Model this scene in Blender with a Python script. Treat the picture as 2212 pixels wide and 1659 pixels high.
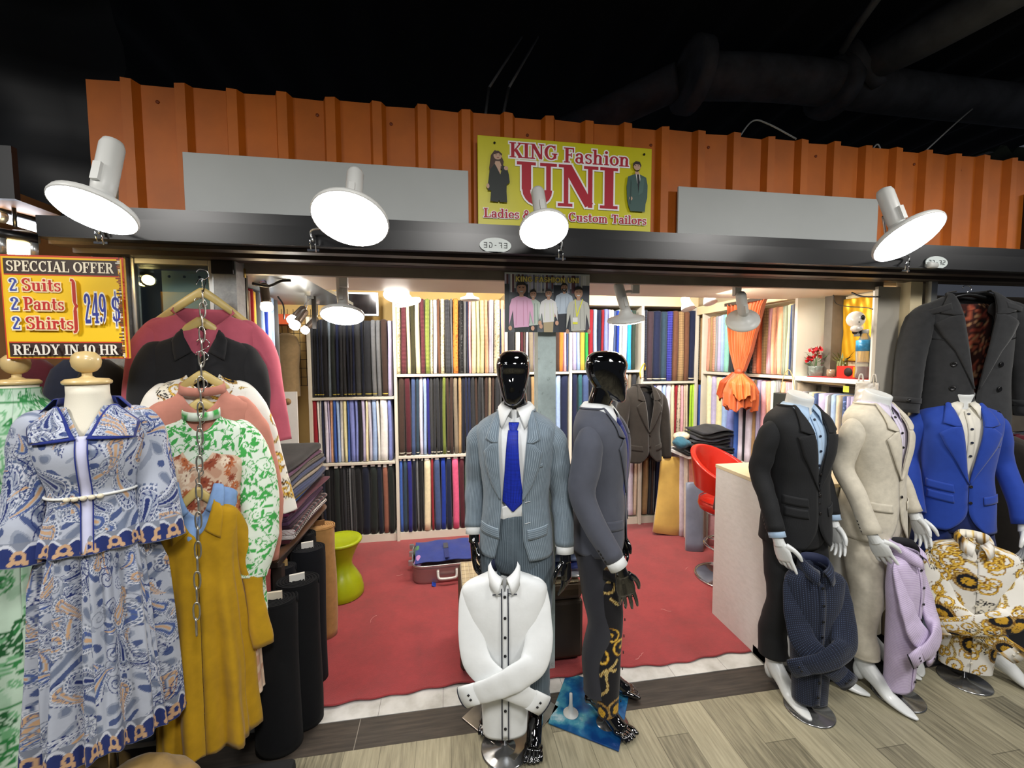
# Tailor's stall in a market hall: everything is built here from mesh code; units are metres.
# X runs along the shop front to the right, Y into the shop, Z up; the camera stands in the corridor.
import bpy, math, random
import numpy as np
from mathutils import Vector, Matrix
for _o in list(bpy.data.objects): bpy.data.objects.remove(_o)
sc = bpy.context.scene
COL = sc.collection
rng = np.random.default_rng(7)
random.seed(7)
PI = math.pi
R = math.radians

# ---------------------------------------------------------------- camera
cam_d = bpy.data.cameras.new('camera')
cam = bpy.data.objects.new('camera', cam_d)
COL.objects.link(cam)
YAW, PITCH, ROLL, EYE, FPX = 9.0, -3.6, -0.2, 1.7, 900.0
cam_d.sensor_width = 36.0
cam_d.lens = 36.0*FPX/2212.0
cam_d.clip_start = 0.02
cam_d.clip_end = 60
_f = Vector((math.sin(R(YAW))*math.cos(R(PITCH)), math.cos(R(YAW))*math.cos(R(PITCH)), math.sin(R(PITCH))))
_r = Vector((math.cos(R(YAW)), -math.sin(R(YAW)), 0)); _u = _r.cross(_f)
_r2 = _r*math.cos(R(ROLL)) + _u*math.sin(R(ROLL)); _u2 = _u*math.cos(R(ROLL)) - _r*math.sin(R(ROLL))
cam.matrix_world = Matrix(((_r2.x,_u2.x,-_f.x,0),(_r2.y,_u2.y,-_f.y,0),(_r2.z,_u2.z,-_f.z,EYE),(0,0,0,1)))
sc.camera = cam

def ray(px, py):                     # viewing ray of a pixel of the photograph, for reading positions off at a known depth
    return _r2*((px-1106)/FPX) - _u2*((py-829.5)/FPX) + _f
def atY(px, py, Y): d = ray(px, py); return Vector((0,0,EYE)) + d*(Y/d.y)
def atX(px, py, X): d = ray(px, py); return Vector((0,0,EYE)) + d*(X/d.x)

# ---------------------------------------------------------------- world, exposure, fill lights
w = bpy.data.worlds.new('hall'); sc.world = w; w.use_nodes = True
w.node_tree.nodes['Background'].inputs[0].default_value = (0.75,0.82,1.0,1)
w.node_tree.nodes['Background'].inputs[1].default_value = 0.042
sc.view_settings.view_transform = 'Standard'
sc.view_settings.look = 'None'
sc.view_settings.exposure = 0.5
sc.view_settings.gamma = 1.0
sc.view_settings.use_curve_mapping = False
sc.cycles.use_denoising = True
sc.cycles.max_bounces = 6
sc.cycles.sample_clamp_indirect = 4.0

def fill_light(name, loc, target, power, size, color=(1,1,1), spread=R(150), size_y=None):
    l = bpy.data.lights.new(name, 'AREA'); l.energy = power; l.color = color; l.spread = spread
    if size_y: l.shape = 'RECTANGLE'; l.size = size; l.size_y = size_y
    else: l.shape = 'DISK'; l.size = size
    o = bpy.data.objects.new(name, l); COL.objects.link(o); o.location = loc
    d = Vector(target)-Vector(loc)
    o.rotation_euler = d.to_track_quat('-Z','Y').to_euler()
    return o
# unseen area lights added as front fill, standing in for opposite stalls' lamps
for i,(x,y,e) in enumerate(((-2.0,0.0,30),(0.2,-0.4,34),(2.4,0.0,32),(4.2,0.5,16))):
    fill_light('corridor_fill', (x,y,2.9), (x,y+0.75,0.0), e, 0.6, (1.0,0.97,0.93), R(160))
# unseen area lights added inside the stall to brighten the shelves and altar
for x,y,tx,ty,e,c in ((-0.75,2.9,-0.8,3.9,9,(1,0.97,0.93)),(0.0,2.9,0.0,3.95,10,(1,0.90,0.76)),(0.85,2.9,0.9,3.95,10,(1,0.96,0.9)),(1.7,2.9,1.8,3.95,9,(1,0.95,0.88)),(1.55,2.95,2.6,3.2,9,(1,0.90,0.78)),(1.75,2.45,2.7,2.4,5,(1,0.9,0.76)),(2.40,2.32,2.72,2.38,2.2,(1,0.93,0.82))):
    fill_light('stall_fill', (x,y,2.45 if y>2.7 else 2.10), (tx,ty,1.2), e*1.25, 0.2, c, R(150))

# ---------------------------------------------------------------- materials
def lin(h):
    if not isinstance(h, str): return tuple(h)+((1,) if len(h)==3 else ())
    h = h.lstrip('#'); c = [int(h[i:i+2],16)/255 for i in (0,2,4)]
    return tuple((x/12.92 if x<=0.04045 else ((x+0.055)/1.055)**2.4) for x in c)+(1.0,)
_mats = {}
class NT:                                             # tiny node-graph writer
    def __init__(s, m):
        m.use_nodes = True; s.t = m.node_tree; s.n = s.t.nodes; s.b = s.n['Principled BSDF']
    def new(s, typ, **kw):
        n = s.n.new(typ)
        for k,v in kw.items(): setattr(n, k, v)
        return n
    def link(s, a, b): s.t.links.new(a, b)
    def val(s, x, sock):
        if hasattr(x, 'is_linked') or isinstance(x, bpy.types.NodeSocket): s.link(x, sock)
        else: sock.default_value = x
    def math(s, op, a, b=0.0, c=None):
        n = s.new('ShaderNodeMath', operation=op); s.val(a, n.inputs[0]); s.val(b, n.inputs[1])
        if c is not None: s.val(c, n.inputs[2])
        return n.outputs[0]
    def mix(s, f, a, b):
        n = s.new('ShaderNodeMix', data_type='RGBA'); s.val(f, n.inputs[0]); s.val(a, n.inputs[6]); s.val(b, n.inputs[7]); return n.outputs[2]
    def coord(s, kind='Object'): return s.new('ShaderNodeTexCoord').outputs[kind]
    def sep(s, v): n = s.new('ShaderNodeSeparateXYZ'); s.link(v, n.inputs[0]); return n.outputs
    def noise(s, v, scale, detail=3, out=0, rough=0.55):
        n = s.new('ShaderNodeTexNoise'); s.link(v, n.inputs['Vector']); n.inputs['Scale'].default_value = scale
        n.inputs['Detail'].default_value = detail; n.inputs['Roughness'].default_value = rough; return n.outputs[out]
    def voronoi(s, v, scale, feature='F1', out=0, rnd=1.0):
        n = s.new('ShaderNodeTexVoronoi', feature=feature); s.link(v, n.inputs['Vector']); n.inputs['Scale'].default_value = scale
        n.inputs['Randomness'].default_value = rnd; return n.outputs[out]
    def scale(s, v, x, y, z):
        n = s.new('ShaderNodeMapping'); s.link(v, n.inputs[0]); n.inputs['Scale'].default_value = (x,y,z); return n.outputs[0]
    def ramp(s, f, stops, interp='LINEAR'):
        n = s.new('ShaderNodeValToRGB'); n.color_ramp.interpolation = interp; s.link(f, n.inputs[0]); e = n.color_ramp.elements
        while len(e) < len(stops): e.new(0.5)
        for i,(p,c) in enumerate(stops): e[i].position = p; e[i].color = lin(c)
        return n.outputs[0]
    def bump(s, h, strength=0.3, dist=0.002):
        n = s.new('ShaderNodeBump'); n.inputs['Strength'].default_value = strength; n.inputs['Distance'].default_value = dist
        s.link(h, n.inputs['Height']); s.link(n.outputs[0], s.b.inputs['Normal'])
    def color(s, c): s.val(c, s.b.inputs['Base Color'])
def M(name, color='#888888', rough=0.55, metal=0.0, spec=0.5, coat=0.0, var=0.0, vscale=8.0, bump=0.0, bscale=120.0, sheen=0.0, emit=None, estr=0.0, trans=0.0, alpha=1.0):
    """plain surface with slight procedural tone variation and bump"""
    if name in _mats: return _mats[name]
    m = bpy.data.materials.new(name); t = NT(m); b = t.b.inputs
    b['Roughness'].default_value = rough; b['Metallic'].default_value = metal; b['Specular IOR Level'].default_value = spec
    b['Coat Weight'].default_value = coat; b['Sheen Weight'].default_value = sheen
    b['Transmission Weight'].default_value = trans; b['Alpha'].default_value = alpha
    c = lin(color)
    if var > 0:
        n = t.noise(t.coord(), vscale, 4)
        t.color(t.ramp(n, [(0.3, [x*(1-var) for x in c[:3]]), (0.7, [min(1,x*(1+var)) for x in c[:3]])]))
    else: t.color(c)
    if bump > 0: t.bump(t.noise(t.coord(), bscale, 4), bump, 0.002)
    if emit: b['Emission Color'].default_value = lin(emit); b['Emission Strength'].default_value = estr
    _mats[name] = m; return m
def Mcloth(name, color, rough=0.85, weave=900.0, wrinkle=0.25, stripe=None, check=None, sheen=0.15, dots=None, var=0.10):
    """woven cloth; UV are metres on the cloth. stripe=(period,width,colour), check=[(axis,period,width,colour)...], dots=(period,size,colour)"""
    if name in _mats: return _mats[name]
    m = bpy.data.materials.new(name); t = NT(m); b = t.b.inputs
    b['Roughness'].default_value = rough; b['Sheen Weight'].default_value = sheen; b['Specular IOR Level'].default_value = 0.25
    uv = t.coord('UV'); ob = t.coord('Object'); o = t.sep(uv)
    c = lin(color)
    col = t.ramp(t.noise(ob, 30, 5), [(0.3, [x*(1-var) for x in c[:3]]), (0.7, [min(1,x*(1+var)) for x in c[:3]])])
    def band(axis, period, width):
        f = t.math('FRACT', t.math('DIVIDE', o[axis], period)); return t.math('LESS_THAN', f, width/period)
    if stripe: col = t.mix(t.math('MULTIPLY', band(0, stripe[0], stripe[1]), stripe[3] if len(stripe)>3 else 0.9), col, lin(stripe[2]))
    for a,p,wd,cc in (check or ()): col = t.mix(t.math('MULTIPLY', band(a,p,wd), 0.75), col, lin(cc))
    if dots:
        v = t.voronoi(t.scale(uv,1/dots[0],1/dots[0],1), 1.0, rnd=0.0)
        col = t.mix(t.math('LESS_THAN', v, dots[1]/dots[0]), col, lin(dots[2]))
    t.color(col)
    h = t.math('ADD', t.math('MULTIPLY', t.noise(ob, 14, 3), wrinkle*3), t.math('MULTIPLY', t.noise(uv, weave, 2), 0.10))
    t.bump(h, 0.35, 0.006)
    _mats[name] = m; return m
def Mattr(name, rough=0.85, sheen=0.1, wrinkle=0.4):
    """printed cloth: the print is stored per vertex in the colour attribute 'Col'"""
    if name in _mats: return _mats[name]
    m = bpy.data.materials.new(name); t = NT(m); b = t.b.inputs
    b['Roughness'].default_value = rough; b['Sheen Weight'].default_value = sheen; b['Specular IOR Level'].default_value = 0.25
    a = t.new('ShaderNodeAttribute'); a.attribute_name = 'Col'; t.color(a.outputs['Color'])
    t.bump(t.noise(t.coord(), 18, 4), wrinkle, 0.006)
    _mats[name] = m; return m

# ---------------------------------------------------------------- objects
def finish(name, verts, faces, mats, parent=None, midx=None, smooth=True, uv=None, col=None, loc=None):
    me = bpy.data.meshes.new(name)
    me.from_pydata(verts if isinstance(verts, list) else np.asarray(verts, float), [], faces if isinstance(faces, list) else np.asarray(faces))
    if not isinstance(mats, (list,tuple)): mats = [mats]
    for m in mats: me.materials.append(m)
    n = len(me.polygons)
    if midx is not None: me.polygons.foreach_set('material_index', np.asarray(midx, np.int32))
    if smooth is True: me.polygons.foreach_set('use_smooth', np.ones(n, bool))
    elif smooth is not False and smooth is not None: me.polygons.foreach_set('use_smooth', np.asarray(smooth, bool))
    vi = None
    if uv is not None:
        l = me.uv_layers.new(name='UVMap'); vi = np.empty(len(me.loops), np.int32); me.loops.foreach_get('vertex_index', vi)
        l.data.foreach_set('uv', np.asarray(uv, np.float32)[vi].ravel())
    if col is not None:
        a = me.color_attributes.new('Col', 'FLOAT_COLOR', 'POINT'); c = np.asarray(col, np.float32)
        if c.shape[1] == 3: c = np.hstack([c, np.ones((len(c),1), np.float32)])
        a.data.foreach_set('color', c.ravel())
    me.update()
    o = bpy.data.objects.new(name, me); COL.objects.link(o)
    if parent is not None: o.parent = parent
    if loc is not None: o.location = loc
    return o
def tag(o, label=None, cat=None, group=None, kind=None):
    if label: o['label'] = label
    if cat: o['category'] = cat
    if group: o['group'] = group
    if kind: o['kind'] = kind
    return o
def thing(name, label, cat, loc=(0,0,0), rz=0.0, group=None):
    o = bpy.data.objects.new(name, None); COL.objects.link(o); o.empty_display_size = 0.1
    o.location = loc; o.rotation_euler = (0,0,rz); return tag(o, label, cat, group)
def structure(o): o['kind'] = 'structure'; return o
def mod(o, typ, **kw):
    m = o.modifiers.new(typ.lower(), typ)
    for k,v in kw.items(): setattr(m, k, v)
    return o
def solid(o, t=0.004, off=0.0): return mod(o, 'SOLIDIFY', thickness=t, offset=off)
def bevel(o, wd=0.004, seg=2): return mod(o, 'BEVEL', width=wd, segments=seg, limit_method='ANGLE')

class MB:                                              # collects shapes that make up ONE part
    def __init__(s): s.v=[]; s.f=[]; s.m=[]; s.sm=[]
    def add(s, v, f, m=0, smooth=True):
        k = len(s.v); s.v += [tuple(p) for p in v]; s.f += [tuple(i+k for i in q) for q in f]; s.m += [m]*len(f); s.sm += [smooth]*len(f); return s
    def box(s, x0,x1,y0,y1,z0,z1, m=0, M4=None):
        v = [Vector((x,y,z)) for z in (z0,z1) for y in (y0,y1) for x in (x0,x1)]
        if M4 is not None: v = [M4@p for p in v]
        return s.add(v, [(0,2,3,1),(4,5,7,6),(0,1,5,4),(2,6,7,3),(0,4,6,2),(1,3,7,5)], m, False)
    def prism(s, pts, d, m=0, smooth=False):           # closed polygon of 3-D points pushed along d
        n = len(pts); d = Vector(d); v = [Vector(p) for p in pts]+[Vector(p)+d for p in pts]
        return s.add(v, [tuple(range(n))[::-1], tuple(range(n,2*n))]+[(i,(i+1)%n,n+(i+1)%n,n+i) for i in range(n)], m, smooth)
    def poly(s, pts, m=0): return s.add(pts, [tuple(range(len(pts)))], m, False)
    def grid(s, P, closeu=False, cap0=False, cap1=False, m=0):
        v, f = gridvf(P, closeu, cap0, cap1); return s.add(v.tolist(), f, m)
    def tube(s, pts, r, n=10, m=0, cap=True, flat=None, closed=False):
        return s.grid(tubeP(pts, r, n, flat, closed), True, cap and not closed, cap and not closed, m)
    def lathe(s, prof, c=(0,0,0), n=28, m=0, axis=None):  # prof: (radius, height)
        P = np.array([[(r*math.cos(a), r*math.sin(a), h) for a in np.linspace(0,2*PI,n,endpoint=False)] for r,h in prof])
        if axis is not None:
            q = np.array(Vector((0,0,1)).rotation_difference(Vector(axis)).to_matrix()); P = P@q.T
        return s.grid(P+np.array(c), True, prof[0][0]>1e-5, prof[-1][0]>1e-5, m)
    def ball(s, c, r, n=12, m=0):
        r = r if hasattr(r,'__len__') else (r,r,r)
        P = np.array([[(r[0]*math.sin(b)*math.cos(a), r[1]*math.sin(b)*math.sin(a), -r[2]*math.cos(b)) for a in np.linspace(0,2*PI,n*2,endpoint=False)] for b in np.linspace(0.02,PI-0.02,n)])
        return s.grid(P+np.array(c), True, True, True, m)
    def build(s, name, mats, parent=None, smooth=None, loc=None):
        return finish(name, s.v, s.f, mats, parent, s.m, s.sm if smooth is None else smooth, loc=loc)
def gridvf(P, closeu=False, cap0=False, cap1=False):
    P = np.asarray(P, float); nv, nu = P.shape[:2]; i = np.arange(nv*nu).reshape(nv,nu)
    a = i if not closeu else np.hstack([i, i[:,:1]])
    f = np.stack([a[:-1,:-1],a[:-1,1:],a[1:,1:],a[1:,:-1]],-1).reshape(-1,4).tolist()
    if cap0: f.append(i[0,::-1].tolist())
    if cap1: f.append(i[-1].tolist())
    return P.reshape(-1,3), f
def grid(name, P, mat, parent=None, closeu=False, cap0=False, cap1=False, uv=None, col=None, th=0.0, smooth=True, off=0.0):
    """one mesh from an (nv,nu,3) array of points; UVs in metres measured along the surface unless given"""
    P = np.asarray(P, float); v, f = gridvf(P, closeu, cap0, cap1)
    if uv is None: uv = gridUV(P)
    o = finish(name, v, f, mat, parent, uv=np.asarray(uv).reshape(-1,2), col=None if col is None else np.asarray(col).reshape(-1,col.shape[-1]), smooth=smooth)
    if th: solid(o, th, off)
    return o
def gridUV(P):
    mid = P[P.shape[0]//2]; du = np.linalg.norm(np.diff(mid,axis=0),axis=1); u = np.concatenate([[0],np.cumsum(du)])
    dv = np.linalg.norm(np.diff(P,axis=0),axis=2).mean(1); v = np.concatenate([[0],np.cumsum(dv)])
    return np.stack(np.meshgrid(u,v),-1)
def tubeP(pts, r, n=10, flat=None, closed=False):
    p = np.array([tuple(q) for q in pts], float); k = len(p)
    r = np.broadcast_to(np.asarray(r, float), (k,)) if np.ndim(r)==0 else np.asarray(r, float)
    T = (np.roll(p,-1,0)-np.roll(p,1,0)) if closed else np.gradient(p, axis=0)
    T /= np.linalg.norm(T,axis=1)[:,None]+1e-12
    u = np.cross(T[0], (0,0,1.0) if abs(T[0][2])<0.9 else (0,1.0,0)); u /= np.linalg.norm(u); out=[]
    a = np.linspace(0,2*PI,n,endpoint=False)
    for i in range(k):
        u = u - T[i]*(u@T[i]); u /= np.linalg.norm(u)+1e-12; v = np.cross(T[i],u)
        ring = p[i] + r[i]*(np.cos(a)[:,None]*u + np.sin(a)[:,None]*v)
        if flat is not None:                            # (axis, factor): squash the ring along a world axis
            ax = np.asarray(flat[0],float); d = (ring-p[i])@ax; ring = ring - np.outer(d*(1-flat[1]), ax)
        out.append(ring)
    if closed: out.append(out[0])
    return np.array(out)
def spline(pts, n=24, closed=False):
    p = np.array([tuple(q) for q in pts], float)
    if closed: p = np.vstack([p[-1:],p,p[:2]])
    else: p = np.vstack([2*p[0]-p[1],p,2*p[-1]-p[-2]])
    k = len(p)-3; out=[]
    for t in np.linspace(0,k,n,endpoint=not closed):
        i = min(int(t),k-1); s = t-i; a,b,c,d = p[i:i+4]
        out.append(0.5*((2*b)+(c-a)*s+(2*a-5*b+4*c-d)*s*s+(3*b-a-3*c+d)*s**3))
    return np.array(out)
def interp_rows(rows, zs):                              # smooth interpolation of table rows keyed by their first column
    r = np.array(sorted(rows), float); z = r[:,0]
    m = np.gradient(r[:,1:], z, axis=0)
    i = np.clip(np.searchsorted(z, zs)-1, 0, len(z)-2); h = (z[i+1]-z[i])[:,None]; t = np.clip(((zs-z[i])[:,None])/h, 0, 1)
    return r[i,1:]*(2*t**3-3*t**2+1)+m[i]*h*(t**3-2*t**2+t)+r[i+1,1:]*(3*t**2-2*t**3)+m[i+1]*h*(t**3-t**2)
def remeshed(mb, name, mat, parent, voxel=0.003, smooth=4, loc=None):
    """fuse the overlapping shapes of mb into one continuous skin"""
    o = mb.build('tmp', mat)
    mod(o,'REMESH', mode='VOXEL', voxel_size=voxel, use_smooth_shade=True); mod(o,'SMOOTH', factor=0.5, iterations=smooth)
    dg = bpy.context.evaluated_depsgraph_get(); me = bpy.data.meshes.new_from_object(o.evaluated_get(dg)); bpy.data.objects.remove(o)
    me.name = name; me.materials.clear(); me.materials.append(mat)
    me.polygons.foreach_set('use_smooth', np.ones(len(me.polygons), bool))
    o = bpy.data.objects.new(name, me); COL.objects.link(o); o.parent = parent
    if loc is not None: o.location = loc
    return o
def dup(root, loc=None, rz=None, label=None, group=None):
    r = root.copy(); COL.objects.link(r)
    if loc is not None: r.location = loc
    if rz is not None: r.rotation_euler = (0,0,rz)
    if label: r['label'] = label
    if group: r['group'] = group
    for ch in list(root.children):
        c = ch.copy(); COL.objects.link(c); c.parent = r
        for g in list(ch.children): d = g.copy(); COL.objects.link(d); d.parent = c
    return r
def box(name, x0,x1,y0,y1,z0,z1, mat, parent=None, bev=0.0):
    o = MB().box(x0,x1,y0,y1,z0,z1).build(name, mat, parent)
    if bev: bevel(o, bev)
    return o

# ---------------------------------------------------------------- lettering: a slab-serif alphabet and a plain one, drawn stroke by stroke
# L x0 y0 x1 y1 w = straight stroke; A cx cy rx ry a0 a1 tv th = arc (tv thickness at the sides, th at top/bottom); S x y h = serif slab
_C = {
'K':(.80,"L .2 0 .2 1 .2;S .2 0 .2;S .2 1 .2;L .28 .42 .66 .97 .09;L .38 .52 .68 .03 .2;S .66 1 .16;S .68 0 .16"),
'I':(.44,"L .22 0 .22 1 .2;S .22 0 .2;S .22 1 .2"),
'N':(.88,"L .17 0 .17 1 .1;L .70 0 .70 1 .1;L .2 .95 .68 .05 .2;S .15 0 .16;S .15 1 .14;S .72 1 .16"),
'G':(.84,"A .42 .5 .31 .44 50 330 .2 .09;L .66 .12 .66 .42 .17;S .64 .42 .17;L .66 .66 .66 .98 .07"),
'F':(.70,"L .2 0 .2 1 .2;S .2 0 .2;S .2 1 .2;L .2 .955 .62 .955 .09;L .61 .7 .61 1 .08;L .2 .52 .48 .52 .09;L .48 .38 .48 .66 .07"),
'E':(.74,"L .2 0 .2 1 .2;S .2 0 .2;S .2 1 .2;L .2 .955 .64 .955 .09;L .63 .72 .63 1 .08;L .2 .52 .48 .52 .09;L .48 .38 .48 .66 .07;L .2 .045 .64 .045 .09;L .65 0 .65 .3 .08"),
'U':(.86,"L .2 .35 .2 1 .2;S .2 1 .2;L .67 .35 .67 1 .1;S .67 1 .18;A .43 .36 .235 .315 180 360 .17 .1"),
'L':(.72,"L .2 0 .2 1 .2;S .2 0 .2;S .2 1 .2;L .2 .045 .64 .045 .09;L .64 0 .64 .34 .09"),
'C':(.80,"A .42 .5 .31 .44 45 315 .2 .09;L .66 .66 .66 .98 .07;L .66 .04 .66 .3 .05"),
'T':(.78,"L .39 0 .39 1 .2;S .39 0 .2;L .06 .955 .72 .955 .09;L .08 .68 .08 1 .08;L .70 .68 .70 1 .08"),
'S':(.66,"A .33 .74 .22 .205 20 270 .17 .09;A .33 .27 .22 .225 -160 90 .17 .09;L .55 .7 .55 .98 .06;L .1 .02 .1 .3 .06"),
'P':(.72,"L .2 0 .2 1 .2;S .2 0 .2;S .2 1 .2;A .36 .72 .24 .235 -90 90 .19 .09;L .2 .955 .38 .955 .09;L .2 .485 .38 .485 .09"),
'R':(.82,"L .2 0 .2 1 .2;S .2 0 .2;S .2 1 .2;A .36 .74 .22 .215 -90 90 .19 .09;L .2 .955 .38 .955 .09;L .2 .525 .38 .525 .09;L .42 .5 .66 .06 .19;S .7 0 .1"),
'O':(.86,"A .43 .5 .32 .44 0 360 .2 .09"),
'A':(.86,"L .12 0 .42 .98 .09;L .42 .98 .70 0 .2;L .22 .32 .6 .32 .08;S .12 0 .13;S .72 0 .17"),
'D':(.84,"L .2 0 .2 1 .2;S .2 0 .18;S .2 1 .18;A .34 .5 .36 .45 -90 90 .2 .09;L .2 .955 .36 .955 .09;L .2 .045 .36 .045 .09"),
'Y':(.82,"L .4 0 .4 .46 .2;S .4 0 .2;L .14 .97 .4 .44 .19;L .68 .97 .42 .44 .09;S .14 1 .17;S .68 1 .14"),
'H':(.92,"L .2 0 .2 1 .2;S .2 0 .19;S .2 1 .19;L .7 0 .7 1 .2;S .7 0 .19;S .7 1 .19;L .2 .5 .7 .5 .09"),
'a':(.64,"L .46 .05 .46 .48 .16;A .3 .47 .17 .17 0 150 .14 .09;A .27 .2 .16 .17 0 360 .15 .08;S .52 .03 .08;L .14 .46 .14 .58 .14"),
's':(.52,"A .26 .49 .16 .14 20 270 .13 .08;A .26 .19 .16 .15 -160 90 .13 .08;L .42 .45 .42 .66 .05;L .09 .01 .09 .22 .05"),
'h':(.74,"L .18 0 .18 1 .17;S .18 0 .17;S .12 1 .12;L .52 0 .52 .42 .17;A .37 .42 .17 .2 0 170 .16 .09;S .52 0 .16"),
'i':(.38,"L .19 0 .19 .64 .17;S .19 0 .17;S .13 .66 .12;A .18 .86 .05 .05 0 360 .1 .1"),
'o':(.64,"A .32 .33 .22 .28 0 360 .17 .08"),
'n':(.74,"L .18 0 .18 .64 .17;S .18 0 .17;S .12 .66 .12;L .52 0 .52 .42 .17;A .37 .42 .17 .2 0 170 .16 .09;S .52 0 .16"),
'd':(.70,"L .5 0 .5 1 .17;S .44 1 .13;S .56 .03 .1;A .29 .32 .2 .28 0 360 .16 .08"),
'e':(.60,"A .3 .33 .21 .28 0 320 .17 .08;L .12 .35 .5 .35 .07"),
'u':(.74,"L .18 .22 .18 .64 .17;S .12 .66 .13;L .52 0 .52 .64 .17;S .46 .66 .13;S .58 .03 .1;A .34 .22 .17 .18 180 350 .16 .09"),
't':(.46,"L .2 .12 .2 .88 .17;L .04 .62 .4 .62 .09;A .3 .16 .12 .12 180 330 .12 .08"),
'm':(1.06,"L .18 0 .18 .64 .16;S .18 0 .15;S .12 .66 .12;L .5 0 .5 .42 .16;S .5 0 .13;L .82 0 .82 .42 .16;S .82 0 .14;A .36 .42 .15 .2 0 170 .15 .09;A .68 .42 .15 .2 0 170 .15 .09"),
'l':(.38,"L .19 0 .19 1 .17;S .19 0 .17;S .13 1 .12"),
'r':(.54,"L .18 0 .18 .64 .17;S .18 0 .17;S .12 .66 .12;A .36 .44 .15 .17 60 170 .14 .09;A .42 .52 .05 .05 0 360 .1 .1"),
'2':(.60,"A .29 .72 .18 .22 -20 170 .18 .09;L .42 .66 .12 .09 .13;L .08 .06 .5 .06 .13;L .5 .02 .5 .24 .07;A .15 .74 .04 .04 0 360 .1 .1"),
'4':(.64,"L .42 0 .42 1 .18;S .42 0 .17;L .06 .3 .6 .3 .1;L .08 .32 .4 .96 .09"),
'9':(.60,"A .29 .68 .19 .26 0 360 .18 .09;A .25 .5 .23 .44 -75 10 .16 .1;A .13 .13 .04 .04 0 360 .1 .1"),
'1':(.48,"L .25 0 .25 1 .2;S .25 0 .2;L .08 .82 .25 .96 .08"),
'0':(.64,"A .32 .5 .21 .44 0 360 .2 .09"),
'&':(.86,"A .36 .74 .15 .2 0 360 .13 .08;A .33 .27 .22 .23 60 330 .17 .09;L .28 .62 .7 .06 .18;L .5 .14 .72 .5 .08;S .72 .52 .1"),
'$':(.60,"A .3 .7 .2 .19 20 270 .16 .08;A .3 .29 .2 .21 -160 90 .16 .08;L .3 -.14 .3 1.14 .07;L .5 .66 .5 .9 .05;L .11 .1 .11 .34 .05"),
'}':(.40,"L .06 1.3 .14 1.28 .08;L .16 .62 .16 1.22 .12;A .26 .62 .1 .14 180 270 .1 .08;A .26 .34 .1 .14 90 180 .1 .08;L .16 -.26 .16 .34 .12;L .06 -.34 .14 -.32 .08;A .1 1.2 .06 .09 0 90 .1 .08;A .1 -.24 .06 .09 -90 0 .1 .08"),
}
_P = {                                                  # plain bold capitals
'K':(.74,"L .15 0 .15 1 .22;L .2 .42 .6 .97 .2;L .32 .56 .62 .03 .22"),'I':(.34,"L .17 0 .17 1 .22"),'N':(.80,"L .15 0 .15 1 .2;L .65 0 .65 1 .2;L .17 .95 .63 .05 .2"),
'G':(.84,"A .42 .5 .3 .4 45 340 .22 .2;L .6 .1 .6 .5 .2;L .42 .5 .7 .5 .16"),'F':(.62,"L .15 0 .15 1 .22;L .1 .91 .58 .91 .18;L .1 .5 .52 .5 .18"),
'A':(.82,"L .1 0 .4 1 .2;L .42 1 .72 0 .2;L .2 .25 .62 .25 .17"),'S':(.64,"A .32 .7 .2 .2 20 270 .2 .18;A .32 .3 .2 .2 -160 90 .2 .18"),
'H':(.80,"L .15 0 .15 1 .22;L .65 0 .65 1 .22;L .15 .5 .65 .5 .2"),'O':(.88,"A .44 .5 .32 .4 0 360 .22 .2"),'U':(.78,"L .15 .35 .15 1 .22;L .63 .35 .63 1 .22;A .39 .34 .24 .24 180 360 .22 .2"),
'3':(.62,"L .05 .94 .55 .94 .12;L .05 .5 .55 .5 .12;L .05 .06 .55 .06 .12;L .55 0 .55 1 .12"),'D':(.66,"L .1 0 .1 .56 .12;L .06 .94 .4 .94 .12;A .34 .5 .2 .44 -90 90 .12 .12;L .06 .06 .34 .06 .12"),
'-':(.42,"L .06 .5 .34 .5 .12"),'7':(.60,"L .05 .94 .52 .94 .12;L .52 0 .52 1 .12;L .28 .5 .52 .5 .1"),'2':(.62,"L .05 .94 .55 .94 .12;L .55 .5 .55 1 .12;L .05 .5 .55 .5 .12;L .08 0 .08 .5 .12;L .05 .06 .55 .06 .12"),
'E':(.6,"L .12 0 .12 1 .18;L .1 .92 .54 .92 .15;L .1 .5 .5 .5 .15;L .1 .08 .54 .08 .15"),'R':(.66,"L .12 0 .12 1 .18;A .3 .72 .2 .2 -90 90 .17 .15;L .1 .92 .32 .92 .15;L .1 .52 .32 .52 .15;L .34 .5 .56 0 .17"),
}
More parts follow.
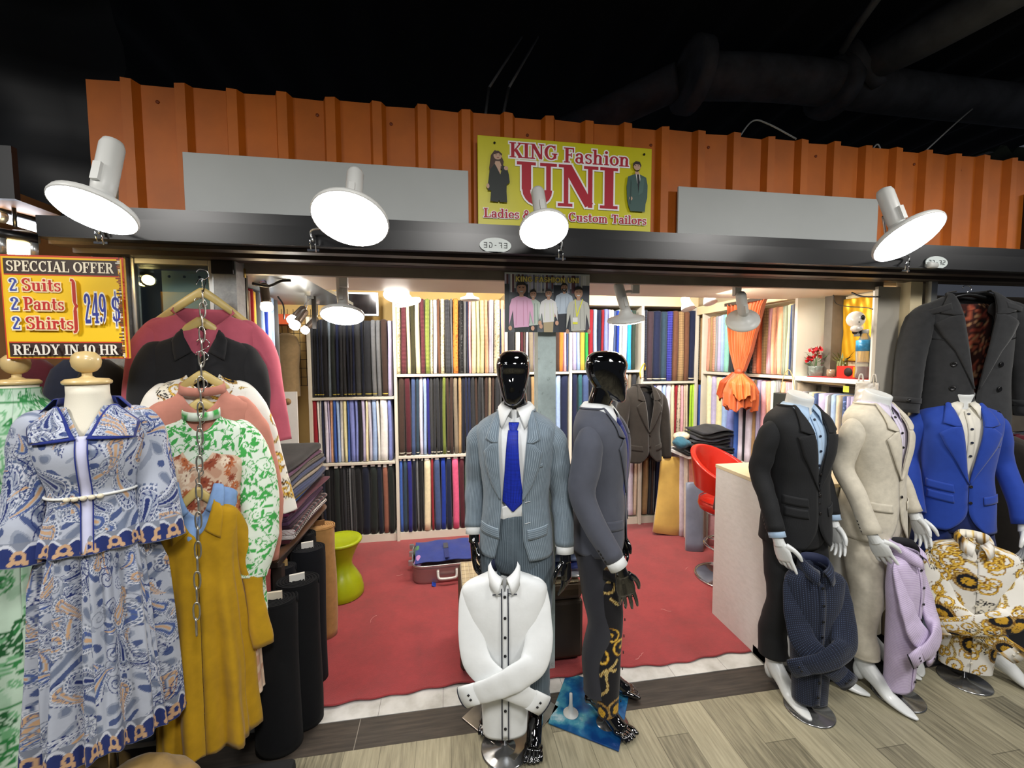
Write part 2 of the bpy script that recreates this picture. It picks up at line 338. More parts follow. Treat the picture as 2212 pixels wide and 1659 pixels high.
def text_polys(text, h, font=None, wx=1.0, grow=0.0, track=0.0):
    """convex polygons (2-D) of a line of text of capital height h; grow widens every stroke for an outline"""
    F = _C if font is None else font; polys=[]; x0=0.0; g=grow/h
    for ch in text:
        if ch == ' ': x0 += 0.34*wx; continue
        adv, spec = F[ch]
        for st in spec.split(';'):
            k, *a = st.split(); a = [float(q) for q in a]
            if k == 'L':
                p = np.array([[a[0],a[1]],[a[2],a[3]]]); d = p[1]-p[0]; d /= np.linalg.norm(d); nrm = np.array([-d[1],d[0]])*(a[4]/2+g); e = d*g
                polys.append([p[0]-nrm-e, p[1]-nrm+e, p[1]+nrm+e, p[0]+nrm-e])
            elif k == 'S':
                y = a[1]; t = .075; lo = 0 if y < .3 else y-t
                if y in (.42,.52): lo = y-.04
                polys.append([np.array(q) for q in ((a[0]-a[2]-g,lo-g),(a[0]+a[2]+g,lo-g),(a[0]+a[2]+g,lo+t+g),(a[0]-a[2]-g,lo+t+g))])
            else:
                cx,cy,rx,ry,a0,a1,tv,th = a; n = max(3,int(abs(a1-a0)/18)); ang = np.radians(np.linspace(a0,a1,n+1))
                wd = (th+(tv-th)*np.abs(np.cos(ang))**1.5)/2+g
                o = np.stack([cx+(rx+wd)*np.cos(ang), cy+(ry+wd)*np.sin(ang)],1); i = np.stack([cx+np.maximum(rx-wd,0)*np.cos(ang), cy+np.maximum(ry-wd,0)*np.sin(ang)],1)
                for q in range(n): polys.append([i[q],o[q],o[q+1],i[q+1]])
        for q in range(len(polys)):
            if not isinstance(polys[q], tuple): polys[q] = ('', [((p[0]*wx+x0)*h, p[1]*h) for p in polys[q]])
        x0 += (adv+track)*wx
    return [p[1] for p in polys], x0*h
class Print:
    """flat artwork made of thin coloured layers on a board: x right, y up, drawn in the plane y=0 of the parent facing -Y"""
    def __init__(s): s.mb = MB(); s.mats=[]; s.k=0.0008; s.gain=1.0
    def mi(s, color):
        c = color if s.gain==1.0 else tuple(min(.85,x*s.gain) for x in lin(color)[:3])
        m = M('print_'+color.lstrip('#').lower()+('' if s.gain==1.0 else '_light'), c, 0.55, var=0.0)
        if m not in s.mats: s.mats.append(m)
        return s.mats.index(m)
    def layer(s): s.k += 0.0003
    def poly(s, pts, color):
        s.k += 0.000004; s.mb.poly([(p[0], -s.k, p[1]) for p in pts], s.mi(color)); return s
    def rect(s, x0,x1,y0,y1,color): return s.poly([(x0,y0),(x1,y0),(x1,y1),(x0,y1)], color)
    def oval(s, cx,cy,rx,ry,color,n=24,rot=0):
        a = np.linspace(0,2*PI,n,endpoint=False); c_,s_ = math.cos(rot), math.sin(rot)
        return s.poly([(cx+rx*math.cos(t)*c_-ry*math.sin(t)*s_, cy+rx*math.cos(t)*s_+ry*math.sin(t)*c_) for t in a], color)
    def text(s, txt, x, y, h, color, font=None, wx=1.0, outline=None, ocolor='#ffffff', width=None, slope=0.0, track=0.0):
        if width:
            _, wd = text_polys(txt, h, font, 1.0, 0, track); wx = width/wd
        for gr,cc in (((outline,ocolor),) if outline else ())+((0.0,color),):
            s.layer(); ps,_ = text_polys(txt, h, font, wx, gr, track)
            for p in ps: s.poly([(x+q[0], y+q[1]+slope*q[0]) for q in p], cc)
        s.layer(); return s
    def build(s, name, parent): return s.mb.build(name, s.mats, parent, smooth=False)

# ================================================================ the setting
mwhite = M('white_paint', '#d9d6cc', 0.6, var=0.05, vscale=5)
mwhite2 = M('white_laminate', '#e2e1de', 0.45, var=0.03, vscale=30)
mcream = M('cream_board', '#d8c9a4', 0.6, var=0.08, vscale=4)
mblack = M('black_paint', '#0d0e10', 0.33, var=0.25, vscale=6)
mdark = M('dark_void', '#0d0f13', 0.95, var=0.4, vscale=3)
malu = M('aluminium', '#b9bcbc', 0.35, metal=0.8, var=0.08, vscale=12)
mchrome = M('chrome', '#d8dadd', 0.12, metal=1.0)
msteel = M('brushed_steel', '#a9abad', 0.3, metal=0.9, var=0.1, vscale=20)

# corridor floor: grey-brown vinyl planks running towards the shop
mf = bpy.data.materials.new('plank_floor'); t = NT(mf); t.b.inputs['Roughness'].default_value = 0.42
p = t.coord(); o = t.sep(p)
wdt, ln = 0.152, 0.92
cx = t.math('FLOOR', t.math('DIVIDE', o[0], wdt))
yo = t.math('ADD', t.math('DIVIDE', o[1], ln), t.math('MULTIPLY', cx, 0.37))
cid = t.new('ShaderNodeCombineXYZ'); t.link(cx, cid.inputs[0]); t.link(t.math('FLOOR', yo), cid.inputs[1])
wn = t.new('ShaderNodeTexWhiteNoise'); t.link(cid.outputs[0], wn.inputs['Vector'])
grain = t.noise(t.scale(p, 46, 3.2, 1), 1.6, 6, rough=0.62)
tone = t.math('ADD', t.math('MULTIPLY', wn.outputs['Value'], 0.34), t.math('MULTIPLY', grain, 0.90))
c1 = t.ramp(tone, [(0.28,'#48453a'),(0.46,'#6f6a58'),(0.66,'#8f8972'),(0.95,'#aba48b')])
fx = t.math('FRACT', t.math('DIVIDE', o[0], wdt)); fy = t.math('FRACT', yo)
gap = t.math('MAXIMUM', t.math('LESS_THAN', fx, 0.016), t.math('LESS_THAN', fy, 0.004))
t.color(t.mix(t.math('MULTIPLY', gap, 0.6), c1, lin('#2d2a22'))); t.bump(t.math('SUBTRACT', grain, gap), 0.15, 0.002)
structure(MB().box(-4,5.5,-3.5,1.795,-0.05,0).build('floor', mf))
# dark border planks in front of the threshold
mb_ = bpy.data.materials.new('dark_planks'); t = NT(mb_); t.b.inputs['Roughness'].default_value = 0.5
p = t.coord(); o = t.sep(p); g = t.noise(t.scale(p, 3.0, 38, 1), 1.8, 6); b2 = t.noise(p, 3.5, 3)
c = t.mix(b2, t.ramp(g, [(0.3,'#1d1c1a'),(0.7,'#3c3935')]), t.ramp(g, [(0.3,'#29231e'),(0.7,'#4a3f35')]))
j = t.math('LESS_THAN', t.math('FRACT', t.math('ADD', t.math('DIVIDE', o[0], 1.22), 0.345)), 0.003)
t.color(t.mix(t.math('MULTIPLY', j, 0.7), c, lin('#8a857b'))); t.bump(g, 0.12, 0.002)
structure(MB().box(-4,5.5,1.795,1.955,-0.05,0.001).build('floor_border', mb_))
mt = bpy.data.materials.new('threshold_tile'); t = NT(mt); t.b.inputs['Roughness'].default_value = 0.4
p = t.coord(); o = t.sep(p)
n = t.noise(p, 9, 5); c = t.ramp(n, [(0.3,'#a6a5a0'),(0.55,'#c2c2bf'),(0.8,'#cfcfcd')])
j = t.math('LESS_THAN', t.math('FRACT', t.math('ADD', t.math('DIVIDE', o[0], 0.305), 0.12)), 0.006)
dirt = t.math('MULTIPLY', t.math('GREATER_THAN', t.math('ADD', t.math('MULTIPLY', o[1], 9.0), t.noise(p, 12, 4)), 19.3), 0.55)
t.color(t.mix(dirt, t.mix(j, c, lin('#55534e')), lin('#8b8468')))
structure(MB().box(-1.5,2.62,1.955,2.2,-0.05,0.004).build('trim_1', mt))
structure(MB().box(-1.6,2.7,2.2,4.3,-0.05,0.0).build('floor_inside', M('screed','#6b6660',0.8)))
# shop walls and ceilings
wallin = M('inner_wall', '#cfc3a8', 0.7, var=0.08, vscale=3, bump=0.08, bscale=40)
structure(MB().box(-1.54,2.82,4.22,4.3,0,2.62).build('wall_back', M('back_wall_ochre','#c9a968',.7,var=.08,vscale=3)))
structure(MB().box(2.74,2.82,2.08,4.22,0,2.62).build('wall_right', wallin))
structure(MB().box(-1.62,-1.54,2.27,4.22,0,2.5).build('wall_left', M('left_wall','#8d9094',0.6,var=0.1)))
cw = M('ceiling_board', '#d6ccbb', 0.55, var=0.05, vscale=2)
structure(MB().box(-1.54,2.82,2.30,4.3,2.55,2.62).build('ceiling', cw))
structure(MB().box(-0.72,2.74,2.12,2.72,2.118,2.14).build('ceiling_panel', cw))
silver = M('silver_ceiling', '#a9b2b4', 0.28, metal=0.55, var=0.1, vscale=4, bump=0.1, bscale=8)
structure(MB().box(-1.54,-0.72,2.12,3.5,2.118,2.14).build('ceiling_foil', silver))
# black beam over the shop front
bp = [(1.75,2.135),(1.75,2.14),(1.757,2.142),(1.757,2.212),(1.80,2.222),(1.86,2.228),(1.86,2.285),(1.95,2.302),(2.115,2.302),(2.115,2.135)]
structure(MB().prism([(-1.43,y,z) for y,z in bp], (6.0,0,0)).build('beam', mblack))
mb = MB()
for y,h in ((1.80,0.012),(1.90,0.02),(1.985,0.014)): mb.box(-1.43,4.5,y,y+0.05,2.135-h,2.136)
structure(mb.build('beam_channel', M('channel_brown','#3a302a',0.45,metal=0.3,var=0.2)))
structure(MB().box(-0.95,2.52,2.085,2.115,2.085,2.136).build('trim_2', M('shutter_box','#8f8478',0.5,metal=0.2,var=0.15)))
# orange corrugated sheet above
pts=[]; x=-1.385; ph=[(0,0),(0.125,0),(0.14,-0.03),(0.175,-0.03),(0.19,0)]
while x < 3.28:
    pts += [(x+a, 1.955+b) for a,b in ph[:-1]]; x += 0.19
P = np.array([[(a,b,z) for a,b in pts] for z in np.linspace(2.30,2.80,6)]); P[5,:,2] += 0.004*np.sin(np.arange(len(pts)))
morange = M('orange_sheet', '#bd630f', 0.55, var=0.14, vscale=5, bump=0.05, bscale=30)
structure(grid('wall_front', P, morange, th=0.006, smooth=False))
mb = MB()
for k in range(15): mb.lathe([(0.0,-0.004),(0.007,-0.003),(0.007,0.0)], (-1.385+0.19*(1+k*1.6)+0.06,1.952,2.735-0.012*(k%2)), 8, axis=(0,1,0))
structure(mb.build('trim_3', M('rivet','#7a3a1c',0.5)))
# hall: dark ceiling deck, side tarpaulin, end post
P = np.array([[(x,y,4.3+0.05*math.sin(x*14)) for x in np.linspace(-5,7,150)] for y in (-3,7)])
structure(grid('hall_ceiling', P, mdark))
P = np.array([[(x,2.16+0.05*math.sin(x*9+z*3)+0.03*math.sin(z*17),z) for x in np.linspace(-5.5,-1.40,40)] for z in np.linspace(2.31,4.3,24)])
structure(grid('hall_curtain_wall', P, M('tarpaulin','#16181b',0.6,var=0.3,vscale=4)))
structure(MB().box(-6,7.5,6.9,7.0,2.6,4.4).build('hall_wall_back', mdark))
P = np.array([[(x,y,2.86+0.02*(1 if int(x*16)%2 else -1)+0.05*(y-2)) for x in np.linspace(3.0,6.2,80)] for y in (1.95,4.5)])
structure(grid('neighbour_roof', P, M('green_deck','#1e2b28',0.5,metal=0.2), smooth=False))
structure(MB().box(3.27,3.33,1.9,2.0,2.2,2.62).box(3.35,3.5,1.93,1.99,2.3,2.56,1).build('trim_4', [mblack, mwhite2]))
# centre pillar, side posts
mp = bpy.data.materials.new('pillar_paint'); t = NT(mp); t.b.inputs['Roughness'].default_value = 0.5
n = t.noise(t.coord(), 26, 6, rough=0.7); t.color(t.ramp(n, [(0.27,'#5d665f'),(0.36,'#aebdbb'),(0.6,'#b9c9c7'),(0.8,'#c6d2d0')]))
structure(MB().box(0.468,0.563,2.10,2.19,0,2.135).box(0.455,0.58,2.09,2.2,2.10,2.14).build('pillar', mp))
pm = bpy.data.materials.new('post_paint'); t = NT(pm); n = t.noise(t.coord(), 30, 6, rough=0.75); t.b.inputs['Roughness'].default_value = 0.5
t.color(t.ramp(n, [(0.25,'#2a2a2a'),(0.36,'#85898b'),(0.6,'#9a9ea0'),(0.75,'#b8bbbb')]))
structure(MB().box(-1.40,-1.305,1.98,2.06,0,2.135).build('door_post', pm)); structure(MB().box(-0.985,-0.895,2.0,2.08,0,2.135).build('door_post', pm))
structure(MB().box(-1.41,-1.315,1.965,1.979,2.04,2.13).box(-0.985,-0.90,1.985,1.999,2.065,2.13).build('trim_5', mblack))
structure(MB().box(2.60,2.68,2.0,2.08,0,2.135).box(2.70,2.74,1.97,2.0,1.95,2.135,1).build('door_post', [mcream, malu]))
# right of the altar: plain grey partition and cream panel behind the coat
structure(MB().box(2.452,2.64,2.055,2.075,0,2.10).build('wall_side', M('grey_partition','#a39e93',0.6,var=0.08,vscale=4)))
structure(MB().box(2.62,4.4,2.5,2.56,0,2.135).build('wall_neighbour', M('neighbour_panel','#5b544b',0.7,var=0.2)))
# shop window left of the opening
mgl = bpy.data.materials.new('window_glass'); t = NT(mgl); n_ = t.n
gl = t.new('ShaderNodeBsdfGlossy'); gl.inputs['Roughness'].default_value = 0.02; gl.inputs[0].default_value = (0.9,0.97,0.95,1)
tr = t.new('ShaderNodeBsdfTransparent'); tr.inputs[0].default_value = (0.80,0.88,0.87,1); fr = t.new('ShaderNodeFresnel'); fr.inputs[0].default_value = 1.7
mx = t.new('ShaderNodeMixShader'); t.link(fr.outputs[0], mx.inputs[0]); t.link(tr.outputs[0], mx.inputs[1]); t.link(gl.outputs[0], mx.inputs[2])
t.link(mx.outputs[0], t.n['Material Output'].inputs[0])
win = thing('window_1', None, None, (0,0,0)); structure(win)
fm = MB()
for a in ((-1.305,-1.285,2.0,2.03,0.05,2.125),(-1.005,-0.985,2.0,2.03,0.05,2.125),(-1.285,-1.005,2.0,2.03,2.10,2.125),(-1.285,-1.005,2.0,2.03,0.05,0.09)): fm.box(*a)
bevel(fm.build('window_frame', malu, win), 0.003)
MB().box(-1.287,-1.003,2.012,2.017,0.08,2.11).build('pane', mgl, win)
structure(MB().box(-1.22,-0.985,2.06,2.07,0.6,2.085).build('trim_6', M('peg_sheet','#c3c9c6',0.6,var=0.05)))
mb = MB()
for k in range(4): mb.lathe([(0.006,0),(0.006,0.003)], (-1.19+0.06*k,2.0585,2.06), 10, axis=(0,1,0))
structure(mb.build('trim_7', mblack))
structure(MB().box(-1.54,-0.985,2.3,2.32,0,2.13).build('trim_8', M('window_backdrop','#1b1d20',0.7)))

# ---------------------------------------------------------------- carpet with its wavy front edge
xs = np.linspace(-1.5,2.5,160); nv = 60
def front(x): return 2.045+0.035*np.exp(-((x+0.10)/0.25)**2)-0.02*np.exp(-((x+0.62)/0.18)**2)+0.012*np.sin(x*9)+0.006*np.sin(x*37)
fy = front(xs); P = np.zeros((nv,160,3))
for i,s in enumerate(np.linspace(0,1,nv)**1.4):
    P[i,:,0] = xs; P[i,:,1] = fy+(3.98-fy)*s; P[i,:,2] = 0.012+0.010*math.exp(-s*40)*(1+np.sin(xs*6))/2*(np.abs(xs+0.2)<0.8)
mc = bpy.data.materials.new('carpet_red'); t = NT(mc); t.b.inputs['Roughness'].default_value = 0.95; t.b.inputs['Sheen Weight'].default_value = 0.3
p = t.coord(); a = t.noise(p, 260, 2); b_ = t.noise(p, 5, 5); c = t.noise(p, 38, 3)
t.color(t.mix(t.math('MULTIPLY', a, 0.45), t.ramp(t.math('ADD', t.math('MULTIPLY', b_, 0.7), t.math('MULTIPLY', c, 0.3)), [(0.3,'#6a171b'),(0.55,'#871f25'),(0.75,'#982c30')]), lin('#a84a4a'))); t.bump(a, 0.5, 0.003)
tag(grid('carpet', P, mc, th=0.008), 'red needle-felt carpet with a wavy cut front edge covering the stall floor', 'carpet')
mb = MB()
for (px,py,n) in ((800,1345,6),(760,1300,4),(1450,1320,5),(1390,1410,6),(1480,1230,4),(870,1240,4)):
    d = ray(px,py); c0 = Vector((0,0,EYE))+d*((0.024-EYE)/d.z)
    a = random.uniform(0,6.28); q = [c0]
    for k in range(n): a += random.uniform(-0.7,0.7); q.append(q[-1]+Vector((math.cos(a),math.sin(a),0))*0.014)
    mb.tube(spline(q,16), 0.0007, 5)
tag(mb.build('thread_scraps', M('thread','#d9a9a3',0.8)), 'pale loose thread scraps lying on the red carpet', 'thread', kind='stuff')

# ---------------------------------------------------------------- hall pipes and rods under the dark ceiling
mpipe = M('dusty_pipe', '#6a6b6e', 0.75, var=0.3, vscale=6)
def pipe(label, pts, r, flanges=()):
    o = thing('pipe', label, 'pipe', (0,0,0), group=None)
    MB().tube(spline(pts, 24), r, 20).build('pipe_run', mpipe, o)
    for c,ax,rr,h in flanges: MB().lathe([(rr*0.8,-h),(rr,-h*0.9),(rr,h*0.9),(rr*0.8,h)], c, 24, axis=ax).build('flange', mpipe, o)
    return o
A = [atY(1495,165,3.0), atY(1700,172,3.0), atY(1980,205,3.0), atY(2300,240,3.0)]
pipe('thick dusty horizontal drain pipe with flanges under the dark hall ceiling', A, 0.155, ((A[0],(1,0,-0.05),0.25,0.05),(atY(1800,190,3.0),(1,0.1,-0.1),0.22,0.05)))
pipe('dusty branch pipe slanting up towards the corridor from the thick drain pipe', [atY(1860,150,2.95), atY(1990,85,2.5), atY(2160,-10,2.1), atY(2400,-150,1.7)], 0.12, ((atY(1870,140,2.9),(0.5,-1,0.5),0.2,0.05),))
pipe('faint pipe slanting down behind the orange sheet from the flanged drain pipe end', [atY(1465,175,3.1), atY(1400,205,3.25), atY(1220,290,3.6)], 0.13)
pipe('thin pipe rising at the corner above the drain pipe branch', [atY(1820,110,2.8), atY(1850,60,2.6), atY(1900,-10,2.4)], 0.025)
for i,(px,l) in enumerate(((1052,'left one of two threaded steel hanger rods above the sign'),(1087,'right one of two threaded steel hanger rods above the sign'))):
    a = atY(px-8,285,1.985); b = atY(px+4+8*i,190,2.05); e = atY(px+75,80,2.3)
    MBr = MB().tube([a,b],0.007,8).tube([b,e],0.006,8,1)
    tag(MBr.build('hanger_rod',[msteel,mpipe]), l, 'rod')
for pts,l in (([(1590,306),(1625,262),(1660,268),(1720,300)],'grey loose cable looping above the orange sheet beside the blank panel'),([(1982,342),(2060,270),(2100,235)],'thin pale cable hanging above the right end of the orange sheet'),([(1878,332),(1895,312),(1905,330)],'short bent cable end above the orange sheet rim')):
    tag(MB().tube(spline([atY(x,y,1.965) for x,y in pts],24),0.004,6).build('cable', M('grey_cable','#8d8f90',0.5)), l, 'cable')

# ================================================================ boards and signs on the front
for x0,x1,z0,z1,l in ((-1.03,0.109,2.297,2.527,'long blank light grey panel on the orange sheet left of the yellow sign'),(1.115,2.246,2.29,2.52,'blank light grey panel on the orange sheet right of the yellow sign')):
    o = box('blank_panel', x0,x1,1.905,1.917,z0,z1, M('panel_grey','#b4b8b6',0.55,var=0.04,vscale=3), None, 0.002); tag(o, l, 'panel')
# main sign
sg = thing('shop_sign', 'yellow shop sign reading KING Fashion UNI with a woman and a man in suits', 'sign', (0.56,1.895,2.486))
box('board', -0.41,0.41,0,0.014,-0.192,0.192, M('sign_yellow','#d3cc12',0.4,var=0.05,vscale=6), sg, 0.002)
pr = Print(); red='#b5182f'
pr.text('KING', -0.268,0.106,0.066,red,outline=0.0055,width=0.222); pr.text('Fashion', -0.018,0.100,0.066,red,outline=0.0055,width=0.318)
pr.text('UNI', -0.235,-0.096,0.186,red,outline=0.007,width=0.485,track=0.02)
pr.text('Ladies & Gents Custom Tailors', -0.385,-0.162,0.040,red,outline=0.003,width=0.77)
_pp, _po = pr.poly, pr.oval           # figures: heights squeezed towards their top edge
fy_ = lambda y: .127+(y-.127)*.80
pr.poly = lambda pts,c: _pp([(x,fy_(y)) for x,y in pts],c)
pr.oval = lambda cx,cy,rx,ry,c: _po(cx,fy_(cy),rx*.92,ry*.80,c)
# woman, left
k='#1c2420'; sk='#c9a58c'; hr='#4a3428'
pr.poly([(-.352,.10),(-.36,.03),(-.352,.0),(-.34,.03),(-.30,.03),(-.295,.07),(-.312,.12),(-.335,.128)],hr); pr.layer()
pr.oval(-.322,.092,.02,.026,sk); pr.poly([(-.332,.07),(-.312,.07),(-.305,.045),(-.338,.045)],sk); pr.layer()
pr.poly([(-.335,.055),(-.31,.0),(-.30,.05),(-.281,.04),(-.272,.0),(-.268,-.04),(-.282,-.055),(-.283,-.09),(-.28,-.15),(-.313,-.15),(-.316,-.14),(-.322,-.15),(-.356,-.148),(-.352,-.09),(-.367,-.09),(-.364,-.04),(-.358,.02)],k); pr.layer()
pr.oval(-.285,.012,.01,.014,sk); pr.oval(-.366,-.115,.007,.017,sk); pr.oval(-.329,.097,.003,.002,hr); pr.oval(-.314,.097,.003,.002,hr); pr.oval(-.321,.08,.006,.0025,'#8a3a34')
pr.poly([(-.345,.11),(-.338,.124),(-.318,.126),(-.302,.11),(-.304,.1),(-.318,.114),(-.336,.105)],hr); pr.poly([(-.33,.045),(-.311,.0),(-.309,.045)],sk)
# man, right
st='#3f5d58'
pr.poly([(.292,-.13),(.285,-.09),(.282,-.02),(.288,.035),(.318,.05),(.345,.052),(.378,.035),(.386,-.01),(.385,-.08),(.377,-.115),(.374,-.16),(.302,-.16)],st); pr.layer()
pr.poly([(.325,.055),(.345,.055),(.35,.02),(.34,-.03)],'#e4e4e2'); pr.poly([(.331,.05),(.342,.05),(.348,.0),(.341,-.06),(.336,-.01)],'#141a20'); pr.layer()
pr.oval(.332,.088,.019,.028,sk); pr.poly([(.322,.066),(.342,.066),(.343,.05),(.323,.05)],sk); pr.layer()
pr.poly([(.312,.09),(.312,.112),(.325,.124),(.345,.122),(.353,.1),(.349,.088),(.345,.105),(.325,.108),(.318,.1)],'#33251f'); pr.poly([(.317,.075),(.332,.062),(.347,.078),(.34,.07),(.332,.072),(.324,.07)],'#5c4334')
pr.oval(.324,.092,.003,.002,'#33251f'); pr.oval(.338,.092,.003,.002,'#33251f'); pr.poly([(.345,-.0),(.35,.03),(.37,.03),(.362,-.05),(.34,-.07)],'#4b6b65'); pr.oval(.303,-.142,.009,.014,sk); pr.poly([(.302,.02),(.297,-.12),(.303,-.12),(.307,.0)],'#2f4843')
pr.build('print', sg)
for x in (-.335,.37): MB().lathe([(0.005,0),(0.005,0.004)], (x,-0.001,.162+0.0), 10, axis=(0,-1,0)).build('screw', mblack, sg)
# oval number plates on the beam
for (x,z,tx,l) in ((0.21,2.166,'3D-73','white oval number plate 3D-73 on the black beam'),(2.42,2.166,'3D-72','white oval number plate 3D-72 on the black beam')):
    n_ = thing('number_plate', l, 'number plate', (x,1.752,z))
    a = np.linspace(0,2*PI,40,endpoint=False)
    MB().prism([(0.066*math.cos(q),0.002,0.031*math.sin(q)) for q in a],(0,-0.004,0)).build('plate', M('plate_white','#cfd8d6',0.4), n_)
    pr = Print(); pr.k = 0.0028; pr.text(tx,-0.050,-0.011,0.022,'#14181b',font=_P,width=0.106,track=.26); pr.build('lettering', n_)
# group photograph hung under the beam
ph = thing('group_photo_poster', 'poster photograph of five smiling men captioned KING FASHION UNI below the beam', 'poster', (0.509,2.06,1.974))
box('sheet', -0.218,0.218,0,0.003,-0.146,0.146, M('photo_base','#55595d',0.4), ph)
pr = Print(); pr.gain = 1.9
pr.rect(-.218,.218,-.146,.146,'#4c5054'); pr.layer()
for i in range(46):
    x = -.218+i*.0095; pr.rect(x,x+.0088,.05+.02*(i%5==0),.146,random.choice(['#8f93a3','#a6a3b4','#7d8296','#5a3b40','#b9b7bd','#6a6f80','#a5a5a0']))
for x0,x1,c in ((-.218,-.195,'#3a3f42'),(-.14,-.10,'#2c3134'),(.03,.10,'#2b2f35'),(.18,.218,'#3a3d44')): pr.rect(x0,x1,-.146,.09,c)
pr.layer(); pr.rect(-.218,.218,.138,.146,'#9ea3a2'); pr.rect(-.09,.03,.052,.056,'#a9a9a4'); pr.layer()
def man(cx,top,hw,shirt,pants,skin='#a5806b',hair='#262320',fw=.024,bot=-.146,pt=None,glasses=False,beard=False,shade=None):
    fh = fw*1.25; hy = top-fh
    pr.poly([(cx-hw*.5,bot),(cx+hw*.5,bot),(cx+hw*.62,-.06),(cx-hw*.62,-.06)],pants); pr.layer()
    sb = pt if pt is not None else -.09; sh = hy-fh*1.25
    pr.poly([(cx-hw*.62,sb),(cx+hw*.62,sb+.005),(cx+hw*.7,sh-.07),(cx+hw*1.02,sb+.01),(cx+hw*1.0,sh-.05),(cx+hw*.82,sh-.015),(cx+hw*.3,sh),(cx-hw*.3,sh),(cx-hw*.82,sh-.015),(cx-hw*1.0,sh-.05),(cx-hw*1.05,sb+.01),(cx-hw*.72,sh-.07)],shirt); pr.layer()
    s2 = shade or shirt
    for q in (-.5,.15,.55): pr.poly([(cx+hw*q,sb+.01),(cx+hw*q+.004,sb+.012),(cx+hw*(q*.8)+.003,sh-.02),(cx+hw*(q*.8),sh-.02)],s2)
    pr.oval(cx-hw*.95,sb-.002,.009,.012,skin); pr.oval(cx+hw*.95,sb-.002,.009,.012,skin)
    pr.rect(cx-fw*.42,cx+fw*.42,sh-.004,hy-fh*.5,skin); pr.layer()
    pr.oval(cx,hy,fw,fh,skin); pr.layer()
    pr.poly([(cx-fw*1.02,hy+fh*.15),(cx-fw*.95,hy+fh*.75),(cx-fw*.4,hy+fh*1.15),(cx+fw*.45,hy+fh*1.15),(cx+fw*.98,hy+fh*.7),(cx+fw*1.02,hy+fh*.1),(cx+fw*.85,hy+fh*.5),(cx+fw*.2,hy+fh*.62),(cx-fw*.7,hy+fh*.5)],hair)
    if beard: pr.poly([(cx-fw*.85,hy-fh*.15),(cx,hy-fh*.3),(cx+fw*.85,hy-fh*.15),(cx+fw*.6,hy-fh*.8),(cx,hy-fh*1.02),(cx-fw*.6,hy-fh*.8)],hair); pr.layer()
    for e in (-.38,.38): pr.oval(cx+fw*e,hy+fh*.12,fw*.16,fw*.08,'#221c1a')
    if glasses:
        for e in (-.4,.4): pr.rect(cx+fw*(e-.3),cx+fw*(e+.3),hy+fh*.24,hy+fh*.3,'#2a2624')
    pr.poly([(cx-fw*.42,hy-fh*.42),(cx+fw*.42,hy-fh*.42),(cx+fw*.2,hy-fh*.6),(cx-fw*.2,hy-fh*.6)],'#e8ddd6'); pr.layer()
man(.085,.098,.05,'#8f9aa5','#25282d',fw=.0165,pt=-.055,beard=True,shade='#7b8792',glasses=True)
man(-.075,.062,.042,'#98a39a','#22282b',fw=.016,pt=-.115,shade='#6f7d75')
man(.003,.066,.046,'#c4cbb2','#8d8065',fw=.0165,hair='#3a3634',pt=-.098,shade='#adb39b',glasses=True)
man(-.135,.098,.06,'#b98aa3','#272c2c',fw=.024,pt=-.125,shade='#a3738c',glasses=True)
man(.158,.08,.06,'#94958e','#6b6252',fw=.022,pt=-.14,skin='#94725c',shade='#7d7e78')
pr.poly([(.138,.02),(.142,.02),(.150,-.055),(.178,.022),(.182,.02),(.152,-.07),(.146,-.065)],'#c3c832'); pr.rect(.128,.154,-.105,-.072,'#d7dbc0'); pr.rect(.128,.154,-.105,-.094,'#c3c832'); pr.layer()
pr.text('KING FASHION UNI',-.165,.1,.026,'#c0a45a',font=_P,outline=.0012,ocolor='#39311f',width=.325); pr.build('print', ph)
# special-offer board, left
so = thing('offer_sign', 'yellow and dark brown SPECCIAL OFFER price board with worn right edge', 'sign', (-1.25,1.62,1.872), R(0))
box('board', -0.178,0.178,0,0.01,-0.17,0.17, M('offer_edge','#d8a61a',0.5), so, 0.002)
pr = Print(); pr.rect(-.178,.178,-.17,.17,'#c7401c'); pr.layer(); pr.rect(-.174,.172,-.166,.164,'#efbb12'); pr.layer()
pr.rect(-.168,.16,-.163,-.117,'#35241f'); pr.rect(-.168,.16,.108,.158,'#3b2a22'); pr.rect(-.168,.162,-.112,.104,'#f2c511'); pr.layer()
pr.rect(-.168,.162,.104,.108,'#c7401c'); pr.rect(-.168,.162,-.117,-.113,'#c7401c'); pr.layer()
pr.text('SPECCIAL OFFER',-.16,.116,.035,'#efe3c8',width=.31)
for i,(w_,y,wd) in enumerate((('Suits',.052,.112),('Pants',-.01,.116),('Shirts',-.073,.138))):
    pr.text('2',-.156+.003*i,y,.042,'#3b4aa0',outline=.004,ocolor='#f0ead0',width=.026); pr.text(w_,-.118+.004*i,y,.042,'#c1221f',outline=.004,ocolor='#f3d9a8',width=wd)
pr.text('}',.022,-.046,.105,'#b5291d',outline=.003,ocolor='#f3d9a8',width=.034)
pr.text('249',.062,-.052,.1,'#2b368f',outline=.006,ocolor='#efe9d8',width=.066); pr.text('$',.144,-.05,.092,'#2b368f',outline=.006,ocolor='#efe9d8',width=.026)
pr.text('READY IN 10 HR',-.146,-.157,.034,'#e9e2d4',width=.304)
for k in range(60):
    y = -.168+.336*k/60; wd = .004+.012*abs(math.sin(k*1.7)*math.sin(k*.37)); pr.rect(.178-wd,.178,y,y+.0045,random.choice(['#6a2f20','#8b3a22','#cfc9bd','#4c2a20']))
pr.build('print', so)

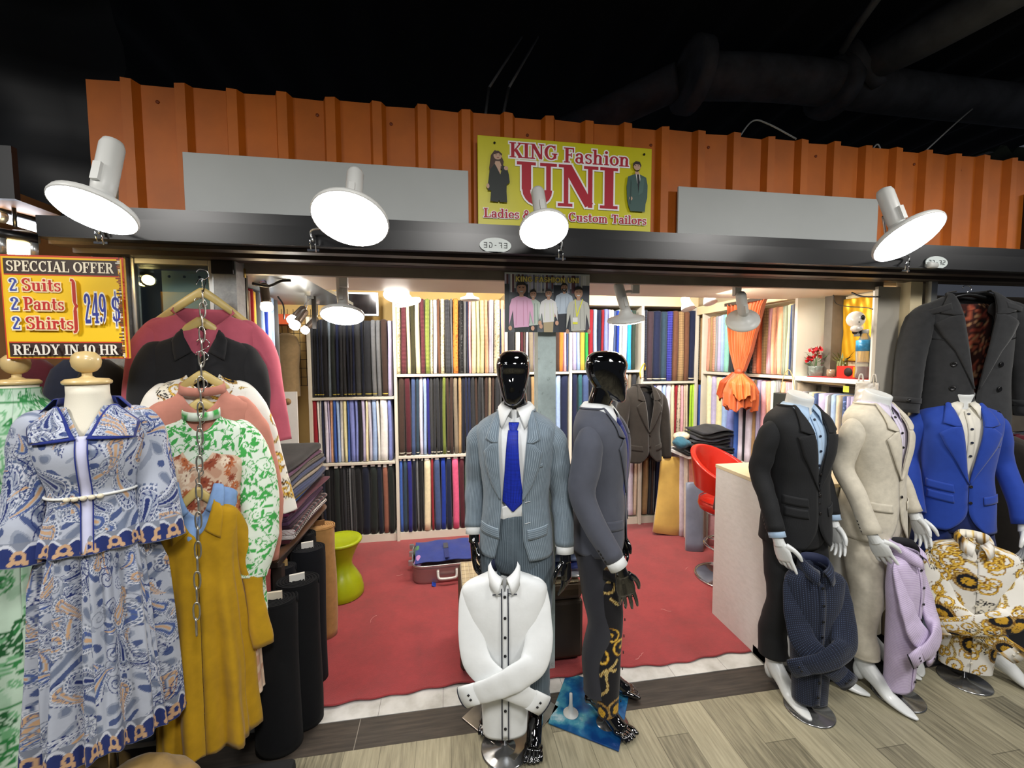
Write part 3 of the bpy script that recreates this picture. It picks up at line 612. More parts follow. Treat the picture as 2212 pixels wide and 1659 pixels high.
# ================================================================ lamps
mlampw = M('lamp_white', '#cfd0cc', 0.4)
def emis(name, color, s): return M(name, '#ffffff', 0.5, emit=color, estr=s)
cool = emis('led_cool', '#f3f8ff', 20.0); warm = emis('led_warm', '#ffe2b0', 34.0); cool2 = emis('led_inner', '#fff6ea', 40.0); ring = emis('led_edge', '#fff3dc', 40.0)
def disc_lamp(label, c, aim, D, handle, mat, mount=None, clip=None, group=None, hl=0.16, kind='disc_lamp'):
    """flat round LED lamp: dish with a luminous face, cone neck, tubular handle, adapter; c is the centre of the luminous face, aim its direction"""
    t_ = thing(kind, label, 'lamp', c, group=group); ax = Vector(aim).normalized(); b = -ax; r = D/2
    MB().lathe([(r*.985,0.0),(r,0.006),(r*.97,0.016),(r*.7,0.024),(r*.40,0.034),(r*.30,0.055),(r*.24,0.07),(0.001,0.072)], (0,0,0), 36, axis=b).build('lamp_head', mlampw, t_)
    MB().lathe([(0.0005,-0.010),(r*.6,-0.009),(r*.9,-0.005),(r*.965,0.0),(r*.965,0.004)], (0,0,0), 36, axis=b).build('diffuser', mat, t_)
    hd = Vector(handle).normalized(); s = b*0.06
    MB().tube([s-hd*0.02, s+hd*0.03, s+hd*(hl-0.02), s+hd*(hl-0.006), s+hd*hl], [0.024,0.027,0.027,0.022,0.010], 18).build('lamp_housing', mlampw, t_)
    MB().box(-0.009,0.009,-0.035,-0.024,0.02,0.07, 0, Matrix.Translation(s)@Vector((0,0,1)).rotation_difference(hd).to_matrix().to_4x4()).build('switch', mlampw, t_)
    if mount is not None:                                     # adapter and stem up to a track
        q = Vector(mount)-Vector(c); e = s+hd*hl*0.55
        MB().tube(spline([e+Vector((0,0.03,0)), (e+q)/2+Vector((0,0.02,-0.01)), q-Vector((0,0,0.045))],10), 0.008, 10).build('stem', mlampw, t_)
        bevel(MB().box(q.x-0.02,q.x+0.02,q.y-0.014,q.y+0.014,q.z-0.055,q.z).build('track_adapter', mlampw, t_), 0.003)
    if clip is not None:                                      # bent arm down to a sprung clip on the beam lip
        q = Vector(clip)-Vector(c); e = s+hd*hl*0.35
        MB().tube(spline([e+Vector((0.0,0.035,0.0)), (e+q)/2+Vector((0,0.04,0.0)), (q.x,q.y-0.02,q.z+0.05), (q.x,q.y-0.012,q.z+0.01)],20), 0.0045, 10).build('arm', malu, t_)
        m_ = MB(); m_.box(q.x-0.022,q.x+0.022,q.y-0.012,q.y-0.004,q.z-0.026,q.z-0.018).tube([(q.x-0.008,q.y-0.014,q.z-0.02),(q.x-0.01,q.y-0.02,q.z+0.02),(q.x+0.008,q.y-0.02,q.z+0.026),(q.x+0.01,q.y-0.012,q.z-0.03)],0.0028,8)
        m_.build('clip', mchrome, t_)
    return t_
disc_lamp('tilted round LED lamp lighting the far left above the offer board', atY(203,458,1.25), (-0.10,-0.38,-0.92), 0.180, (0.05,0.25,1), cool, clip=(atY(222,512,1.75).x,1.75,2.14))
disc_lamp('large round LED lamp in front of the long blank grey panel', atY(757,477,1.40), (-0.06,-0.45,-0.89), 0.235, (-0.02,0.5,1), cool, clip=(-0.50,1.75,2.14))
disc_lamp('small round LED lamp in front of the yellow sign', atY(1175,499,1.58), (0.017,-0.5,-0.86), 0.192, (-0.02,0.5,1), cool, clip=(0.485,1.75,2.14))
disc_lamp('round LED lamp tilted to the right beside number plate 3D-72', atY(1963,515,1.30), (0.085,-0.566,-0.80), 0.225, (-0.22,0.22,1), cool, clip=(atY(1952,568,1.75).x,1.75,2.14))
# white track rails and lamps inside
def rail(l, x0, x1, y, z):
    o = box('light_track', x0,x1,y-0.017,y+0.017,z-0.02,z, mlampw, None, 0.003); tag(o, l, 'light track')
rail('white lighting track along the left half of the stall front', -0.95,0.455,2.15,2.117); rail('white lighting track along the right half of the stall front', 0.62,2.42,2.15,2.117)
c = atY(740,683,2.15); disc_lamp('large round LED spotlight hanging from the left track', c, (0.02,-0.34,-0.93), 0.205, (-0.05,0.10,1), cool2, mount=(atY(742,600,2.15).x,2.15,2.098))
c = atY(1352,693,2.15); disc_lamp('round track spotlight seen edge-on left of the orange curtain', c, (0.16,0.22,-0.95), 0.198, (-0.38,-0.10,1), ring, mount=(atY(1372,640,2.15).x,2.15,2.098), hl=0.15)
c = atY(1604,694,2.15); disc_lamp('round track spotlight showing its back, in front of the orange curtain', c, (0.42,0.62,-0.66), 0.176, (-0.50,-0.45,0.74), ring, mount=(atY(1592,622,2.15).x,2.15,2.098), hl=0.14)
c = atY(856,638,2.80); disc_lamp('round LED lamp half hidden behind the ceiling panel', c, (0.02,-0.45,-0.9), 0.165, (0,0.3,1), cool2, mount=(c.x,3.0,2.55), hl=0.10)
c = atY(882,655,3.25); disc_lamp('flat warm LED lamp at the yellow back wall', c, (0.25,-0.05,-0.95), 0.20, (-0.1,0.1,1), warm, mount=(c.x,3.4,2.55), hl=0.10)
c = atY(1015,648,3.35); disc_lamp('small switched-off disc lamp above the patterned bolts', c, (0,0.05,-1), 0.155, (0.0,0,1), mlampw, mount=(c.x,3.4,2.55), hl=0.08)
# reflector bulbs on chrome clip holders, left
def bulb_lamp(label, c, d, l=0.13, r=0.028, mat=warm, mount=None):
    t_ = thing('bulb_spotlight', label, 'lamp', c, group=None); ax = Vector(d).normalized(); b=-ax
    MB().lathe([(0.0005,-0.012),(r*.7,-0.009),(r*1.05,0.0),(r*1.1,0.014),(r*.95,0.034)], (0,0,0), 22, axis=b).build('bulb', mat, t_)
    MB().lathe([(r*.96,0.03),(r*.85,0.05),(r*.8,l),(r*.6,l+0.012),(0.001,l+0.014)], (0,0,0), 22, axis=b).build('socket', M('socket_brown','#6d625a',0.3,metal=0.6), t_)
    q = Vector(mount)-Vector(c); MB().tube(spline([b*l*0.8, b*l+Vector((0.01,0,0.02)), q],10), 0.004, 8).build('bracket', mchrome, t_)
    MB().box(q.x-0.018,q.x+0.018,q.y-0.01,q.y+0.01,q.z-0.02,q.z).build('clamp', mchrome, t_)
    return t_
c = atY(577,668,2.45); bulb_lamp('warm reflector bulb hanging beside the magenta and black bolts', c, (0.12,-0.1,-1), mount=(c.x-0.06,2.5,2.118))
c = atY(628,694,2.9); bulb_lamp('left bright bulb of the chrome cluster above the cabinet panel', c, (-0.35,-0.5,-0.6), mat=cool2, mount=(c.x+0.10,3.0,2.118))
c = atY(634,706,2.75); bulb_lamp('lower bright bulb of the chrome cluster above the cabinet panel', c, (-0.35,-0.55,-0.75), mat=cool2, mount=(c.x+0.06,2.85,2.118))
c = atY(656,716,3.2); bulb_lamp('small bright bulb nearest the charcoal bolts', c, (-0.5,-0.4,-0.7), r=0.026, mat=cool2, mount=(c.x+0.07,3.3,2.118))
tag(MB().tube(spline([atY(545,612,2.3),atY(580,618,2.35),atY(605,608,2.4),atY(628,606,2.4)],24),0.007,8).tube(spline([atY(600,640,2.9),atY(612,660,2.9),atY(614,690,2.9)],14),0.005,8).build('flex_cable', mblack), 'black lamp cord looped under the left ceiling', 'cord')
# small white swivel spots, right
def swivel(label, px, py, Y, lit):
    c = atY(px,py,Y); t_ = thing('swivel_spot', label, 'lamp', c); ax=(0.1,-0.4,-1)
    MB().lathe([(0.052,0.0),(0.054,0.008),(0.044,0.04),(0.036,0.055),(0.034,0.10),(0.02,0.115),(0.001,0.118)], (0,0,0), 24, axis=-Vector(ax)).build('lamp_head', mlampw, t_)
    MB().lathe([(0.0005,0.004),(0.048,0.004)], (0,0,0), 24, axis=-Vector(ax)).build('reflector', cool2 if lit else malu, t_)
    MB().tube([(0.0,0.045,0.10),(0,0.06,0.16),(0,0.06,2.55-c.z)],0.008,8).build('stem', mlampw, t_)
swivel('white swivel spot in front of the plaid bolts', 1487,668,3.1, False); swivel('lit white swivel spot next to the orange curtain top', 1535,655,3.1, True)

# ================================================================ shelving and cloth bolts
msh = M('shelf_white', '#d3cec0', 0.5, var=0.04, vscale=6)
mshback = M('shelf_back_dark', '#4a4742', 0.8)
def shelf_unit(label, x0, x1, boards, top, y0=3.87, y1=4.21, plinth=0.085, ends=(1,0), th=0.022):
    t_ = thing('shelf_unit', label, 'shelving', ((x0+x1)/2, y0, 0), group='white cloth shelving units'); h=(x1-x0)/2
    for s,e in ((-1,ends[0]),(1,ends[1])):
        if e: box('upright', s*h-th*0.6, s*h+th*0.6, -0.012, y1-y0, 0.0, top, msh, t_, 0.002)
    for z in boards: box('shelf_board', -h+th*.6, h-th*.6, -0.008, y1-y0, z-0.024, z, msh, t_, 0.003)
    box('plinth', -h+th*.6, h-th*.6, 0.012, y1-y0-0.01, 0.012, plinth, msh, t_)
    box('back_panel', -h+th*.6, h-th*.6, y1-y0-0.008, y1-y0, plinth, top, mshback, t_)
    return t_
def shelf_side(label, y0, y1, boards, top, x0=2.5, x1=2.73, plinth=0.085):     # on the right-hand wall, facing -X
    t_ = thing('shelf_unit', label, 'shelving', (x0, (y0+y1)/2, 0), group='white cloth shelving units'); h=(y1-y0)/2
    for s in (-1,1): box('upright', -0.012, x1-x0, s*h-0.012, s*h+0.012, 0, top, msh, t_, 0.002)
    for z in boards: box('shelf_board', -0.010, x1-x0, -h+.012, h-.012, z-0.024, z, msh, t_, 0.003)
    box('plinth', 0.01, x1-x0, -h+.012, h-.012, 0.01, plinth, msh, t_)
    return t_
PAL = {'bk':('#17181b','black'),'bg':('#1c2321','green-black'),'ch':('#2c2e33','charcoal'),'dg':('#3d3f42','dark grey'),'gr':('#6f7174','grey'),'gb':('#67727c','blue-grey'),'lg':('#a9abac','light grey'),
'nv':('#1b2340','navy'),'dn':('#141a2b','dark navy'),'in':('#26287a','indigo'),'ro':('#1d3a9c','royal blue'),'bl':('#3b5fae','blue'),'sb':('#44567f','slate blue'),'sl':('#2f4456','slate'),'lb':('#9db6dd','light blue'),'pw':('#7f8acb','periwinkle'),
'li':('#b5aed0','lilac'),'ll':('#d3cfe0','pale lilac'),'wh':('#e6e4e0','white'),'cr':('#e8dcb6','cream'),'pe':('#eeb894','peach'),'pk':('#e0a9b4','pink'),'hp':('#dd5f86','rose pink'),'sa':('#dd9a82','salmon'),'co':('#e0704a','coral'),
'or':('#e58b3c','orange'),'ye':('#e4b84a','yellow'),'rd':('#8c1f2b','red'),'mr':('#4f2029','maroon'),'br':('#40302a','brown'),'bw':('#6d4a38','rust brown'),'rb':('#8b5a49','rosy brown'),'tn':('#a88a62','tan'),'tp':('#857a68','taupe'),'ol':('#3f3d28','dark olive'),
'og':('#6d7a35','olive green'),'dk':('#2c3b33','dark green'),'gn':('#2f9a4a','bright green'),'lm':('#a6cf3c','lime'),'mt':('#8fcfbe','mint'),'sg':('#6f8f82','sage green'),'cy':('#2f9ccb','cyan'),'te':('#2c5a62','teal'),'pg':('#c9d8cc','pale green'),'mg':('#b02a63','magenta'),'py':('#e0d9a8','pale yellow'),'be':('#cdbda6','beige'),'pu':('#3d3038','purple-brown'),'gn2':('#9fa793','sage grey')}
PAT = {'':'', 's':'striped', 'c':'checked', 'd':'dotted', 'p':'printed'}
def bolt_mat(code, pat):
    hx,nm = PAL[code]; key = 'cloth_'+code+'_'+pat
    if key in _mats: return _mats[key]
    c = np.array(lin(hx)[:3]); lum = c.mean()
    c2 = tuple(np.clip(c*2.6+0.04,0,1)) if lum<0.25 else tuple(c*0.45)
    if pat == 's': return Mcloth(key, hx, stripe=(0.012,0.005,c2,0.8))
    if pat == 'c': return Mcloth(key, hx, check=[(0,0.02,0.004,c2),(1,0.024,0.004,c2)])
    if pat == 'd': return Mcloth(key, hx, dots=(0.012,0.0035,c2))
    if pat == 'p':
        m = bpy.data.materials.new(key); t = NT(m); t.b.inputs['Roughness'].default_value = 0.85; uv = t.coord('UV')
        v = t.voronoi(t.scale(uv,34,34,1), 1.0); n = t.noise(uv, 40, 4)
        t.color(t.ramp(t.math('ADD', t.math('MULTIPLY', v, 0.6), t.math('MULTIPLY', n, 0.5)), [(0.3,c2),(0.42,tuple(c)),(0.62,tuple(c)),(0.7,c2)], 'CONSTANT'))
        _mats[key] = m; return m
    return Mcloth(key, hx, wrinkle=0.3)
ORD = ['','first','second','third','fourth','fifth','sixth','seventh','eighth','ninth','tenth','eleventh','twelfth','thirteenth','fourteenth','fifteenth','sixteenth','seventeenth','eighteenth','nineteenth','twentieth','twenty-first','twenty-second','twenty-third','twenty-fourth','twenty-fifth','twenty-sixth','twenty-seventh','twenty-eighth']
mcore = M('cardboard_core','#c9b48c',0.8); mband = M('selvage_yellow','#b9a94c',0.8)
def bolt_mesh(wd, dp, h, seed):
    g = np.random.default_rng(seed); nz=9; nu=18; a = np.linspace(0,2*PI,nu,endpoint=False)
    P = np.zeros((nz+2,nu,3)); q = 2/3.8; ph = g.uniform(0,6,4)
    for i,s in enumerate(np.linspace(0,1,nz)):
        r = 1+0.025*np.sin(2*a+ph[0]+s*3)+0.02*np.sin(5*a+ph[1]+s*7)*(0.4+s)
        P[i+1,:,0] = wd/2*np.sign(np.sin(a))*np.abs(np.sin(a))**q*r*0.98+0.003*math.sin(s*4+ph[2]); P[i+1,:,1] = dp/2-dp/2*np.sign(np.cos(a))*np.abs(np.cos(a))**q*r
        P[i+1,:,2] = h*s
    c = P[1].mean(0); P[0] = c+(P[1]-c)*0.8; P[0,:,2] -= 0.0
    P[1,:,2] += 0.006; P[nz,:,2] -= 0.006*g.uniform(0.3,2); c = P[nz].mean(0); P[nz+1] = c+(P[nz]-c)*np.array([0.72,0.8,1]); P[nz+1,:,2] = h
    return P
_bn = 0
def bolt(code, pat, x, y, z, wd, dp, h, rz, label, group, band=None, core=None, tilt=0.0):
    global _bn; _bn += 1
    P = bolt_mesh(wd, dp, h, _bn)
    o = grid('fabric_bolt', P, bolt_mat(code, pat), None, True, True, True)
    o.location = (x,y,z); o.rotation_euler = (0, tilt, rz); tag(o, label, 'fabric bolt', group)
    if band:
        i0 = 1; Q = np.array([P[1]*[1,1,0]+[0,0,zz] for zz in (0.020,0.028)]); c = Q.mean((0,1)); Q[:,:,:2] = c[:2]+(Q[:,:,:2]-c[:2])*1.03
        grid('selvage_band', Q, band, o, True)
    if core: MB().box(-wd*.28,wd*.28,-0.004,dp*.5,h-0.004,h+0.03).build('core_board', core, o)
    return o
def row(where, plane, zx0, sc_, off, spec, zb, zt, dp=0.16, bands='', cores='', jit=0.012, pyref=800):
    """bolts side by side; spec 'code[:pattern]@right edge', edges read from an enlargement (offset off, scale sc_)"""
    it = [s for s in spec.split()]; prev = zx0; n = 0; grp = 'cloth bolts, '+where
    for s in it:
        c,e = s.split('@'); e = float(e)
        if c == '_': prev = e; continue
        n += 1; code,pat = (c.split(':')+[''])[:2]
        a,b = off+prev/sc_, off+e/sc_
        if plane[0] == 'Y':
            p,q = atY(a,pyref,plane[1]), atY(b,pyref,plane[1]); wd = q.x-p.x; x,y,rz = (p.x+q.x)/2, plane[1]+0.004+random.uniform(0,.012), 0.0
        else:
            p,q = atX(a,pyref,plane[1]), atX(b,pyref,plane[1]); wd = abs(q.y-p.y); y = (p.y+q.y)/2
            x,rz = (plane[1]+0.004+random.uniform(0,.008), -PI/2) if plane[1]>0 else (plane[1]-0.004-random.uniform(0,.008), PI/2)
        nm = PAL[code][1]; 
        lb = f"{(PAT[pat]+' ') if pat else ''}{nm} cloth bolt, {ORD[n]} from left, {where}"
        bolt(code,pat,x,y,zb+0.001,max(0.016,wd*0.955),dp,(zt-zb)*(1-jit*random.random()*2),rz,lb,grp,
             band=(mband if 'y' in bands else M('selvage_white','#c9c4b4',0.8)) if bands and code in ('bk','bg','ch','dg','nv','dn','br','mr','sl','gr','pu') and random.random()<0.75 else None,
             core=M('core_white','#d8d5cc',0.7) if cores and random.random()<0.6 else None)
        prev = e
BY = 3.87
xA0,xA1,xB1,xC1,xD1,xE1 = atY(672,900,BY).x, atY(855,900,BY).x, atY(1092,700,BY).x, atY(1232,700,BY).x, atY(1387,700,BY).x, 2.50
shelf_unit('white shelf bay nearest the cabinet panel holding dark, pastel and black bolts', xA0, xA1, (1.355,0.765), 2.06)
shelf_unit('second white shelf bay from the left, topped by patterned bolts', xA1+0.004, xB1, (1.555,0.805), 2.27)
shelf_unit('white shelf bay behind the centre pillar', xB1+0.004, xC1, (1.565,0.72), 2.20)
shelf_unit('white shelf bay behind the charcoal suited mannequin', xC1+0.004, xD1, (1.575,0.72), 2.20)
shelf_unit('white shelf bay topped by plaid and navy bolts in the right corner', xD1+0.004, xE1, (1.46,0.72), 2.20, ends=(1,1))
box('trim_9', xB1, xE1, BY-0.01, 4.21, 2.20, 2.30, mcream)['kind'] = 'structure'
s1,o1 = 5.53,600
row('top row by the cabinet panel', ('Y',BY), 385, s1,o1, "ch@420 bk@452 dn@488 bk@510 dn@530 bk@588 gb@630 bg@680 nv@728 ch@770 ch@812 dn@852 ch@880 nv@913 dg@988 dn@1022 ch@1112 gr@1172 gr@1228 br@1308 li@1360", 1.356, 2.05, bands='y', pyref=780)
row('pastel row by the cabinet panel', ('Y',BY), 415, s1,o1, "rd@470 wh@498 wh@526 nv@550 ll@600 li@618 pe@658 bl@700 lb@736 wh@783 py@826 bl@852 pw@921 pw@958 bk@1000 li@1044 cr@1077 ll:s@1119 lb@1182 wh@1214 wh@1312 pw@1362", 0.766, 1.335, pyref=930)
row('black row by the cabinet panel', ('Y',BY), 450, s1,o1, "bk@495 ch@530 dn@572 bk@626 bk@670 bg@743 bk@775 ch@817 bk:c@856 gr@880 bk:s@928 bk@998 dn@1097 bg@1188 dn@1252 rb@1322 bg@1388", 0.086, 0.725, cores='w', pyref=1080)
row('top row of the second bay', ('Y',BY), 1395, s1,o1, "cr:p@1461 mr:d@1534 cr@1578 ol@1635 cr@1695 mr:d@1756 og:d@1816 cr:p@1852 ll@1905 bw@1940 cr:p@1992 ch:d@2066 gr@2090 or:p@2160 bk:p@2220 gr@2255 nv@2280 pk@2312 cr:d@2372 py@2415 py:d@2470 pe:d@2520 ll:s@2585 cr:p@2660 pe@2720", 1.557, 2.245, pyref=720)
row('middle row of the second bay', ('Y',BY), 1437, s1,o1, "br@1516 mr@1590 sb@1646 sl@1690 ll@1736 lb@1780 in@1820 dg@1857 ch@1891 ch@1936 bk@1966 og@2012 br@2054 br@2101 tp@2156 tn@2200 dn@2240 nv@2275 nv@2315 ch@2360 br@2395 ch@2435 dg@2470 br@2515 tp@2555 br@2600 ch@2650 dg@2690", 0.806, 1.535, bands='w', pyref=900)
row('bottom row of the second bay', ('Y',BY), 1450, s1,o1, "bl@1496 sl@1547 in@1607 dn@1657 gr@1686 bk@1720 bk@1741 cr@1832 rd@1866 sb@1946 ro@2012 nv@2083 hp@2171 mr@2240 sg@2300 be@2360 gr@2420 lb@2490", 0.086, 0.775, cores='w', pyref=1060)
s2,o2 = 2.764,1050
row('top row behind the pillar', ('Y',BY), 78, s2,o2, "nv:d@101 li@127 ch@177 wh@206 mr@226 br:d@241 ll@257 tp@287 li@303 gr@345 bl@385 be@420 br@441 or:s@469 pk@484 sb@499", 1.566, 2.17, pyref=720)
row('lower row behind the pillar', ('Y',BY), 250, s2,o2, "dg@265 ch@268 tn@292 gr@345 li@385 wh@421 lb@451 nv@497", 0.722, 1.535, pyref=880)
row('top row behind the charcoal suit', ('Y',BY), 516, s2,o2, "li@546 lb@568 ye:s@597 gn@618 rd@646 lb@670 nv@692 rd@710 pw@736 ll@748 wh:s@765 sb@783 ro@800 pg@820 ll@847 cy@876 dk@902", 1.576, 2.17, pyref=740)
row('lower row behind the charcoal suit', ('Y',BY), 516, s2,o2, "nv@552 te@579 sb@622 dn@660 ch@700 gr@740 ch@780 gr@830 lg@850 tp@875 ch@900", 0.722, 1.545, pyref=880)
s3,o3 = 5.82,1180
row('plaid row in the right corner', ('Y',BY), 1212, s3,o3, "gr:s@1252 dn:c@1286 pu@1366 nv@1462 sl@1536 in:c@1612 bw@1682 tn:c@1747 bw@1817 nv@1900 gr:c@1952 tn@1970", 1.461, 2.17, bands='w', pyref=740)
row('pale row in the right corner', ('Y',BY), 1225, s3,o3, "br@1265 br@1312 pw@1347 pw@1387 ll@1466 lb@1512 ll@1577 cr:s@1622 rd@1652 be:p@1697 pk@1732 be@1760 be@1787 bk@1806 lm@1838 lm@1867 lb@1887 pk@1917 bl@1965", 0.722, 1.43, pyref=920)
row('bottom row under the hanging jacket', ('Y',BY), 780, s2,o2, "te@852 ll@886 be@908 _@918 ol@940 tn@978 ch@990 br@1003 gr@1015 nv@1075", 0.10, 0.69, pyref=1060)
# right-hand wall
s4,o4 = 5.267,1480
shelf_side('white wall shelving with pastel bolts behind the orange curtain', 2.66, 3.76, (1.56,0.80), 2.12)
box('trim_10', 2.485,2.56,2.66,3.86,2.12,2.2,mcream)['kind'] = 'structure'
row('upper row by the orange curtain', ('X',2.5), 228, s4,o4, "sa:s@262 tn:s@291 sa:c@321 gr:s@352 li@386 lb@417 mt@476 dg@503 ch@560 sa@610 br@650 wh@680 bk:c@716 dg:p@752 sa:c@801 co@836 tn:c@913 pk:s@966 pe@996 sa:s@1027 pe@1081 gn2:s@1132 py@1166 sb@1191 gr@1216 pk@1266", 1.562, 2.09, dp=0.18, pyref=740)
row('lower row by the orange curtain', ('X',2.5), 222, s4,o4, "cr@268 li@318 py@387 lb@442 pw@522 bl@582 ll@642 ch@662 ll@742 tn@782 li:s@827 pk@882 pe:s@942 pg@988 gr:s@1052 pe@1102 pk:s@1175 be@1262", 0.802, 1.525, dp=0.18, pyref=900)
row('row below the altar shelf', ('X',2.5), 1285, s4,o4, "ll@1331 gr@1371 cr@1428 sb@1472 li@1562 wh@1591 gr@1641 lb@1696 be@1752 sb:p@1807 li@1851 li@1912 gr:s@1972 pg@2040 ll@2100", 0.86, 1.455, dp=0.18, pyref=880)
# left-hand wall: hanging long bolts above the cabinet
s5,o5 = 3.77,480
MBl = shelf_l = thing('wall_rail_shelf', 'narrow ledge on the left wall carrying the magenta and black bolts', 'shelf', (-1.10,2.65,0))
box('shelf_board', -0.43,0.0,-0.33,0.42,1.44,1.46,msh,shelf_l,0.002)
row('left wall ledge by the padlock', ('X',-1.10), 50, s5,o5, "bk@106 cr@141 mg@201 ch@233 bw@262 rd@276 ye@296 ch@348 lb@380 ro@399 wh@432 lb@446 dg@490", 1.461, 2.108, dp=0.16, pyref=720)

# ================================================================ garment toolkit
def waves(P, freq, seed, n=5):
    g = np.random.default_rng(seed); out = np.zeros(P.shape[:-1])
    for k in range(n):
        d = g.normal(size=3)*np.asarray(freq,float); out += np.sin(P@d+g.uniform(0,6.3))*(0.6+0.4*g.random())
    return out/n
def gnorm(P, closeu):
    du = (np.roll(P,-1,1)-np.roll(P,1,1)) if closeu else np.gradient(P,axis=1)
    dv = np.gradient(P,axis=0); n = np.cross(du,dv); return n/(np.linalg.norm(n,axis=-1,keepdims=True)+1e-9)
def crumple(P, amp, freq=(30,30,14), seed=1, closeu=True, mask=None, n=5):
    w_ = waves(P,freq,seed,n)*amp
    if mask is not None: w_ = w_*mask
    return P+gnorm(P,closeu)*w_[...,None]
class Torso:
    """body of a garment; rows: z, half width, front depth, back depth, centre y"""
    def __init__(s, rows, p=2.4): s.rows=[tuple(r)+(0,)*(5-len(r)) for r in rows]; s.q=2/p; s.z0=min(r[0] for r in rows); s.z1=max(r[0] for r in rows)
    def par(s, z): z = np.clip(np.asarray(z,float),s.z0,s.z1); return interp_rows(s.rows, z.ravel()).reshape(z.shape+(4,))
    def S(s, th, z, off=0.0):
        th,z = np.broadcast_arrays(np.asarray(th,float),np.asarray(z,float)); p = s.par(z); e=0.004
        sl = np.clip((s.par(z-e)[...,0]-s.par(z+e)[...,0])/(2*e),0,4); k = 1/np.sqrt(1+sl**2); o = off*k
        sn,cs = np.sin(th),np.cos(th)
        x = (p[...,0]+o)*np.sign(sn)*np.abs(sn)**s.q; y = p[...,3]-(np.where(cs>0,p[...,1],p[...,2])+o)*np.sign(cs)*np.abs(cs)**s.q
        return np.stack([x,y,z+off*sl*k],-1)
    def th(s, x, z): a = s.par(z)[...,0]; return np.sign(x)*np.arcsin(np.clip(np.abs(x)/a,0,1)**(1/s.q))
    def F(s, x, z, off=0.0):                                # point on the front at sideways distance x
        x,z = np.broadcast_arrays(np.asarray(x,float),np.asarray(z,float)); return s.S(s.th(x,z),z,off)
    def shell(s, z0, z1, nz, nu, xl=None, xr=None, off=0.0):  # open down the front between xl(z)<0 and xr(z)>0
        zs = np.linspace(z0,z1,nz); z = zs[:,None]
        tr = s.th(np.maximum(np.array([xr(q) for q in zs]),1e-4),zs) if xr else np.zeros(nz); tl = s.th(np.minimum(np.array([xl(q) for q in zs]),-1e-4),zs) if xl else np.zeros(nz)
        u = np.linspace(0,1,nu)[None,:]; th = tr[:,None]+(2*PI+tl[:,None]-tr[:,None])*u
        return s.S(th, z, off)
def lay(name, T, I, O, mat, parent, off=0.004, nr=7, ns=24, th=0.004, bulge=0.0, off0=None, col=None):
    """flat tailoring piece lying on the front of T between two (x,z) outlines I and O"""
    I = lerp_pts(I,ns); O = lerp_pts(O,ns); r = np.linspace(0,1,nr)[None,:,None]
    X = I[:,None,:]*(1-r)+O[:,None,:]*r; o_ = off+bulge*np.sin(PI*np.linspace(0,1,nr))[None,:]
    if off0 is not None: o_ = o_+(off0-off)*(1-np.linspace(0,1,nr))[None,:]
    P = T.F(X[...,0],X[...,1],o_*np.ones((ns,1)))
    return grid(name, P, mat, parent, th=th, col=col(gridUV(P)) if col else None)
def lerp_pts(p, n):
    p = np.array(p,float); d = np.concatenate([[0],np.cumsum(np.linalg.norm(np.diff(p,axis=0),axis=1))]); t = np.linspace(0,d[-1],n)
    return np.stack([np.interp(t,d,p[:,k]) for k in range(p.shape[1])],1)
def flap(name, T, x0,x1,z0,z1,slant, mat, parent, off=0.006, th=0.004):
    return lay(name, T, [(x0,z0),(x1,z0+slant)], [(x0+0.004,z1),(x1-0.004,z1+slant)], mat, parent, off, 5, 14, th)
def button(T, x, z, mat, parent, r=0.008, off=0.006):
    p = T.F(np.array(x),np.array(z),off); n = T.F(np.array(x),np.array(z),off+0.01)-p
    return MB().lathe([(0.0005,0.0035),(r*.5,0.0025),(r*.75,0.0045),(r,0.003),(r,0.0)], p, 14, axis=n).build('button', mat, parent)
def sleeve(name, pts, r, mat, parent, n=22, k=34, flat=None, amp=0.004, seed=3, open_end=True, freq=(26,26,34), th=0.0025, col=None):
    p = spline(pts,k); rr = np.interp(np.linspace(0,1,k), np.linspace(0,1,len(r)), r)
    P = crumple(tubeP(p,rr,n,flat), amp, freq, seed, True)
    return grid(name, P, mat, parent, True, True, not open_end, th=th, col=None if col is None else col(gridUV(P))), p, rr
def tube_ring(name, p, d, r0, r1, h, mat, parent, n=22, flat=None, th=0.002):
    d = Vector(d).normalized(); q = [Vector(p), Vector(p)+d*h*0.5, Vector(p)+d*h]
    return grid(name, tubeP(q,[r0,(r0+r1)/2,r1],n,flat), mat, parent, True, th=th)
def collar(name, c, r, mat, parent, height=0.042, drop=0.05, spread=0.045, back=0.0, gap=0.012, th=0.003, front=0.078, stand=0.012, col=None):
    """turned-down shirt collar round a neck of radius r centred at c"""
    n=49; u = np.linspace(-1,1,n); ph = PI+u*(PI-gap/r)                # angle from the front, round the back
    x = np.sin(ph); y = -np.cos(ph); f = np.clip((np.abs(u)-0.55)/0.45,0,1)**1.5
    top = np.stack([c[0]+x*r*1.06, c[1]+y*r*1.12, c[2]+height*(1-0.45*f)+0*x],-1)
    bot = np.stack([c[0]+x*(r+stand+0.008)+np.sign(u)*-1*0+np.sign(x)*f*spread*0.75, c[1]+y*(r+stand+0.012)-f*(front-r)*0.9, c[2]-0.004-drop*f+back*(1-f)],-1)
    inn = np.stack([c[0]+x*r, c[1]+y*r*1.05, c[2]-0.01-0.02*f],-1)
    m = (top+bot)/2+np.stack([x*0.008,y*0.008,0*x+0.006],-1)
    return grid(name, np.array([inn,top,m,bot]), mat, parent, th=th, col=None if col is None else col(gridUV(np.array([inn,top,m,bot]))))

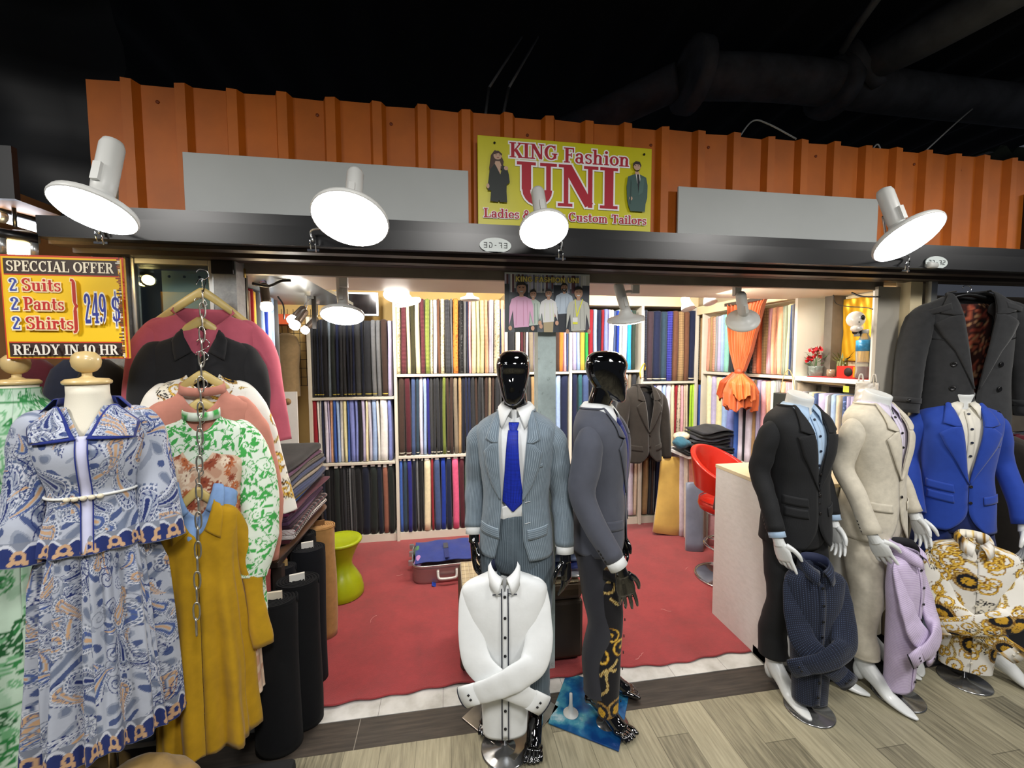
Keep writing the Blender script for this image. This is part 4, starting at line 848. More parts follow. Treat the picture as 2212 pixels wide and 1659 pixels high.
# ---------------------------------------------------------------- mannequin parts
def hand(parent, wrist, side, mat, aim=(0,0,-1), roll=0.0, curl=(0.35,0.45,0.55,0.6), size=1.0, thumb=0.7, fan=0.05, name='hand'):
    """hand with palm, thumb and four jointed fingers; built pointing down, palm towards the body, thumb forward"""
    mb = MB(); s = size
    mb.tube([(0,0,0.045*s),(0,0,0.01*s),(0,-0.001*s,-0.02*s)], [0.024*s,0.0245*s,0.026*s], 14)
    P = []
    for z,wy,wx,dy in ((0.0,0.026,0.020,0),(-0.02,0.032,0.019,0),(-0.045,0.040,0.017,-.001),(-0.07,0.042,0.0145,-.001),(-0.092,0.040,0.012,0.0),(-0.10,0.034,0.009,0.0)):
        a = np.linspace(0,2*PI,16,endpoint=False); P.append(np.stack([np.cos(a)*wx*s, np.sin(a)*wy*s+dy*s, 0*a+z*s],-1))
    mb.grid(np.array(P), True, True, True)
    for i,(y,L,r) in enumerate(((-0.030,0.072,0.0088),(-0.010,0.082,0.0092),(0.011,0.076,0.0088),(0.030,0.060,0.0078))):
        b = 0.0; q = Vector((0.0,y*s,-0.088*s)); pts=[q+Vector((0,0,0.012*s)),q.copy()]; c_ = curl[i]
        for j,f in enumerate((0.46,0.30,0.24)):
            b += c_*(0.7,1.0,0.75)[j]; q = q+Vector((math.sin(b), (y/0.03)*fan*(1-0.3*j), -math.cos(b)))*L*f*s; pts.append(q.copy())
        mb.tube(spline(pts,12), np.interp(np.linspace(0,1,12),[0,.3,.75,1],[r*1.08*s,r*s,r*0.88*s,r*0.62*s]), 10); mb.ball(pts[-1], r*0.66*s, 6)
    q0 = Vector((0.006*s,-0.026*s,-0.022*s)); pts=[q0, q0+Vector((0.010,-0.024,-0.024))*s, q0+Vector((0.018,-0.024-0.018*thumb,-0.052))*s, q0+Vector((0.024,-0.020-0.024*thumb,-0.078))*s]
    mb.tube(spline(pts,10), np.interp(np.linspace(0,1,10),[0,.3,.7,1],[0.015*s,0.012*s,0.0105*s,0.007*s]), 10); mb.ball(pts[-1], 0.0072*s, 6)
    if side < 0: pass
    else:
        mb.v = [(-x,y,z) for x,y,z in mb.v]; mb.f = [f[::-1] for f in mb.f]
    M4 = Matrix.Translation(Vector(wrist))@Vector((0,0,-1)).rotation_difference(Vector(aim)).to_matrix().to_4x4()@Matrix.Rotation(roll,4,'Z')
    mb.v = [tuple(M4@Vector(p)) for p in mb.v]
    return remeshed(mb, name, mat, parent, 0.0026*size, 3)
def foot_black(parent, ankle, yaw, mat, heel=0.05):
    mb = MB(); h=heel
    mb.tube([(0,0.0,0.20),(0,0.0,0.12+h*.4),(0,0.008,0.07+h*.7)], [0.036,0.034,0.038], 16)
    mb.tube(spline([(0,0.045,0.030+h),(0,0.01,0.045+h*.9),(0,-0.05,0.042+h*.55),(0,-0.10,0.026+h*.1),(0,-0.135,0.018)],14), np.interp(np.linspace(0,1,14),[0,.25,.55,.85,1],[0.026,0.036,0.036,0.036,0.030]), 16)
    mb.ball((0,0.048,0.03+h),(0.026,0.024,0.028)); mb.ball((0,-0.115,0.020),(0.043,0.035,0.018))
    for i,(x,r,L) in enumerate(((-0.032,0.0125,0.052),(-0.010,0.0095,0.05),(0.008,0.009,0.045),(0.024,0.0085,0.037),(0.037,0.0078,0.028))):
        mb.tube(spline([(x*.8,-0.12,0.022),(x,-0.14-L*.3,0.018),(x*1.05,-0.14-L*.8,r)],8), [r*1.1]*6+[r*.95,r*.7], 10); mb.ball((x*1.05,-0.14-L*.8,r),(r*.9,r*1.1,r*.8),7)
    M4 = Matrix.Translation(Vector((ankle[0],ankle[1],ankle[2] if len(ankle)>2 else 0)))@Matrix.Rotation(yaw,4,'Z'); sx = 1 if ankle[0]>0 else -1
    mb.v = [tuple(M4@Vector((x*sx,y,z))) for x,y,z in mb.v]
    if sx<0: mb.f = [f[::-1] for f in mb.f]
    return remeshed(mb, 'foot', mat, parent, 0.0032, 3)
def foot_white(parent, ankle, yaw, mat, heel=0.055):
    rows=[]; h=heel
    path = [((0,0.005,0.25),0.040,0.042),((0,0.0,0.17),0.037,0.040),((0,-0.005,0.115+h*.3),0.038,0.046),((0,-0.03,0.078+h*.45),0.038,0.048),((0,-0.075,0.058+h*.3),0.038,0.036),((0,-0.12,0.036),0.040,0.026),((0,-0.165,0.022),0.038,0.018),((0,-0.205,0.015),0.030,0.013),((0,-0.232,0.012),0.016,0.009)]
    p = spline([q[0] for q in path],26); wx = np.interp(np.linspace(0,1,26),np.linspace(0,1,9),[q[1] for q in path]); wn = np.interp(np.linspace(0,1,26),np.linspace(0,1,9),[q[2] for q in path])
    T = np.gradient(p,axis=0); T/=np.linalg.norm(T,axis=1)[:,None]; P=[]
    a = np.linspace(0,2*PI,18,endpoint=False)
    for i in range(26):
        nn = np.cross(T[i],(1,0,0)); nn/=np.linalg.norm(nn); P.append(p[i]+np.cos(a)[:,None]*np.array((wx[i],0,0))+np.sin(a)[:,None]*nn*wn[i])
    mb = MB().grid(np.array(P),True,True,True); mb.ball((0,0.016,0.05+h*.6),(0.030,0.030,0.040+h*.3)); mb.ball((0,-0.236,0.012),(0.014,0.008,0.008),6)
    M4 = Matrix.Translation(Vector((ankle[0],ankle[1],0)))@Matrix.Rotation(yaw,4,'Z'); mb.v = [tuple(M4@Vector(q)) for q in mb.v]
    return remeshed(mb, 'foot', mat, parent, 0.0034, 4)
def egg_head(parent, mat, turn=0.0, dz=0.0, shift=(0,0)):
    rows=[(1.553,.016,.018,.012,-.058),(1.562,.028,.030,.024,-.055),(1.58,.042,.044,.052,-.045),(1.612,.056,.060,.082,-.03),(1.655,.067,.072,.105,-.02),(1.70,.075,.078,.116,-.014),(1.728,.0775,.084,.118,-.012),(1.758,.074,.078,.110,-.008),(1.785,.058,.060,.086,0),(1.798,.034,.036,.05,.005),(1.803,.006,.006,.008,.01)]
    T = Torso(rows,2.25); z = np.concatenate([np.linspace(1.5535,1.60,9),np.linspace(1.61,1.76,18),np.linspace(1.767,1.8025,10)]); a = np.linspace(0,2*PI,40,endpoint=False)
    P = T.S(a[None,:],z[:,None])
    fr = np.clip(np.cos(a),0,1)[None,:]**3; P[...,1] += 0.007*fr*np.exp(-((z[:,None]-1.685)/0.03)**2)*1.0           # shallow eye band under the brow
    P[...,1] -= 0.006*np.exp(-(a[None,:]-np.where(a>PI,2*PI,0)[None,:])**2/0.03)*np.exp(-((z[:,None]-1.655)/0.03)**2)   # nose ridge
    c_,s_ = math.cos(turn),math.sin(turn); P = np.stack([P[...,0]*c_-P[...,1]*s_+shift[0], P[...,0]*s_+P[...,1]*c_+shift[1], P[...,2]+dz],-1)
    mb = MB().grid(P,True,True,True); mb.tube(spline([(0,0.012,1.44),(0,0.010,1.53),(shift[0]*.6,shift[1]*.6+0.008,1.60+dz),(shift[0],shift[1]+0.005,1.67+dz)],12), [0.070,0.062]+[0.056]*8+[0.058,0.05], 20)
    return remeshed(mb,'head',mat,parent,0.004,4)
def neck_stump(parent, mat, tilt=0.0):
    P=[]; a = np.linspace(0,2*PI,28,endpoint=False)
    for z,r,y in ((1.44,0.085,0.014),(1.49,0.070,0.014),(1.53,0.061,0.010),(1.56,0.060,0.004),(1.578,0.059,0.0),(1.583,0.057,0.0),(1.583,0.05,0.0)):
        P.append(np.stack([np.cos(a)*r, np.sin(a)*r*1.05+y, z+np.sin(a)*tilt*max(0,z-1.50)*.35],-1))
    return grid('neck', np.array(P), mat, parent, True, True, True)
JROWS = [(.865,.172,.128,.135,0),(.94,.170,.125,.132,0),(1.03,.160,.120,.118,0),(1.12,.152,.116,.104,0),(1.22,.160,.124,.110,0),(1.32,.172,.130,.116,0),(1.39,.180,.124,.116,.002),(1.435,.184,.108,.112,.006),(1.462,.174,.092,.104,.010),(1.485,.146,.078,.096,.014),(1.507,.105,.068,.086,.016),(1.525,.074,.062,.076,.016)]
SROWS = [(.90,.150,.105,.10,0),(1.03,.138,.100,.092,0),(1.12,.132,.098,.088,0),(1.22,.142,.108,.095,0),(1.32,.155,.114,.10,0),(1.40,.158,.106,.10,.004),(1.45,.146,.088,.094,.01),(1.485,.116,.074,.086,.014),(1.51,.082,.064,.074,.014),(1.535,.064,.060,.066,.012)]
def trousers(parent, mat, feet, top=1.04, hem=0.17, seed=5, rh=0.066, cuff_break=0.006):
    rows=[(.78,.135,.095,.11,0.0),(.84,.162,.112,.128,0.0),(.90,.166,.115,.126,0),(.98,.155,.108,.11,0),(1.06,.142,.102,.098,0)]
    T = Torso(rows,2.3); z = np.linspace(.78,top,16); a = np.linspace(0,2*PI,56,endpoint=False)
    P = T.S(a[None,:],z[:,None]); mb = MB(); 
    v,f = gridvf(P,True,True,False); uvs=[gridUV(P).reshape(-1,2)]; mb.add(v.tolist(),f)
    for sx,(fx,fy) in zip((-1,1),feet):
        kx,ky = fx*0.55+sx*0.040, fy*0.4-0.03
        pts=[(sx*.082,0.0,.90),(sx*.086,-0.004,.78),(sx*.088*.5+kx*.5,ky*.5,.64),(kx,ky,.49),(fx*.85+kx*.15,fy*.8+.01,.32),(fx,fy+0.006,hem+.05),(fx,fy+0.004,hem)]
        p = spline(pts,40); r = np.interp(np.linspace(0,1,40),[0,.12,.30,.5,.72,.93,1],[.088,.092,.082,.070,.066,rh,rh+.002])
        Q = tubeP(p,r,24); Q = crumple(Q,0.0055,(34,34,22),seed+sx,True); Q = crumple(Q,0.006,(16,16,60),seed+7+sx,True,mask=np.clip((np.linspace(0,1,40)-.72)/.2,0,1)[:,None])
        v,f = gridvf(Q,True,True,False); k=len(mb.v); mb.add(v.tolist(),f); uvs.append(gridUV(Q).reshape(-1,2))
    o = finish('trousers', mb.v, mb.f, mat, parent, uv=np.vstack(uvs)); solid(o,0.003)
    return o
def jacket(parent, mat, name='jacket', xr=None, xl=None, hem=.865, lapel=0.052, z_b=1.13, notch=True, buttons=((.004,1.13),(.004,1.03)), bmat=None, flaps=1, seed=2, arms=None, breast=True, T=None, lap_w=0.088, peak=False, vent_col=None, cuffb=True, lmat=None):
    """tailored jacket: open-fronted body > lapels, collar, pocket flaps, buttons, sleeves"""
    T = T or Torso(JROWS,2.4)
    zc_ = min([z for _,z in buttons]+[z_b])-0.03
    xr = xr or (lambda z: 0.002 if zc_<z<z_b else (0.002+0.085*((zc_-z)/max(.02,zc_-hem))**2.2 if z<=zc_ else 0.002+(z-z_b)/(1.525-z_b)*0.062)); xl = xl or (lambda z: -xr(z))
    P = T.shell(hem,1.522,46,70,xl,xr)
    zz = np.linspace(0,1,46)[:,None]; P = crumple(P,0.005,(16,16,12),seed,True,mask=np.clip(1.1-zz,0,1)*np.clip(zz*20,0.3,1)); P = crumple(P,0.002,(40,40,30),seed+1,True)
    body = grid(name,P,mat,parent,th=0.005)
    for s,xf in ((1,xr),(-1,lambda z: -xl(z))):
        zs = np.linspace(z_b,1.40,20); I = [(s*(xf(z)-0.001),z) for z in zs]; w1 = xf(1.40)+lap_w
        tip = (s*(w1-0.012),1.352+(0.03 if peak else 0)); 
        O = [(s*(xf(z_b)+0.001),z_b),(s*(xf(1.2)+lap_w*.45),1.20),(s*(xf(1.28)+lap_w*.80),1.285),tip]
        lay('lapel',T,I,O+[(s*(xf(1.40)+lap_w*0.42),1.386)],lmat or mat,body,0.008,7,26,0.004,0.004,0.003)
        I2 = [(s*(xf(z)-0.001),z) for z in np.linspace(1.395,1.52,14)]
        O2 = [(s*(xf(1.395)+lap_w*(.30 if notch else .42)),1.394),(s*(xf(1.40)+lap_w*.72),1.408),(s*(xf(1.45)+lap_w*.52),1.45),(s*(xf(1.49)+.024),1.497),(s*(xf(1.52)+.008),1.521)]
        lay('collar',T,I2,O2,mat,body,0.010,6,20,0.004,0.004,0.006)
        for k in range(flaps):
            z0 = 1.005+0.058*(1-k)*(flaps-1)
            if flaps==1 or s<0 or k==1: flap('pocket_flap',T,s*.062,s*.148,z0,z0-.045,0.012 if s>0 else 0.012,mat,body,0.006)
    a = np.linspace(0.95,2*PI-0.95,60); nb = np.array([[T.S(q,1.519,0.004+0.012*k)+np.array((0,0,0.006-0.016*k)) for q in a] for k in (0,0.5,1)])
    grid('back_collar',nb,mat,body,th=0.004)
    if breast: lay('breast_pocket',T,[(.060,1.292),(.128,1.302)],[(.061,1.276),(.128,1.286)],mat,body,0.004,3,10,0.003)
    for x,z in buttons: button(T,x,z,bmat or M('horn_button','#1a1716',0.35),body)
    return T, body
def arm(parent, body, s, pts, r, mat, cuffmat, skin, seed=4, hand_kw=None, cuffb=True, cuff=0.03):
    sl,p,rr = sleeve('sleeve',pts,r,mat,body,seed=seed,amp=0.0065)
    d = Vector(p[-1]-p[-3]).normalized(); e = Vector(p[-1])
    if cuffmat: tube_ring('shirt_cuff', e-d*0.02, d, r[-1]*.90, r[-1]*.92, 0.02+cuff, cuffmat, parent)
    if hand_kw is not None: kw = dict(hand_kw); aim = kw.pop('aim',d); hand(parent, e+d*(cuff+0.018), s, skin, aim=aim, **kw)
    if cuffb:
        for k in range(4):
            q = e-d*(0.018+0.017*k); n_ = Vector((s*0.75,0.55,0)); n_ = (n_-d*n_.dot(d)).normalized()
            MB().lathe([(0.0005,0.003),(0.004,0.003),(0.0055,0.0)], q+n_*(r[-1]*1.02), 10, axis=n_).build('sleeve_button', M('horn_button','#1a1716',0.35), sl)
    return sl
def dress_shirt(parent, mat, coll=True, open_v=None, bmat=None, placket=True, z0=.92, n_b=4, cmat=None, tie=False, cz=1.512):
    T = Torso(SROWS,2.3); P = T.shell(z0,1.533,34,56,*( (lambda z: -open_v(z), open_v) if open_v else (None,None)))
    P = crumple(P,0.004,(34,20,10),9,True); b = grid('shirt',P,mat,parent,th=0.002)
    if coll: collar('collar',(0,0.012,cz),0.064,mat if cmat is None else cmat,b,0.048,0.058,0.05,gap=0.010)
    if placket and not tie:
        lay('placket',T,[(-.014,1.02),(-.014,1.47)],[(.014,1.02),(.014,1.47)],mat,b,0.004,3,30,0.002)
        for k in range(n_b): button(T,0.0,1.455-0.075*k,bmat or M('dark_button','#20222c',0.35),b,0.0065,0.008)
    return T,b
def necktie(parent, T, mat, zk=1.475, zt=1.10, x=0.0):
    zs = np.linspace(zk-0.035,zt,40); wv = np.interp(zs,[zt,zt+0.045,zk-0.2,zk-0.035],[0.003,0.042,0.030,0.020]); zs2 = zs[:,None]*np.ones((1,9)); u = np.linspace(-1,1,9)[None,:]
    P = T.F(x+u*wv[:,None],zs2,0.016+0.006*(1-u**2)); o = grid('necktie',P,mat,parent,th=0.004)
    mb = MB(); Q=[]
    for z,w_,d in ((zk+0.004,.024,.010),(zk-0.008,.022,.016),(zk-0.028,.017,.014),(zk-0.038,.015,.008)):
        a = np.linspace(0,2*PI,16,endpoint=False); c = T.F(np.array(x),np.array(z),0.016); Q.append(np.stack([c[0]+np.cos(a)*w_,c[1]+np.sin(a)*d,0*a+z],-1))
    grid('tie_knot',np.array(Q),mat,o,True,True,True)
    return o

# ================================================================ the dressed mannequins
mgloss = M('black_gloss','#060607',0.06,spec=0.6,coat=1.0)
mskin = M('mannequin_white','#d5d8d7',0.32,var=0.02)
mshirt = Mcloth('shirt_white','#e3e6e6',0.7,wrinkle=0.35,var=0.02)
mpin = Mcloth('suit_pinstripe','#66747f',0.8,stripe=(0.0085,0.0017,'#a9b8c2',0.6),wrinkle=0.2)
mpin_t = Mcloth('trouser_pinstripe','#46525b',0.8,stripe=(0.0085,0.0017,'#84939d',0.6),wrinkle=0.25)
mchar = Mcloth('suit_charcoal','#4c4f5a',0.8,wrinkle=0.2,var=0.05)
mchar_t = Mcloth('trouser_charcoal','#2c2d34',0.85,wrinkle=0.25,var=0.05)
mtie = Mcloth('tie_blue','#1b34b8',0.5,check=[(0,0.0055,0.0018,'#0c1550'),(1,0.0055,0.0018,'#0c1550')],wrinkle=0.05,sheen=0.0)
# 1: grey pinstripe suit worn open over a white shirt and blue tie
S1 = 0.955
m1 = thing('mannequin','glossy black egg-headed mannequin in an open grey pinstripe suit with blue tie','mannequin',(0.305,1.815,0.012),R(-17)); m1.scale=(S1,)*3
egg_head(m1,mgloss,R(4),0,(-0.01,-0.01))
Ts,_sh = dress_shirt(m1,mshirt,tie=True,z0=1.06); necktie(_sh,Ts,mtie,1.475,1.085)
zz=[0]
rows=[(1.02,.118,.095,.09,0),(1.06,.128,.108,.095,0),(1.10,.134,.112,.095,0)]
P = Torso(rows,2.3).S(np.linspace(0,2*PI,44,endpoint=False)[None,:],np.linspace(1.03,1.10,10)[:,None]); P[:,:,2] += 0.02*np.sin(np.linspace(0,2*PI,44,endpoint=False)*3+1)[None,:]
grid('shirt_tail',crumple(P,0.008,(50,50,50),4),mshirt,_sh,True,th=0.002)
xr1 = lambda z: float(np.interp(z,[.865,.95,1.10,1.28,1.40,1.525],[.075,.048,.040,.052,.062,.066])); xl1 = lambda z: -float(np.interp(z,[.865,.95,1.10,1.28,1.40,1.525],[.085,.066,.052,.058,.064,.066]))
Tj,jb = jacket(m1,mpin,xr=xr1,xl=xl1,z_b=1.14,buttons=(),flaps=1,lap_w=0.075,seed=11)
for z in (1.13,1.035): lay('buttonhole',Tj,[(.052,z),(.075,z+.006)],[(.052,z-.0025),(.075,z+.0035)],M('buttonhole_thread','#c9ced2',0.7),jb,0.006,2,6,0.001)
arm(m1,jb,-1,[(-.10,.01,1.435),(-.150,.01,1.420),(-.178,.012,1.375),(-.192,.03,1.27),(-.203,.05,1.17),(-.206,.02,1.06),(-.202,-.01,.965)],[.02,.046,.060,.056,.050,.045,.042],mpin,mshirt,mgloss,hand_kw=dict(roll=0.2,curl=(.25,.3,.35,.4)),seed=21,cuff=.035)
arm(m1,jb,1,[(.10,.01,1.435),(.150,.01,1.420),(.178,.012,1.375),(.194,.02,1.26),(.208,.025,1.15),(.220,.0,1.02),(.228,-.025,.905)],[.02,.046,.060,.057,.051,.046,.043],mpin,mshirt,mgloss,hand_kw=dict(roll=-0.5,curl=(.25,.35,.45,.5),fan=.14),seed=22,cuff=.035)
trousers(m1,mpin_t,((-.150,.065),(.095,-.03)),1.06,.165,31)
foot_black(m1,(-.150,.065),R(8),mgloss); foot_black(m1,(.095,-.03),R(0),mgloss)
# its steel base plate
c = Vector((0.28,1.868)); 
def plate(label, corners, mat, name='base_plate'):
    q = [Vector((x,y,0.002)) for x,y in corners]; o = MB().prism(q,(0,0,0.007)).build(name, mat); bevel(o,0.002); return tag(o,label,'base plate')
plate('square mirror steel base plate under the pinstripe suit mannequin',((.052,1.876),(.262,1.628),(.520,1.862),(.305,2.105)),M('mirror_steel','#c9c4bd',0.28,metal=1.0,var=0.2,vscale=9))
# 2: charcoal suit in profile
m2 = thing('mannequin','glossy black egg-headed mannequin in a charcoal suit standing in profile','mannequin',(0.712,1.845,0.012),R(56)); m2.scale=(S1,)*3
egg_head(m2,mgloss,R(12),-0.002,(0,-0.03))
Ts,_sh = dress_shirt(m2,mshirt,tie=True,cz=1.50); necktie(_sh,Ts,Mcloth('tie_navy','#1c2a6b',0.5,wrinkle=0.05))
Tj,jb = jacket(m2,mchar,z_b=1.12,hem=.845,buttons=((.006,1.12),),flaps=1,seed=12,lap_w=0.08)
arm(m2,jb,-1,[(-.10,.01,1.435),(-.150,.012,1.42),(-.18,.014,1.37),(-.200,.022,1.27),(-.224,.03,1.15),(-.226,-.03,1.02),(-.222,-.115,.885)],[.02,.048,.064,.064,.056,.050,.046],mchar,mshirt,mgloss,hand_kw=dict(roll=0.5,curl=(.12,.16,.2,.3),fan=.10,size=1.05,aim=(0.02,-0.25,-1)),seed=23,cuff=.04)
arm(m2,jb,1,[(.10,.01,1.435),(.150,.012,1.42),(.18,.014,1.37),(.214,.02,1.27),(.224,.02,1.15),(.226,-.01,1.02),(.222,-.04,.885)],[.02,.048,.064,.064,.056,.050,.046],mchar,mshirt,mgloss,hand_kw=dict(roll=-0.3),seed=24,cuff=.04)
trousers(m2,mchar_t,((-.09,-.02),(.10,.0)),1.06,.15,33)
foot_black(m2,(-.09,-.02),R(-14),mgloss); foot_black(m2,(.10,.0),R(14),mgloss)
mfilm = bpy.data.materials.new('film_blue'); t = NT(mfilm); t.b.inputs['Roughness'].default_value=0.18; t.b.inputs['Metallic'].default_value=0.3; n = t.noise(t.coord(),7,4)
t.color(t.ramp(n,[(0.36,'#123a74'),(0.5,'#1d5f93'),(0.6,'#4f9ab0'),(0.7,'#d8e3e6')]))
plate('square base plate with peeling blue film under the charcoal suit mannequin',((.447,1.784),(.714,1.600),(.892,1.885),(.625,2.075)),mfilm)
fm = thing('stand_foot','small white plastic stand foot on the blue base plate','stand foot',atY(1233,1545,1.815)*1.0); fm.location.z=0.009
MB().lathe([(0.036,0),(0.036,0.004),(0.015,0.008),(0.012,0.03),(0.008,0.05),(0.007,0.10),(0.001,0.102)],(0,0,0),20).build('stand_body',M('abs_white','#cfd2d0',0.4),fm)
# headless white mannequins on the right
def white_mannequin(label, loc, rz, jm, tm, shirtm, feet, yaws, arms, kw, shirt_kw, vest=None, cuffmat=None):
    m = thing('mannequin',label,'mannequin',loc,rz); m.scale=(S1,)*3
    neck_stump(m,mskin,0.7); T,sb = dress_shirt(m,shirtm,cz=1.490,**shirt_kw)
    if vest:
        Tv = Torso([(r[0],r[1]*.955,r[2]*.96,r[3]*.95,r[4]) for r in JROWS],2.4); xv = lambda z: .001 if z<1.20 else .001+(z-1.20)/.3*.085
        vb = grid('waistcoat',Tv.shell(.96,1.46,30,50,lambda z: -xv(z),xv),vest,m,th=0.003)
        for k in range(5): button(Tv,0.006,1.185-0.05*k,M('horn_button','#1a1716',0.35),vb,.006,.006)
    T,jb = jacket(m,jm,hem=.80,T=Torso([(.79,.178,.132,.14,0)]+JROWS[1:],2.4),**kw)
    for s,(pts,r,hk) in zip((-1,1),arms): arm(m,jb,s,pts,r,jm,cuffmat,mskin,hand_kw=hk,seed=40+s+int(loc[0]*10),cuff=.03 if cuffmat else .004,cuffb=(s<0))
    trousers(m,tm,feet,1.05,.175,int(loc[0]*17))
    for f,y in zip(feet,yaws): foot_white(m,f,y,mskin)
    return m
AR = [.018,.042,.055,.053,.048,.044,.041]
def armL(s, out=0.0, fwd=0.0, zw=.90): return [(s*.10,.01,1.435),(s*.150,.01,1.420),(s*.178,.012,1.375),(s*(.196+out*.3),.03,1.27),(s*(.208+out*.6),.045-fwd*.1,1.17),(s*(.216+out*.8),.01-fwd*.5,1.05),(s*(.218+out),-.02-fwd,zw)]
mblk = Mcloth('suit_black_worsted','#17181a',0.75,stripe=(0.004,0.0006,'#3a3c3f',0.5),wrinkle=0.2,var=0.04,sheen=0.03)
white_mannequin('headless white mannequin in a charcoal three-piece suit beside the white counter',(1.765,1.84,0),R(6),mblk,mblk,Mcloth('shirt_sky','#a9c3de',0.7,wrinkle=0.3,var=0.02),((-.115,.0),(.165,-.005)),(R(-6),R(34)),
  ((armL(-1,.0,.06,.90),AR,dict(roll=0.2,curl=(.02,.25,.35,.45),fan=.10,aim=(0.22,-0.25,-1))),(armL(1,-.02,.02,.93),AR,dict(roll=0,curl=(.2,.25,.3,.35)))),
  dict(z_b=1.10,flaps=2,buttons=((.006,1.075),(.006,.985)),seed=61,lap_w=.092,peak=True), dict(bmat=M('navy_button','#1b2338',0.4)), vest=mblk, cuffmat=Mcloth('shirt_sky','#a9c3de'))
mlin = Mcloth('suit_cream_linen','#c6bfae',0.9,weave=1400,wrinkle=0.5,var=0.10)
mlsh = Mcloth('shirt_pale_stripe','#d9d2e0',0.7,stripe=(0.006,0.0018,'#b9a9cf',0.7),wrinkle=0.3,var=0.02)
white_mannequin('headless white mannequin in a cream linen suit with an open striped shirt',(2.225,1.84,0),R(12),mlin,mlin,mlsh,((-.14,-.07),(.12,.06)),(R(-2),R(18)),
  ((armL(-1,.0,.10,.875),AR,dict(roll=0.35,curl=(.02,.12,.2,.3),fan=.12,aim=(0.45,-0.3,-1))),(armL(1,.02,.05,.91),AR,dict(roll=-0.2,curl=(.15,.2,.3,.35),fan=.10))),
  dict(z_b=1.13,flaps=1,buttons=((.006,1.04),),seed=62,lap_w=.085), dict(open_v=lambda z: .001 if z<1.38 else .001+(z-1.38)*.25,bmat=M('black_button','#111114',0.3),n_b=3))
mblu = Mcloth('suit_royal_blue','#1f3f9a',0.8,wrinkle=0.2,var=0.05)
white_mannequin('headless white mannequin in a royal blue suit over a cream button-down shirt',(2.775,1.86,0),R(-28),mblu,Mcloth('trouser_navy','#16265c',0.85),Mcloth('shirt_cream','#dcd8cb',0.75,wrinkle=0.3,var=0.02),((-.19,-.03),(.15,-.10)),(R(-10),R(52)),
  ((armL(-1,-.01,.07,.88),AR,dict(roll=0.35,curl=(.15,.2,.3,.35),fan=.12,aim=(0.15,-0.25,-1))),(armL(1,.03,.08,.87),AR,dict(roll=-0.35,curl=(.10,.18,.25,.3),fan=.14,aim=(-0.1,-0.3,-1)))),
  dict(z_b=1.075,flaps=2,buttons=((.006,1.06),(.006,.97)),seed=63,lap_w=.095), dict(bmat=M('navy_button','#1b2338',0.4)))

